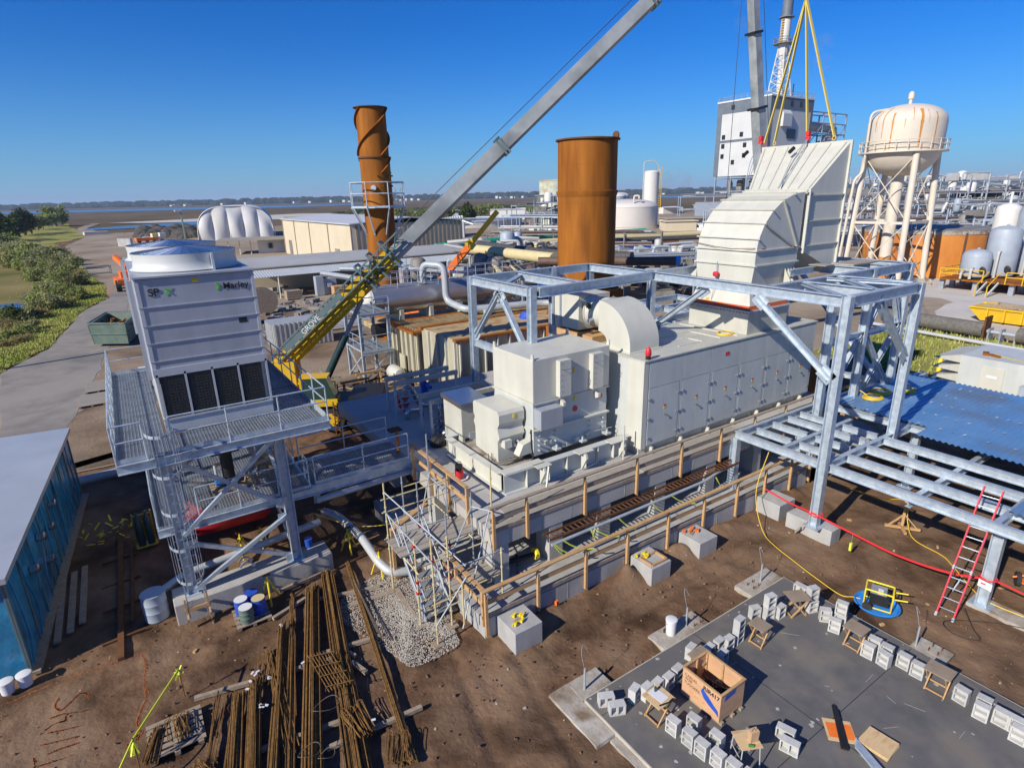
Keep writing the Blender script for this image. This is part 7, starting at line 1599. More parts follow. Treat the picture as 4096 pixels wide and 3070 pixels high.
for a in (3.6,4.1,4.5,5.0): m.bar((100.6+8.36*math.cos(a),40.4+8.36*math.sin(a),0),(100.6+8.36*math.cos(a),40.4+8.36*math.sin(a),6.1),.25,.12,(math.cos(a),math.sin(a),0))
m.build('downpipe','brown_pipe',t)
m = MB()
for z in np.arange(.3,7,.5): m.bar((92.5,38.5,z),(92.5,39.1,z),.04,.04)
for v in (38.5,39.1): m.tube((92.5,v,0),(92.5,v,7.2),.05,5)
m.build('ladder','galv_dark',t)
tank('brown_tank','dark brown tank in shade behind the lifted duct',(97,62),7,5,.2,'brown_pipe','clutter')
# vessels on a skid with yellow railings
t = thing('vessel_skid','skid platform with yellow railings carrying the grey pressure vessels','platform',(90,27,0))
bx(t,'skid_deck','rust',(84,20,1.3),(97,31.5,1.45)); m = MB()
for u in np.arange(84.5,97,3): 
    for v in np.arange(20.5,31.5,3.5): m.box((u,v,.05),(u+.5,v+.5,1.29))
m.build('leg','galv_dark',t)
railing(t,[(84,27,1.45),(84,31.4,1.45),(96,31.4,1.45)],1.2,.06,1.8,'yellow',False); railing(t,[(84,24.8,1.45),(84,20.1,1.45),(90,20.1,1.45)],1.2,.06,1.8,'yellow',False)
m = MB(); m.bar((84,25.4,1.4),(81,25.4,.1),.1,.25); m.bar((84,26.5,1.4),(81,26.5,.1),.1,.25); m.build('stair_stringer','wall_white',t); m = MB()
for v in (25.4,26.5): m.tube((84,v,2.6),(81,v,1.3),.06,6); m.tube((81,v,.1),(81,v,1.3),.06,6)
m.build('stair_handrail','yellow',t)
for k,(u,v,r_,h_,mt,lab) in enumerate(((86.0,28.6,1.5,2.6,'vessel_grey','short grey pressure vessel, front left on the yellow railed skid'),(89.0,27.2,1.6,5.2,'vessel_grey','medium grey pressure vessel in the middle of the yellow railed skid'),(93.5,25.8,1.9,7.6,'vessel_grey','tall grey pressure vessel at the right of the yellow railed skid'),(95.2,29.4,1.35,7.6,'wall_white','white pressure vessel with a conical top behind the grey ones'))):
    t = thing('pressure_vessel',lab,'vessel',(u,v,1.45),'vessels on the skid'); m = MB(); m.lathe([(r_*.6,0),(r_*.95,.3),(r_,.7),(r_,h_),(r_*.9,h_+.45),(r_*.5,h_+.75),(.15,h_+.85),(.15,h_+(2.2 if mt == 'wall_white' else 1.0))],(u,v,1.5),26); m.build('shell',mt,t,45)
    m = MB(); m.path(bend([(u-r_-.5,v-.3,1.6),(u-r_-.5,v-.3,h_*.7+1),(u-r_*.4,v-.3,h_*.7+1)],.3),.16,8); m.path(bend([(u-r_-.9,v+.5,1.6),(u-r_-.9,v+.5,h_*.5+1),(u-r_*.4,v+.5,h_*.5+1.4)],.3),.12,8); m.build('pipe','clutter_pale',t)
    m = MB(); m.lathe([(.3,-.1),(.45,0),(.3,.1)],(u-r_*.75,v-r_*.7,2.6),12,'x'); m.build('valve_wheel','black',t)
# ================================================================== WATER TOWER
wx,wy = 83.55,37.85
wt = thing('water_tower','cream water tower with rust streaks standing on braced legs','water tower',(wx,wy,0))
zb = 16.2; rw = 4.15
prof = [(.6,zb-2.75),(1.2,zb-2.65),(2.6,zb-2.2),(3.4,zb-1.5),(3.95,zb-.6),(rw,zb)]+[(rw,zb+3.4)]+[(rw*math.cos(a),zb+3.4+2.1*math.sin(a)) for a in np.linspace(.15,PI/2-.02,10)]
m = MB(); m.lathe(prof,(wx,wy,0),64); m.build('tank_bowl','tank_cream',wt,50)
m = MB(); m.lathe([(rw-.1,zb-.08),(rw+.6,zb-.05),(rw+.6,zb+.12),(rw-.1,zb+.12)],(wx,wy,0),48); m.build('balcony','tank_cream',wt)
railing(wt,[(wx+(rw+.55)*math.cos(a),wy+(rw+.55)*math.sin(a),zb+.1) for a in np.linspace(0,2*PI,25)],1.2,.05,2,'tank_cream',False)
m = MB()
for da,zt_,zb_,w_ in ((-.62,5.0,1.6,.10),(-.35,4.3,.3,.13),(.36,4.6,.5,.26),(.78,4.2,.3,.13),(-.85,4.7,2.4,.08),(.14,4.8,3.4,.06),(-.05,3.6,2.6,.05),(.54,4.5,2.9,.05)):
    a0 = math.atan2(-wy,-wx)+da; n = 14
    def sp_(z,off):
        if z <= 3.4: rr_ = rw
        else:
            q_ = min(.999,(z-3.4)/2.1); rr_ = rw*math.sqrt(1-q_*q_)
        a = a0+off/max(rr_,2); return (wx+(rr_+.03)*math.cos(a),wy+(rr_+.03)*math.sin(a),zb+z)
    P = []
    for i in range(n+1):
        z = zt_+(zb_-zt_)*i/n; ww = w_*(1-.55*i/n)*random.uniform(.75,1.2); ww *= .75; P += [sp_(z,-ww),sp_(z,ww)]
    m.add(P,[(2*i,2*i+1,2*i+3,2*i+2) for i in range(n)])
m.build('rust_streak','rust_streak',wt)
m = MB(); m.lathe([(.2,5.4),(.2,6.0),(.33,6.05),(.33,6.6),(.2,6.85),(0,6.9)],(wx,wy,zb),12); m.build('roof_vent','tank_cream',wt,40)
rgt = V(.835,-.55,0); fwd = V(.55,.835,0)
m = MB(); lp = V(wx,wy,0)-rgt*(rw+.4); m.path(bend([lp+V(0,0,zb-.2),lp+V(0,0,zb+4.7),lp+rgt*2.4+V(0,0,zb+5.0)],.8),.14,8); m.path(bend([lp-rgt*.0+V(0,0,zb-.2),lp-rgt*.0+V(0,0,zb-2.2),lp-rgt*.9+V(0,0,zb-3.0),lp-rgt*1.6+V(0,0,0)],.6),.16,8); m.build('overflow_pipe','tank_cream',wt)
m = MB(); m.lathe([(.70,0),(.70,zb-2.6)],(wx,wy,0),24); m.build('riser_pipe','tank_cream',wt,40)
m = MB(); m.lathe([(.72,0),(.72,2.2),(.71,3.6)],(wx,wy,0),24); m.build('riser_rust','rust_streak',wt,40)
ang0 = math.atan2(-wy,-wx)
legs = []
for k in range(4):
    a = ang0+R(21)+PI*k/2; tp_ = V(wx+rw*.97*math.cos(a),wy+rw*.97*math.sin(a),zb+.1); bt_ = V(wx+(rw+.7)*math.cos(a),wy+(rw+.7)*math.sin(a),0); legs.append((bt_,tp_))
    m = MB(); m.tube(bt_,tp_,.36,16); m.build('leg','tank_cream',wt,40); m = MB(); m.rbox(bt_,1.6,1.6,.8,a); m.build('leg_footing','muddy_concrete',wt)
m = MB()
for k in range(4):
    a,b_ = legs[k],legs[(k+1) % 4]
    for f0,f1 in ((.03,.48),(.5,.97)):
        m.tube(a[0].lerp(a[1],f0),b_[0].lerp(b_[1],f1),.06,5); m.tube(b_[0].lerp(b_[1],f0),a[0].lerp(a[1],f1),.06,5)
    m.bar(a[0].lerp(a[1],.49),b_[0].lerp(b_[1],.49),.22,.3)
m.build('bracing','tank_cream',wt)
# ================================================================== FACTORY BLOCK
fx0,fy0 = 246,167; zr,zw = 50.5,18.5
f = thing('process_building','tall grey and white process building on a steel frame, behind the second crane','building',(fx0+8,fy0+12,0))
dv_,du_ = 27,32
bx(f,'wall','white_clad',(fx0,fy0,zw),(fx0+du_,fy0+dv_,zr-.5))
m = MB(); e_ = .15
for (a,b_) in (((fx0-e_,fy0-e_,zr-5),(fx0+du_+e_,fy0+dv_+e_,zr-.3)),): m.box(a,b_)
for a,b_ in (((fx0-e_,fy0-e_,zw),(fx0+1.6,fy0+3.2,zr-5)),((fx0-e_,fy0+dv_-2.4,zw),(fx0+2,fy0+dv_+e_,zr-5)),((fx0+du_-1.6,fy0-e_,zw),(fx0+du_+e_,fy0+2,zr-5)),((fx0-e_,fy0+3.21,33.2),(fx0-.01,fy0+dv_-2.5,34.2))): m.box(a,b_)
m.build('cladding_band','slate_clad',f); bx(f,'roof_edge','wall_white',(fx0-.4,fy0-.4,zr-.29),(fx0+du_+.4,fy0+dv_+.4,zr+.35))
def win(root,u,v,z,axis_,w_=1.7,h_=1.9):
    m = MB()
    if axis_ == 'u': m.box((fx0-.25,v,z),(fx0-.16,v+w_,z+h_))
    else: m.box((u,fy0-.3,z),(u+w_,fy0-.16,z+h_))
    m.build('window','window_dark',root)
for v,z in ((189,34.7),(179.5,35.2),(189,30.8),(177.3,30.6),(189,26.4),(177.3,26.2),(183,23.6),(185,zr-3.6)): win(f,0,v,z,'u')
for u in (253,260,267): win(f,u,0,zr-3.4,'v')
win(f,259.5,0,33.6,'v',6.5,4.0); m = MB(); m.hexa([(254,fy0-1.4,38.5),(260.5,fy0-1.4,38.5),(260.5,fy0-.16,38.5),(254,fy0-.16,38.5)],[(254,fy0-1.4,43.6),(260.5,fy0-1.4,43.6),(260.5,fy0-.16,45.2),(254,fy0-.16,45.2)]); m.build('wall_hood','white_clad',f)
m = MB()
for u in (fx0,fx0+10.5,fx0+21,fx0+31.4):
    for v in (fy0,fy0+8.5,fy0+17,fy0+25.5): m.box((u,v,0),(u+.6,v+.6,zw))
for z in (6,11.5,17.4): 
    for v in (fy0,fy0+25.5): m.box((fx0+.01,v+.02,z),(fx0+31.8,v+.5,z+.5))
    m.box((fx0+.02,fy0+.03,z+.02),(fx0+.52,fy0+25.4,z+.48)); m.box((fx0+31.3,fy0+.03,z+.02),(fx0+31.8,fy0+25.4,z+.48))
m.build('steel_column','galv_dark',f)
m = MB()
for k in range(46): 
    u,v = fx0+random.uniform(.5,30),fy0+random.uniform(0,24); z = random.choice((.1,6.6,12)); m.lathe([(.9,0),(.9,random.uniform(2,4.5)),(.3,4.8)],(u,v,z),8)
m.build('equipment','clutter',f)
railing(f,[(fx0,fy0,zr+.3),(fx0,fy0+dv_,zr+.3),(fx0+du_,fy0+dv_,zr+.3),(fx0+du_,fy0,zr+.3),(fx0,fy0,zr+.3)],1.8,.08,3,'galv_dark',False)
c_ = V(fx0+11.5,fy0+4.5,0)
ch = thing('chimney','pale chimney stack in a white lattice tower on the process building roof','chimney',(c_.x,c_.y,zr))
m = MB(); m.lathe([(1.25,zr),(1.35,zr+16),(2.0,zr+17.5),(2.0,zr+34)],(c_.x,c_.y,0),20); m.build('flue','wall_white',ch,40); m = MB(); m.lathe([(2.1,zr+30.5),(2.1,zr+60)],(c_.x,c_.y,0),20); m.build('dark_top','slate_clad',ch,40)
m = MB(); tl = []
for k in range(4):
    a = PI/4+k*PI/2; b0_ = V(c_.x+5*math.cos(a),c_.y+5*math.sin(a),zr); t0_ = V(c_.x+2*math.cos(a),c_.y+2*math.sin(a),zr+20); tl.append((b0_,t0_)); m.tube(b0_,t0_,.22,6)
for k in range(4):
    a,b_ = tl[k],tl[(k+1) % 4]
    for s in range(6):
        f0,f1 = s/6,(s+1)/6; m.tube(a[0].lerp(a[1],f0),b_[0].lerp(b_[1],f1),.11,4); m.tube(b_[0].lerp(b_[1],f0),a[0].lerp(a[1],f1),.11,4); m.tube(a[0].lerp(a[1],f1),b_[0].lerp(b_[1],f1),.11,4)
m.build('lattice','wall_white',ch)
m = MB(); m.lathe([(2,zr+21),(4.4,zr+21),(4.4,zr+21.3)],(c_.x,c_.y,0),12); m.lathe([(2,zr+31),(3.2,zr+31),(3.2,zr+31.3)],(c_.x,c_.y,0),12); m.build('platform','clutter',ch)
railing(ch,[(c_.x+4.3*math.cos(a),c_.y+4.3*math.sin(a),zr+21.3) for a in np.linspace(0,2*PI,9)],2,.12,3,'clutter',False)
m = MB(); 
for z in np.arange(zr+21,zr+32,1): m.box((c_.x-2.7,c_.y-.6,z),(c_.x-2.1,c_.y+.6,z+.25))
m.build('ladder','yellow',ch)
t = thing('rooftop_unit','white plant room boxes on the process building roof','plant room',(fx0+13,fy0+5,zr)); bx(t,'unit','wall_white',(fx0+10.5,fy0+3,zr+.36),(fx0+12.5,fy0+5,zr+4.6)); bx(t,'vent','clutter_pale',(fx0+13,fy0+4,zr+.36),(fx0+16,fy0+7,zr+3)); m = MB(); m.tube((fx0+16.5,fy0+1,zr),(fx0+16.5,fy0+1,zr+5.5),.25,6); m.build('vent_pipe','black',t)
ff = thing('process_tower','open steel process tower with ducts to the right of the process building','process tower',(fx0+26,fy0+4,0))
ox,oy = fx0+du_+1.5,fy0+1; m = MB()
for i in (0,10,20,30):
    for j in (0,8): m.box((ox+i,oy+j,0),(ox+i+.5,oy+j+.5,46))
for z in (8,16,24,28,32,36.5,41,45.6):
    for j in (0,8): m.box((ox+.01,oy+j+.02,z),(ox+30.4,oy+j+.45,z+.45))
    for i in (0,10,20,30): m.box((ox+i+.03,oy+.1,z+.02),(ox+i+.44,oy+8.2,z+.42))
for z0,z1 in ((16,24),(24,32),(32,41)):
    for i in (0,10,20): m.bar((ox+i+.2,oy+.2,z0),(ox+i+10.2,oy+.2,z1),.25,.25)
m.build('steel_frame','galv_dark',ff)
m = MB(); m.path(bend([(ox+2,oy+4,40),(ox+26,oy+4,40),(ox+26,oy+4,33),(ox+16,oy+4,32)],3.5,8),2.2,14); m.lathe([(1.7,0),(1.7,8)],(ox+16,oy+2,34.5),14,'x'); m.lathe([(2.5,24.6),(2.5,28),(1,31)],(ox+6,oy+4,0),14); m.build('duct','clutter_pale',ff,40)
m = MB()
for k in range(22): m.lathe([(.8,0),(.8,3)],(ox+random.uniform(1,29),oy+random.uniform(1,7),random.choice((8.5,16.5,24.5))),8)
m.build('equipment','clutter',ff); m = MB()
for z in np.arange(10,32,3.5): m.box((ox+31,oy-2,z),(ox+33.5,oy+1.5,z+.4))
m.tube((ox+32,oy,0),(ox+32,oy,33),.5,8); m.build('side_ladder','slate_clad',ff)
# ================================================================== PIPE RACKS / PROCESS CLUTTER
def rack(lab,a,b,levels,npipe,wd=3.,pm=('clutter_pale','pipe_grey','brown_pipe','stainless','clutter'),step=7.,pr=.22,rail=True,cat='pipe rack'):
    a,b = V(a[0],a[1],0),V(b[0],b[1],0); d_ = (b-a); L = d_.length; d_.normalize(); s_ = V(-d_.y,d_.x,0); t = thing('pipe_rack',lab,cat,(a.x,a.y,0),'pipe racks'); m = MB(); n = max(1,int(L/step)); top = max(levels)
    for k in range(n+1):
        c_ = a+d_*(L*k/n)
        for s in (-wd/2,wd/2): m.bar(c_+s_*s,c_+s_*s+V(0,0,top+.3),.22,.22,(1,0,0))
        for z in levels: m.bar(c_+s_*(-wd/2)+V(0,0,z),c_+s_*(wd/2)+V(0,0,z),.22,.22)
    for z in levels:
        for s in (-wd/2,wd/2): m.bar(a+s_*s+V(0,0,z),b+s_*s+V(0,0,z),.16,.25)
    if rail:
        for s in (-wd/2,): m.bar(a+s_*s+V(0,0,top+1.2),b+s_*s+V(0,0,top+1.2),.07,.07); m.bar(a+s_*s+V(0,0,top+.7),b+s_*s+V(0,0,top+.7),.06,.06)
    m.build('rack_frame',random.choice(('galv_dark','clutter','galv')),t)
    for z in levels:
        for k in range(npipe):
            o_ = -wd/2+.35+(wd-.7)*k/max(1,npipe-1); r_ = pr*random.uniform(.5,1.25); m = MB(); e0 = random.uniform(0,.15)*L; e1 = L-random.uniform(0,.12)*L
            pts = [a+d_*e0+s_*o_+V(0,0,z+.2+r_)]
            if random.random() < .5: mid = random.uniform(.3,.7)*L; pts += [a+d_*mid+s_*o_+V(0,0,z+.2+r_),a+d_*mid+s_*o_+V(0,0,z+1.0+r_),a+d_*(mid+2)+s_*o_+V(0,0,z+1.0+r_),a+d_*(mid+2)+s_*o_+V(0,0,z+.2+r_)]
            pts.append(a+d_*e1+s_*o_+V(0,0,z+.2+r_)); m.path(bend(pts,.5,3),r_,8); m.build('pipe',random.choice(pm),t,50)
    return t
random.seed(11)
rack('long silver pipe rack running behind the water tower legs, highest line',W(66,150),W(150,150),(3.2,6.2),6)
rack('long pipe rack crossing behind the water tower, just below the silver one',W(60,128),W(140,130),(3.0,5.2),5)
rack('lower pipe rack in front of the orange tank rim at the right',W(62,118),W(130,112),(4.8,),5,pr=.16)
rack('pipe rack behind the silver one at the far right',W(100,178),W(210,178),(4,7.5,10),6)
rack('distant high pipe rack behind the water tower bowl',W(90,215),W(180,215),(5,10,14),5)
rack('pipe bridge with handrails right of the domed tank',W(55,170),W(95,165),(4.0,7.0),5)
rack('pipe rack running between the silo and the process building',W(70,250),W(120,250),(5,10),5,step=9)
rack('pipe rack left of the wide rusty stack in the middle distance',W(-2,175),W(22,160),(3.5,6.5),5)
rack('far pipe rack with brown columns left of the wide rusty stack',W(2,200),W(26,215),(5.5,9.0),4)
rack('galvanised pipe rack with handrails right of the wide rusty stack',(40.5,54),(64,43),(2.6,5.0),5,pm=('tan_pipe','dark_pipe','pipe_grey'))
rack('pipe rack behind the steam drum, under the green pipe',(36,66),(70,78),(2.4,4.2),5,pm=('tan_pipe','dark_pipe','brown_pipe','pipe_grey'))
rack('near pipe rack between the steam drum and the rusty stack',(30,46),(38,62),(2.5,5.0),5,pm=('dark_pipe','tan_pipe','brown_pipe'))
m = MB(); m.path(bend([(49,98.5,3.6),(66,101.5,3.7),(82,103.5,3.6),(104,100,3.6)],2),.75,14); tag(m.build('green_pipe','green_pipe',smooth=50),'thick bright green pipe crossing behind the wide rusty stack','pipe')
m = MB(); m.path(bend([(50,93,3.2),(70,97,3.3),(86,94,3.4),(118,84,3.4)],2),.6,12); tag(m.build('tan_pipeline','tan_pipe',smooth=50),'thick tan insulated pipe running below the green pipe','pipe')
m = MB(); m.path([(86,91,3.0),(120,78,3.0)],.5,12); tag(m.build('black_pipeline','dark_pipe',smooth=50),'dark pipe beside the tan pipe right of the rusty stack','pipe')
for pts,r_,mt,lab in (([(39,66,6.4),(36.5,48,6.6),(38.6,44,6.6),(40,40,6.6)],.5,'dark_pipe','thick dark insulated pipe ending left of the wide rusty stack'),([(30,41,6.9),(38,33,6.9)],.36,'brown_pipe','brown pipe with a blue end cap right of the wide rusty stack'),([(23.2,31.2,6.8),(27,38,6.8)],.34,'brown_pipe','dark brown pipe with a blue cap left of the stack base'),([(34,44,6.6),(34,60,6.6)],.55,'tan_pipe','tan insulated pipe end left of the wide rusty stack')):
    t = thing('insulated_pipe',lab,'pipe',pts[0]); m = MB(); m.path(bend(pts,1.0),r_,14); m.build('pipe_run',mt,t,50)
    if 'cap' in lab: e_ = Vector(pts[-1] if 'right' in lab else pts[0]); o_ = Vector(pts[0] if 'right' in lab else pts[-1]); d_ = (e_-o_).normalized(); m = MB(); m.tube(e_-d_*.02,e_+d_*.35,r_+.06,14); m.build('end_cap','cap_blue',t,50)
    if 'end' in lab and 'tan' in lab: pass
def unit(lab,c,rx,ry,h_,n=60,mt='clutter',seed=1):
    random.seed(seed); t = thing('process_unit',lab,'process unit',c,'process units'); m = MB()
    xs = np.linspace(-rx,rx,max(2,int(rx/2.5)+1)); ys = np.linspace(-ry,ry,3); lev = np.arange(3.2,h_+.1,3.4)
    for x_ in xs:
        for y_ in ys: p_ = V(*c)+rgt*x_+fwd*y_; m.bar(p_,p_+V(0,0,h_*random.uniform(.65,1.0)),.28,.28,(1,0,0))
    for z in lev:
        for y_ in ys: f0,f1 = sorted((random.uniform(-1,-.4),random.uniform(.4,1))); m.bar(V(*c)+rgt*rx*f0+fwd*y_+V(0,0,z),V(*c)+rgt*rx*f1+fwd*y_+V(0,0,z),.25,.3)
    m.build('steel_frame','galv_dark',t); a_,b_,d_ = MB(),MB(),MB()
    for k in range(n):
        p_ = V(*c)+rgt*random.uniform(-rx,rx)+fwd*random.uniform(-ry,ry)+V(0,0,random.choice([0]+list(lev))); q_ = random.random()
        if q_ < .2: r_ = random.uniform(.35,1.3); h_2 = random.uniform(1.2,3.4); a_.lathe([(r_*.7,0),(r_,.3),(r_,h_2),(r_*.75,h_2+r_*.3),(0,h_2+r_*.45)],p_,10)
        elif q_ < .8: b_.path(bend([p_,p_+V(0,0,random.uniform(.5,2.5)),p_+rgt*random.uniform(-6,6)+V(0,0,2)],.4,3),random.uniform(.12,.35),6)
        else: d_.rbox(p_,random.uniform(1,4),random.uniform(1,3),random.uniform(.6,2.4),YAW)
    a_.build('vessel',random.choice(('clutter_pale','vessel_grey','clutter','wall_white')),t,45); b_.build('pipe',random.choice(('pipe_grey','clutter_pale')),t); d_.build('equipment_box',mt,t); return t
unit('cluttered process unit with pale pipes directly behind the water tower',W(130,205),17,8,16.5,120,'clutter',3)
unit('cluttered process unit far behind at the right picture edge',W(215,250),40,12,13.5,160,'clutter',4)
unit('low process unit below the pipe racks at the right edge',W(118,140),22,6,7,120,'clutter_pale',5)
unit('process unit under the process building, left part',W(96,232),14,10,9,90,'clutter',6)
unit('process unit with pale pipes between the lifted duct and water tower',W(82,165),12,6,8,80,'clutter_pale',7)
unit('small process structure left of the wide rusty stack',W(13,185),5,4,11,40,'clutter',8)
unit('pump yard behind the steam drum',W(4,98),10,7,3.4,70,'clutter',9)
unit('pipe yard behind the left steel frame',W(-9,66),8,6,3.4,60,'clutter_pale',10)
unit('pump station to the right of the wide rusty stack',W(20,78),8,8,3.6,70,'clutter',12)
unit('tall cluttered process unit with frames behind the pressure vessels',W(150,182),24,7,15,130,'clutter_pale',14)
unit('process unit with dark frames behind the orange tank',W(105,118),16,5,8.5,110,'clutter',15)
unit('process unit filling the yard behind the long silver rack',W(170,160),28,6,10,140,'clutter',16)
rack('near pipe rack along the far side of the white gravel lot',W(84,108),W(150,96),(2.6,4.6,6.2),5,pr=.18)
rack('pipe rack with many small lines behind the white pressure vessel',W(92,138),W(170,134),(3.5,6.0,8.2),6,pr=.2)
rack('pipe rack left of the wide rusty stack, behind the green pipe',W(-4,128),W(30,118),(2.5,4.6),5)
random.seed(21)
b = thing('dark_shed','long dark roofed open shed at the far right horizon','shed',W(190,215)); c0_,c1_ = W(158,215,0),W(260,205,0)
m = MB(); m.hexa([c0_+V(0,0,10.2),c1_+V(0,0,13.5),c1_+fwd*14+V(0,0,14.5),c0_+fwd*14+V(0,0,11.2)],[c0_+V(0,0,10.6),c1_+V(0,0,13.9),c1_+fwd*14+V(0,0,14.9),c0_+fwd*14+V(0,0,11.6)]); m.build('roof','clutter',b); m = MB(); m.hexa([c0_+fwd*9,c1_+fwd*9,c1_+fwd*9.5,c0_+fwd*9.5],[c0_+fwd*9+V(0,0,10),c1_+fwd*9+V(0,0,13),c1_+fwd*9.5+V(0,0,13),c0_+fwd*9.5+V(0,0,10)]); m.build('wall','spoil',b)
b = thing('grey_building','low grey corrugated building behind the lifted duct','building',W(78,135)); m = MB(); m.rbox(W(72,138),18,10,4.5,-.55); m.build('wall','vessel_grey',b); m = MB(); m.rbox(W(72,138,4.51),18.6,10.6,.3,-.55); m.build('roof','clutter',b)
b = thing('workshop','low cream workshop with open bays and white walls beyond the domed tank','building',W(60,205)); m = MB(); m.rbox(W(66,208),26,9,3.6,-.58); m.build('wall','wall_white',b); m = MB(); m.rbox(W(66,207,3.62),27,10.5,.35,-.58); m.build('roof','plank',b); m = MB(); m.rbox(W(56,200),10,7,3.0,-.58); m.rbox(W(56,200,3.01),11,8,.3,-.58); m.build('annex','wall_beige',b)
b = thing('warehouse','pale steep roofed warehouse between the silo and the process building','building',W(92,232)); m = MB(); m.rbox(W(86,238),22,14,8,-.58); m.build('wall','vessel_grey',b); c_ = W(94,236); m = MB(); m.prism([c_-rgt*9+V(0,0,8.5),c_+rgt*9+V(0,0,8.5),c_+rgt*2+V(0,0,1)],fwd*10); m.build('hopper','wall_white',b)
b = thing('pump_house','small brown brick hut with a flat roof in front of the domed tank','hut',W(37,142)); m = MB(); m.rbox(W(34,146),13,6,2.4,-.58); m.build('wall','rust_dark',b); m = MB(); m.rbox(W(34,146,2.41),14,7,.3,-.58); m.build('roof','plank',b)
b = thing('site_trailer','long white office trailer with a dark roof beyond the duct elbow','trailer',(66,52,0)); 
m = MB(); m.hexa([(58,60,.6),(70,44,.6),(73.2,46.4,.6),(61.2,62.4,.6)],[(58,60,3.4),(70,44,3.4),(73.2,46.4,3.4),(61.2,62.4,3.4)]); m.build('wall','wall_white',b); m = MB(); m.hexa([(57.9,60,3.41),(70,43.8,3.41),(73.4,46.4,3.41),(61.2,62.6,3.41)],[(57.9,60,3.6),(70,43.8,3.6),(73.4,46.4,3.6),(61.2,62.6,3.6)]); m.build('roof','black',b)
m = MB()
for f_ in (.12,.3,.5,.7,.88): c_ = V(58,60,1.7).lerp(V(70,44,1.7),f_); m.rbox(c_,.9,.12,1.0,-.93)
m.build('window','window_dark',b)
sheet('cooling_basin',[at(2450,975).xy,at(2560,972).xy,at(2620,990).xy,at(2620,1015).xy,at(2450,1030).xy],.12,'blue',.0,1)
b = thing('metal_shed','long pale metal clad shed with a square doorway at far centre','shed',W(5,330)); m = MB(); m.rbox(W(0,330),18,9,5,-.6); m.build('wall','wall_white',b); m = MB(); m.rbox(W(0,330,5.01),18.6,9.6,.4,-.6); m.build('roof','roof_pale',b)
random.seed(5)
for k in range(7):
    c_ = W(-40+28*k+random.uniform(-8,8),380+random.uniform(-40,60)); t = thing('farm_shed',('small white roofed shed among bushes, %s' % ('far left of centre','left of the slender stack top','right of the slender stack','left of the crane boom','behind the crane boom','just left of the wide stack','hidden right of the wide stack')[k]),'shed',c_,'sheds near the river'); m = MB(); m.rbox(c_,14,8,3.5,random.uniform(0,3)); m.build('wall',random.choice(('wall_white','wall_beige','vessel_grey')),t); m = MB(); m.rbox(c_+V(0,0,3.51),15,9,.4,random.uniform(0,3)); m.build('roof',random.choice(('roof_pale','shed_roof')),t)
def vehicle(lab,c,rz,mt,van=True):
    t = thing('parked_van' if van else 'parked_truck',lab,'van' if van else 'truck',c,'parked vehicles'); ca,sa = math.cos(rz),math.sin(rz)
    m = MB(); m.rbox(c+V(0,0,.5),5.4,2.1,.9,rz); m.build('body',mt,t); m = MB()
    if van: m.rbox(c+V(-.5*ca,-.5*sa,1.41),4.3,2.0,1.3,rz)
    else: m.rbox(c+V(.3*ca,.3*sa,1.41),1.9,1.9,.8,rz)
    m.build('cab',mt,t); m = MB(); m.rbox(c+V(1.9*ca if van else 1.2*ca,1.9*sa if van else 1.2*sa,1.45),.6,1.9,.7,rz); m.build('windscreen','glass',t); m = MB()
    for a in (-1.7,1.7):
        for s in (-1,1): q_ = c+V(a*ca-s*sa,a*sa+s*ca,.4); m.tube(q_-V(-sa,ca,0)*.15,q_+V(-sa,ca,0)*.15,.4,12)
    m.build('wheel','rubber',t); return t
vehicle('white pickup truck parked by the workshop beyond the domed tank',W(61,190),.4,'wall_white',False); vehicle('white box van with its dark rear open, left of the wide rusty stack',at(2070,955),.9,'wall_white'); vehicle('white van parked just left of the wide rusty stack',at(2150,950),.2,'wall_white'); vehicle('white truck parked in front of the far sheds',at(1910,860),.2,'wall_white')
for k,(x_,y_) in enumerate(((2030,950),(2105,945),(2180,945))):
    c_ = at(x_,y_); t = thing('lamp_post','thin dark utility pole left of the wide rusty stack, %s' % ('leftmost','middle one','rightmost')[k],'pole',c_,'utility poles'); m = MB(); m.tube(c_,c_+V(0,0,8),.16,6); m.build('pole','bark',t); m = MB(); m.rbox(c_,1.4,1.4,.5,0); m.build('yellow_base','yellow',t)
# ================================================================== RIGHT YARD
t = thing('yellow_skip','long yellow open skip on the white gravel at the right','skip',(70,18,0))
m = MB(); a,b_ = V(66.3,21.6,0),V(66.3,8,0)
m.hexa([(66.3,20.8,.2),(66.3,8,.2),(69,8,.2),(69,20.8,.2)],[(66.0,21.8,1.35),(66.0,7.5,1.35),(69.3,7.5,1.35),(69.3,21.8,1.35)]); m.build('skip_body','yellow',t); m = MB()
for v in np.arange(8.5,21,1.3): m.box((65.82,v,.3),(66.05,v+.12,1.33))
m.box((65.85,7.6,1.36),(66.15,21.7,1.48)); m.box((69.1,7.6,1.36),(69.4,21.7,1.48)); m.build('skip_rib','yellow',t)
m = MB()
for k in range(26): m.bar(V(random.uniform(66.5,69),random.uniform(9,21),1.4),V(random.uniform(66.5,69),random.uniform(9,21),1.6),.12,.1)
m.build('scrap','wood_grey',t)
t = thing('wrapped_pipe','large dark wrapped pipeline lying along the edge of the white gravel','pipeline',(59,16,0)); m = MB(); m.tube((59.2,26,.85),(58.6,17.9,.85),.62,16); m.build('pipe_run','insulation',t,40); m = MB(); m.tube((58.4,15.6,.85),(57.9,9,.85),.62,16); m.build('pipe_run','insulation',t,40); bx(t,'end_plate','rust_dark',(58.0,17.75,.05),(59.3,17.88,2.0)); m = MB(); m.tube((58.5,17.7,.8),(58.3,15.7,.8),.15,8); m.build('joint_pipe','pipe_grey',t)
m = MB()
for v in (15.6,16.6,17.4): m.box((58.0,v,.05),(58.9,v+.12,1.1))
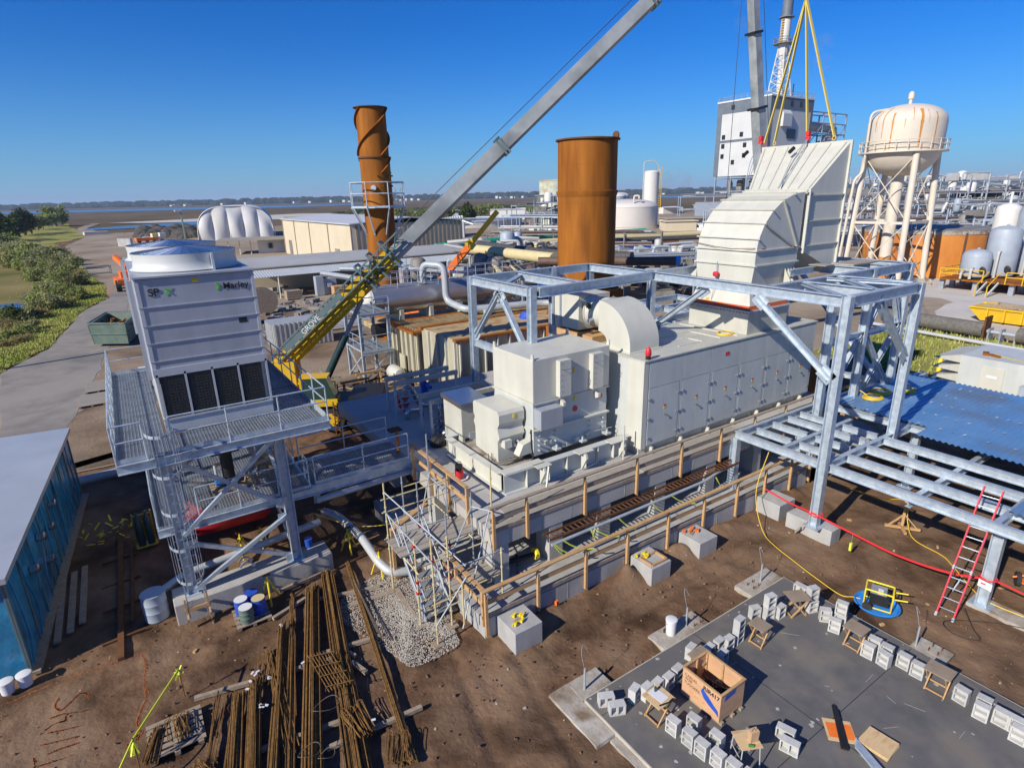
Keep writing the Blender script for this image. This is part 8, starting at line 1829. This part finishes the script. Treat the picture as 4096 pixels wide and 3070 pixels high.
m.build('support','galv_dark',t)
m = MB(); m.tube((57.0,27,.35),(54.5,5,.35),.15,10); tag(m.build('thin_pipeline','pipe_white',smooth=50),'thin pale pipeline on the grass in front of the wrapped pipeline','pipeline')
t = thing('equipment_enclosure','cream louvred equipment housing lying on the ground beyond the blue decking','housing',(42,11,0))
bx(t,'body','cream_shade',(40.5,2,.1),(44.5,13.2,2.75)); m = MB()
for k in range(4): z = .5+.58*k; m.prism([(40.7,13.21,z+.5),(44.4,13.21,z+.5),(44.4,13.21,z),(40.7,13.21,z)],(0,.02,0)); m.prism([(40.6,13.2,z+.5),(40.6,14.6,z+.12),(40.6,14.6,z+.08),(40.6,13.2,z)],(3.8,0,0))
m.build('louvre_hood','cream_dull',t); bx(t,'door','cream',(40.44,11,.3),(40.49,12.1,2.3)); bx(t,'vent_sign','paper',(40.42,11.3,1.7),(40.439,11.8,1.85)); bx(t,'junction_box','vessel_grey',(39.9,9.0,1.0),(40.4,10.1,1.7)); m = MB(); m.tube((40.1,9.6,.05),(40.1,9.6,1.0),.05,6); m.build('post','galv_dark',t)
m = MB(); m.bar((42,12.2,2.77),(40.43,9.2,2.8),.12,.02); m.bar((40.43,9.2,2.8),(40.38,8.8,1.2),.12,.02); m.build('strap','sling',t); m = MB(); m.rbox((41.6,12.4,2.76),.6,.3,.12,.3); m.rbox((41.4,11.9,2.76),.6,.2,.1,1.1); m.build('shackle','rust',t)
t = thing('green_bin','bright green wheeled bins beside the cream louvred housing','bin',(42,9.2,0)); bx(t,'bin_body','green',(38.8,8.2,.1),(40.2,9.0,1.0)); bx(t,'bin_body','green',(38.8,7.0,.1),(40.2,8.1,1.0)); bx(t,'bin_lid','wall_white',(38.9,7.4,1.01),(40.1,8.9,1.2))
t = thing('bollard','tall yellow bollard beside the grass patch','bollard',(44.2,15.5,0)); m = MB(); m.lathe([(.14,0),(.14,1.3),(.1,1.4),(0,1.43)],(44.2,15.5,0),14); m.build('post','yellow_bright',t,40)
m = MB()
for k in range(16): v = 13.6+.35*(k % 8); m.bar((33.5+random.uniform(-.5,.5),v,.1+.3*(k//8)),(42.5+random.uniform(-1,1),v+.1,.1+.3*(k//8)),.22,.25)
tag(m.build('beam_stack','galv'),'stacks of loose galvanised beams on the dirt behind the blue decking','beams')
m = MB()
for k in range(14): c_ = (random.uniform(36,43),random.uniform(14.5,18)); m.rbox((*c_,.05),random.uniform(.6,1.8),.3,.2,random.uniform(0,3))
tag(m.build('loose_brackets','galv'),'loose galvanised brackets scattered near the yellow bollard','brackets')
m = MB(); m.bar((30.9,11,.6),(31.2,15,.6),.2,.2); m.bar((28.5,14.3,2.6),(31.8,14.3,2.6),.15,.1); m.bar((28.5,14.9,2.9),(31.8,14.9,2.9),.15,.1); tag(m.build('loose_timber','wood'),'fresh timber rails at the far end of the raised deck','timber')
m = MB(); m.bar((28.3,14.9,2.5),(29.4,16.6,4.0),.8,.05); tag(m.build('rust_flap','rust'),'rusty sheet leaning at the far end of the enclosure','sheet')
t = thing('green_pump_skid','pale green pump skid with cage on the gravel behind the steel frame','pump skid',(70,30,0)); m = MB(); m.rbox((66,31,.3),6,2.4,1.1,-.6); m.build('pump','pipe_white',t); m = MB()
for k in range(7): m.bar(V(63.5+.9*k,32.6-.6*k,.1),V(63.5+.9*k,32.6-.6*k,2.2),.1,.1)
m.bar((63.5,32.6,2.2),(69,28.9,2.2),.1,.1); m.build('cage','clutter_pale',t); m = MB(); m.lathe([(.6,0),(.6,.9)],(66,31,1.4),12); m.build('motor','green_pipe',t)
t = thing('blue_tarp','bright blue tarpaulin heap beyond the left steel frame','tarpaulin',(27,40,0)); m = MB(); P = []
for i in range(9):
    for j in range(7): P.append((33+i*.8,56+j*.8,.3+1.6*math.sin(PI*i/8)*math.sin(PI*j/6)*random.uniform(.7,1.1)))
m.add(P,[(i*7+j,(i+1)*7+j,(i+1)*7+j+1,i*7+j+1) for i in range(8) for j in range(6)]); m.build('sheet','bright_blue',t)
t = thing('pallet_boxes','cardboard boxes on a pallet beyond the left steel frame','boxes',(33,45,0)); bx(t,'box','kraft',(32,46,.2),(33.2,47,1.7)); bx(t,'box','crate_wood',(33.3,46,.2),(34.3,47,1.5)); bx(t,'pallet','wood_grey',(31.8,45.8,.03),(34.5,47.2,.19))
t = thing('jobsite_mixer','blue and orange wrapped machine left of the rusty stack base','machine',(24,36,0)); m = MB(); m.lathe([(.5,2.9),(.6,3.2),(.5,4.2),(.3,4.5),(0,4.55)],(23.4,33.5,0),12); m.build('wrap','blue',t); m = MB(); m.rbox((23.2,33.2,2.3),1.2,1.0,.6,.4); m.build('body','yellow',t)
# ================================================================== VEGETATION
def leafcloud(n,rx,rz,s,mt_,seed,clumps=22,base=0.0):
    r_ = np.random.default_rng(seed); m = MB(); C = []
    for k in range(clumps):
        a = r_.random()*2*PI; el = r_.random(); q = r_.random()**.5; C.append((rx*.75*q*math.cos(a),rx*.75*q*math.sin(a),base+rz*(.2+.75*el)*(1-.35*q*q)))
    for k in range(n):
        c_ = C[int(r_.integers(len(C)))]; d_ = r_.normal(size=3)*np.array([rx*.17,rx*.17,rz*.12]); p_ = np.array(c_)+d_
        if p_[2] < .05: continue
        u_ = r_.normal(size=3); u_ /= np.linalg.norm(u_); v_ = np.cross(u_,r_.normal(size=3)); v_ /= np.linalg.norm(v_)+1e-6; ss = s*r_.uniform(.5,1.3); P = [p_-u_*ss,p_+v_*ss*.55,p_+u_*ss,p_-v_*ss*.55]; m.add([tuple(x_) for x_ in P],[(0,1,2,3)])
    return m
protos = []
def plantproto(nm,cat,n,rx,rz,s,mt_,seed,stem=True,clumps=22,base=0):
    t = thing(nm,'x',cat,(0,0,0)); leafcloud(n,rx,rz,s,mt_,seed,clumps,base).build('crown',mt_,t); m = MB(); rr_ = random.Random(seed)
    for k in range(5): m.tube((rr_.uniform(-.1,.1)*rx,rr_.uniform(-.1,.1)*rx,0),(rr_.uniform(-.5,.5)*rx,rr_.uniform(-.5,.5)*rx,base+rz*rr_.uniform(.4,.85)),.06*rx/2,5,.02)
    if base: m.tube((0,0,0),(0,0,base+rz*.4),.22,7,.1)
    m.build('trunk' if base else 'stem','bark',t); return t
pa = plantproto('shrub','shrub',1500,1.6,1.9,.17,'leaf_a',1); pb = plantproto('shrub','shrub',1500,1.7,2.1,.15,'leaf_b',2); pc = plantproto('shrub','shrub',1300,1.5,2.3,.16,'leaf_c',3); pd = plantproto('shrub','shrub',800,1.5,1.5,.15,'leaf_d',4); te = plantproto('tree','tree',1900,3.4,5.2,.42,'leaf_c',5,True,26,1.6); tf = plantproto('tree','tree',1700,3.2,4.6,.42,'leaf_a',6,True,24,1.8)
used = set()
def plant(pr_,p_,s,lab,grp):
    if pr_ not in used: used.add(pr_); pr_.location = p_; pr_.scale = (s,s,s); pr_['label'] = lab; pr_['group'] = grp; return pr_
    return dup(pr_,p_,random.uniform(0,6.28),lab,grp,(s,s,s*random.uniform(.85,1.15)))
random.seed(33)
zones = [(a_/100,) for a_ in range(1)]
SH = []
k_2 = 1024/2122
def za(x_,y_): p_ = at(x_*k_2,700+y_*k_2,0); return p_
spots = [(40,640,3),(110,655,3),(180,640,2.6),(250,660,3),(320,690,2.6),(380,670,2.6),(450,700,2.4),(520,690,2.2),(560,730,2.2),(610,760,1.9),(60,720,2.4),(150,740,2.5),(240,760,2.4),(330,770,2.2),(420,780,2.2),(500,800,2.0),(570,820,1.9),(640,830,1.6),(300,850,1.8),(390,870,1.9),(470,890,1.8),(540,900,1.8),(610,900,1.6),(670,890,1.3),(400,960,1.6),(470,990,1.6),(540,1000,1.6),(600,1000,1.5),(650,1010,1.3),(300,1010,1.4),(330,1090,1.5),(400,1090,1.4),(460,1090,1.3),(540,1060,1.3),(270,1060,1.2),(60,1170,1.1),(140,1190,1.2),(210,1180,1.1),(290,1150,1.1),(350,1160,1.0),(30,1240,1.0),(110,1270,1.0),(190,1300,.9),(250,1260,.9),(60,1330,.8),(140,1370,.8),(220,1340,.7),(20,1400,.7),(20,600,3.2),(90,590,3.2)]
posw = ('at the far left of the marsh thicket','beside the marsh pool','along the grass verge','in the middle of the thicket','at the near end of the thicket')
for k,(x_,y_,s) in enumerate(spots):
    if 780 < y_ < 1050 and x_ < 420 and k % 2: continue
    s *= .72
    p_ = za(x_,y_+25); pr_ = random.choices((pa,pb,pc,pd),(4,5,1,1.5 if y_ < 1150 else 5))[0]; cn = {pa:'green',pb:'grey green',pc:'dark green',pd:'dry tan'}[pr_]
    loc = 'beyond' if y_ < 700 else ('in the middle of' if y_ < 900 else ('on the near side of' if y_ < 1150 else 'in front of'))
    side = 'near the left edge' if x_ < 200 else ('halfway to the road' if x_ < 450 else 'closest to the road')
    plant(pr_,p_,s*.95,'%s shrub %s the roadside thicket, %s' % (cn,loc,side),'shrubs along the road')
for k,(x_,y_,s,pr_,lab) in enumerate(((20,560,1.5,te,'dark tree at the left edge beyond the thicket'),(90,545,1.3,te,'dark tree right of the one at the left edge'),(150,510,1.2,te,'dark tree in the left tree line, third along'),(215,500,1.45,te,'broad dark tree in the left tree line'),(265,490,1.2,te,'dark tree at the right part of the left tree line'),(320,460,1.1,tf,'loose green tree right of the dark trees'),(360,450,1.1,tf,'loose green tree beyond the field'),(430,430,.9,tf,'small green tree beyond the field'),(470,425,1.6,tf,'round green tree standing alone at the end of the tree line'),(520,420,.9,tf,'low green tree before the levee track'))):
    p_ = za(x_,y_); dist = p_.length/300; plant(pr_,p_,s*(1.0 if dist < 1.1 else dist*.85),lab,'trees beyond the field')
for k in range(26):
    r_ = random.uniform(-60,40); f_ = random.uniform(280,420); plant(random.choice((te,tf,tf)),W(r_,f_),random.uniform(.7,1.3),'bushy tree among the sheds near the river, centre of the picture','bushy trees near the river')
for k in range(10):
    c_ = (random.uniform(45,58),random.uniform(12,23)); plant(random.choice((pa,pd)),V(c_[0],c_[1],0),random.uniform(.2,.4),'low weed clump on the grass patch beyond the blue decking','weed clumps on the grass')
# grass tufts on the verge
m = MB(); vg = np.random.default_rng(9); ctrl = [(-9.2,58.5),(-6.3,67.4),(-4.5,88),(-1.9,98),(-1.8,112),(-4.5,140)]
for k in range(26000):
    i = int(vg.integers(0,5)); t_ = vg.random(); a,b_ = ctrl[i],ctrl[i+1]; x_ = a[0]+(b_[0]-a[0])*t_-abs(vg.normal())*3.2-.1; y_ = a[1]+(b_[1]-a[1])*t_; h_ = vg.uniform(.10,.34); w_ = vg.uniform(.02,.06); a_ = vg.random()*6.28
    m.add([(x_+w_*math.cos(a_),y_+w_*math.sin(a_),.05),(x_-w_*math.cos(a_),y_-w_*math.sin(a_),.05),(x_+vg.normal()*.08,y_+vg.normal()*.08,h_)],[(0,1,2)])
for k in range(2500):
    x_,y_ = vg.uniform(44,59),vg.uniform(9,24); h_ = vg.uniform(.15,.5); a_ = vg.random()*6.28
    m.add([(x_+.06*math.cos(a_),y_+.06*math.sin(a_),.05),(x_-.06*math.cos(a_),y_-.06*math.sin(a_),.05),(x_+vg.normal()*.1,y_+vg.normal()*.1,h_)],[(0,1,2)])
kind(m.build('grass','blade'),'stuff')
# far woodland along the horizon
def belt(x0,x1,ya,yb,n,hh,dist):
    m = MB(); r_ = np.random.default_rng(int(x0) % 97+3)
    for k in range(n):
        t_ = k/n; x_ = x0+(x1-x0)*t_; rr_ = (x_-2048)/2236.*dist; p_ = W(rr_,dist*(1+r_.uniform(0,.06))); h_ = hh*r_.uniform(.65,1.15); w_ = hh*r_.uniform(.7,1.5)
        m.lathe([(w_*.8,-1),(w_,h_*.35),(w_*.8,h_*.7),(w_*.4,h_*.95),(0,h_)],p_,6)
    return m
m = belt(-900,5000,0,0,900,24,3000); m2 = belt(-900,5000,0,0,700,29,3300); m.add(m2.v,m2.f); kind(m.build('far_woodland','woodland'),'stuff')
m = MB(); r_ = np.random.default_rng(4)
for k in range(40): p_ = W(r_.uniform(-1800,1800),2850+r_.uniform(-60,60)); m.rbox((p_.x,p_.y,0),r_.uniform(14,34),12,r_.uniform(5,11),r_.random())
kind(m.build('far_houses','wall_white'),'stuff')
m = MB()
for k in range(60):
    p_ = W(r_.uniform(-150,120),r_.uniform(430,620)); s = r_.uniform(3,8); m.lathe([(s,-.5),(s*.9,s*.3),(s*.4,s*.55),(0,s*.6)],p_,7)
kind(m.build('marsh_scrub','leaf_c'),'stuff')

# steam plumes, haze
def vol(nm,c,r_,dens,col,noise_s):
    m = MB(); m.lathe([(.01*r_[0],-r_[2]),(r_[0]*.7,-r_[2]*.7),(r_[0],0),(r_[0]*.7,r_[2]*.7),(.01*r_[0],r_[2])],(0,0,0),16); o = m.build(nm,'fabric',None,80)
    o.location = Vector(c)+V(0,0,0); mt_ = bpy.data.materials.new(nm); mt_.use_nodes = True; nt_ = mt_.node_tree; nt_.nodes.remove(nt_.nodes['Principled BSDF']); pv_ = nt_.nodes.new('ShaderNodeVolumePrincipled'); pv_.inputs['Color'].default_value = (*col,1); pv_.inputs['Anisotropy'].default_value = .2
    tc_ = nt_.nodes.new('ShaderNodeTexCoord'); n_2 = nt_.nodes.new('ShaderNodeTexNoise'); n_2.inputs['Scale'].default_value = noise_s; n_2.inputs['Detail'].default_value = 5; nt_.links.new(tc_.outputs['Object'],n_2.inputs['Vector']); mr_ = nt_.nodes.new('ShaderNodeMapRange'); mr_.inputs[1].default_value = .45; mr_.inputs[2].default_value = .75; mr_.inputs[4].default_value = dens; nt_.links.new(n_2.outputs['Fac'],mr_.inputs[0]); nt_.links.new(mr_.outputs[0],pv_.inputs['Density']); nt_.links.new(pv_.outputs[0],nt_.nodes['Material Output'].inputs['Volume'])
    o.data.materials.clear(); o.data.materials.append(mt_); return kind(o,'stuff')
vol('steam_plume',atd(2985,190,270),(9,9,26),.035,(.9,.92,.95),.09); vol('steam_plume',atd(3275,300,270),(6,6,9),.06,(.95,.96,.98),.15); vol('steam_plume',atd(2690,770,420),(14,14,9),.05,(.95,.96,.98),.09)
HB = 16000
m = MB(); m.box((-HB,-HB,-1.25),(HB,HB,125)); hz = kind(m.build('haze','fabric'),'stuff'); mh = bpy.data.materials.new('haze'); mh.use_nodes = True; nh = mh.node_tree; nh.nodes.remove(nh.nodes['Principled BSDF']); ph = nh.nodes.new('ShaderNodeVolumePrincipled'); ph.inputs['Color'].default_value = (.62,.78,1,1); ph.inputs['Density'].default_value = .00011; nh.links.new(ph.outputs[0],nh.nodes['Material Output'].inputs['Volume']); hz.data.materials.clear(); hz.data.materials.append(mh)
scene.cycles.volume_bounces = 0; scene.cycles.use_denoising = True
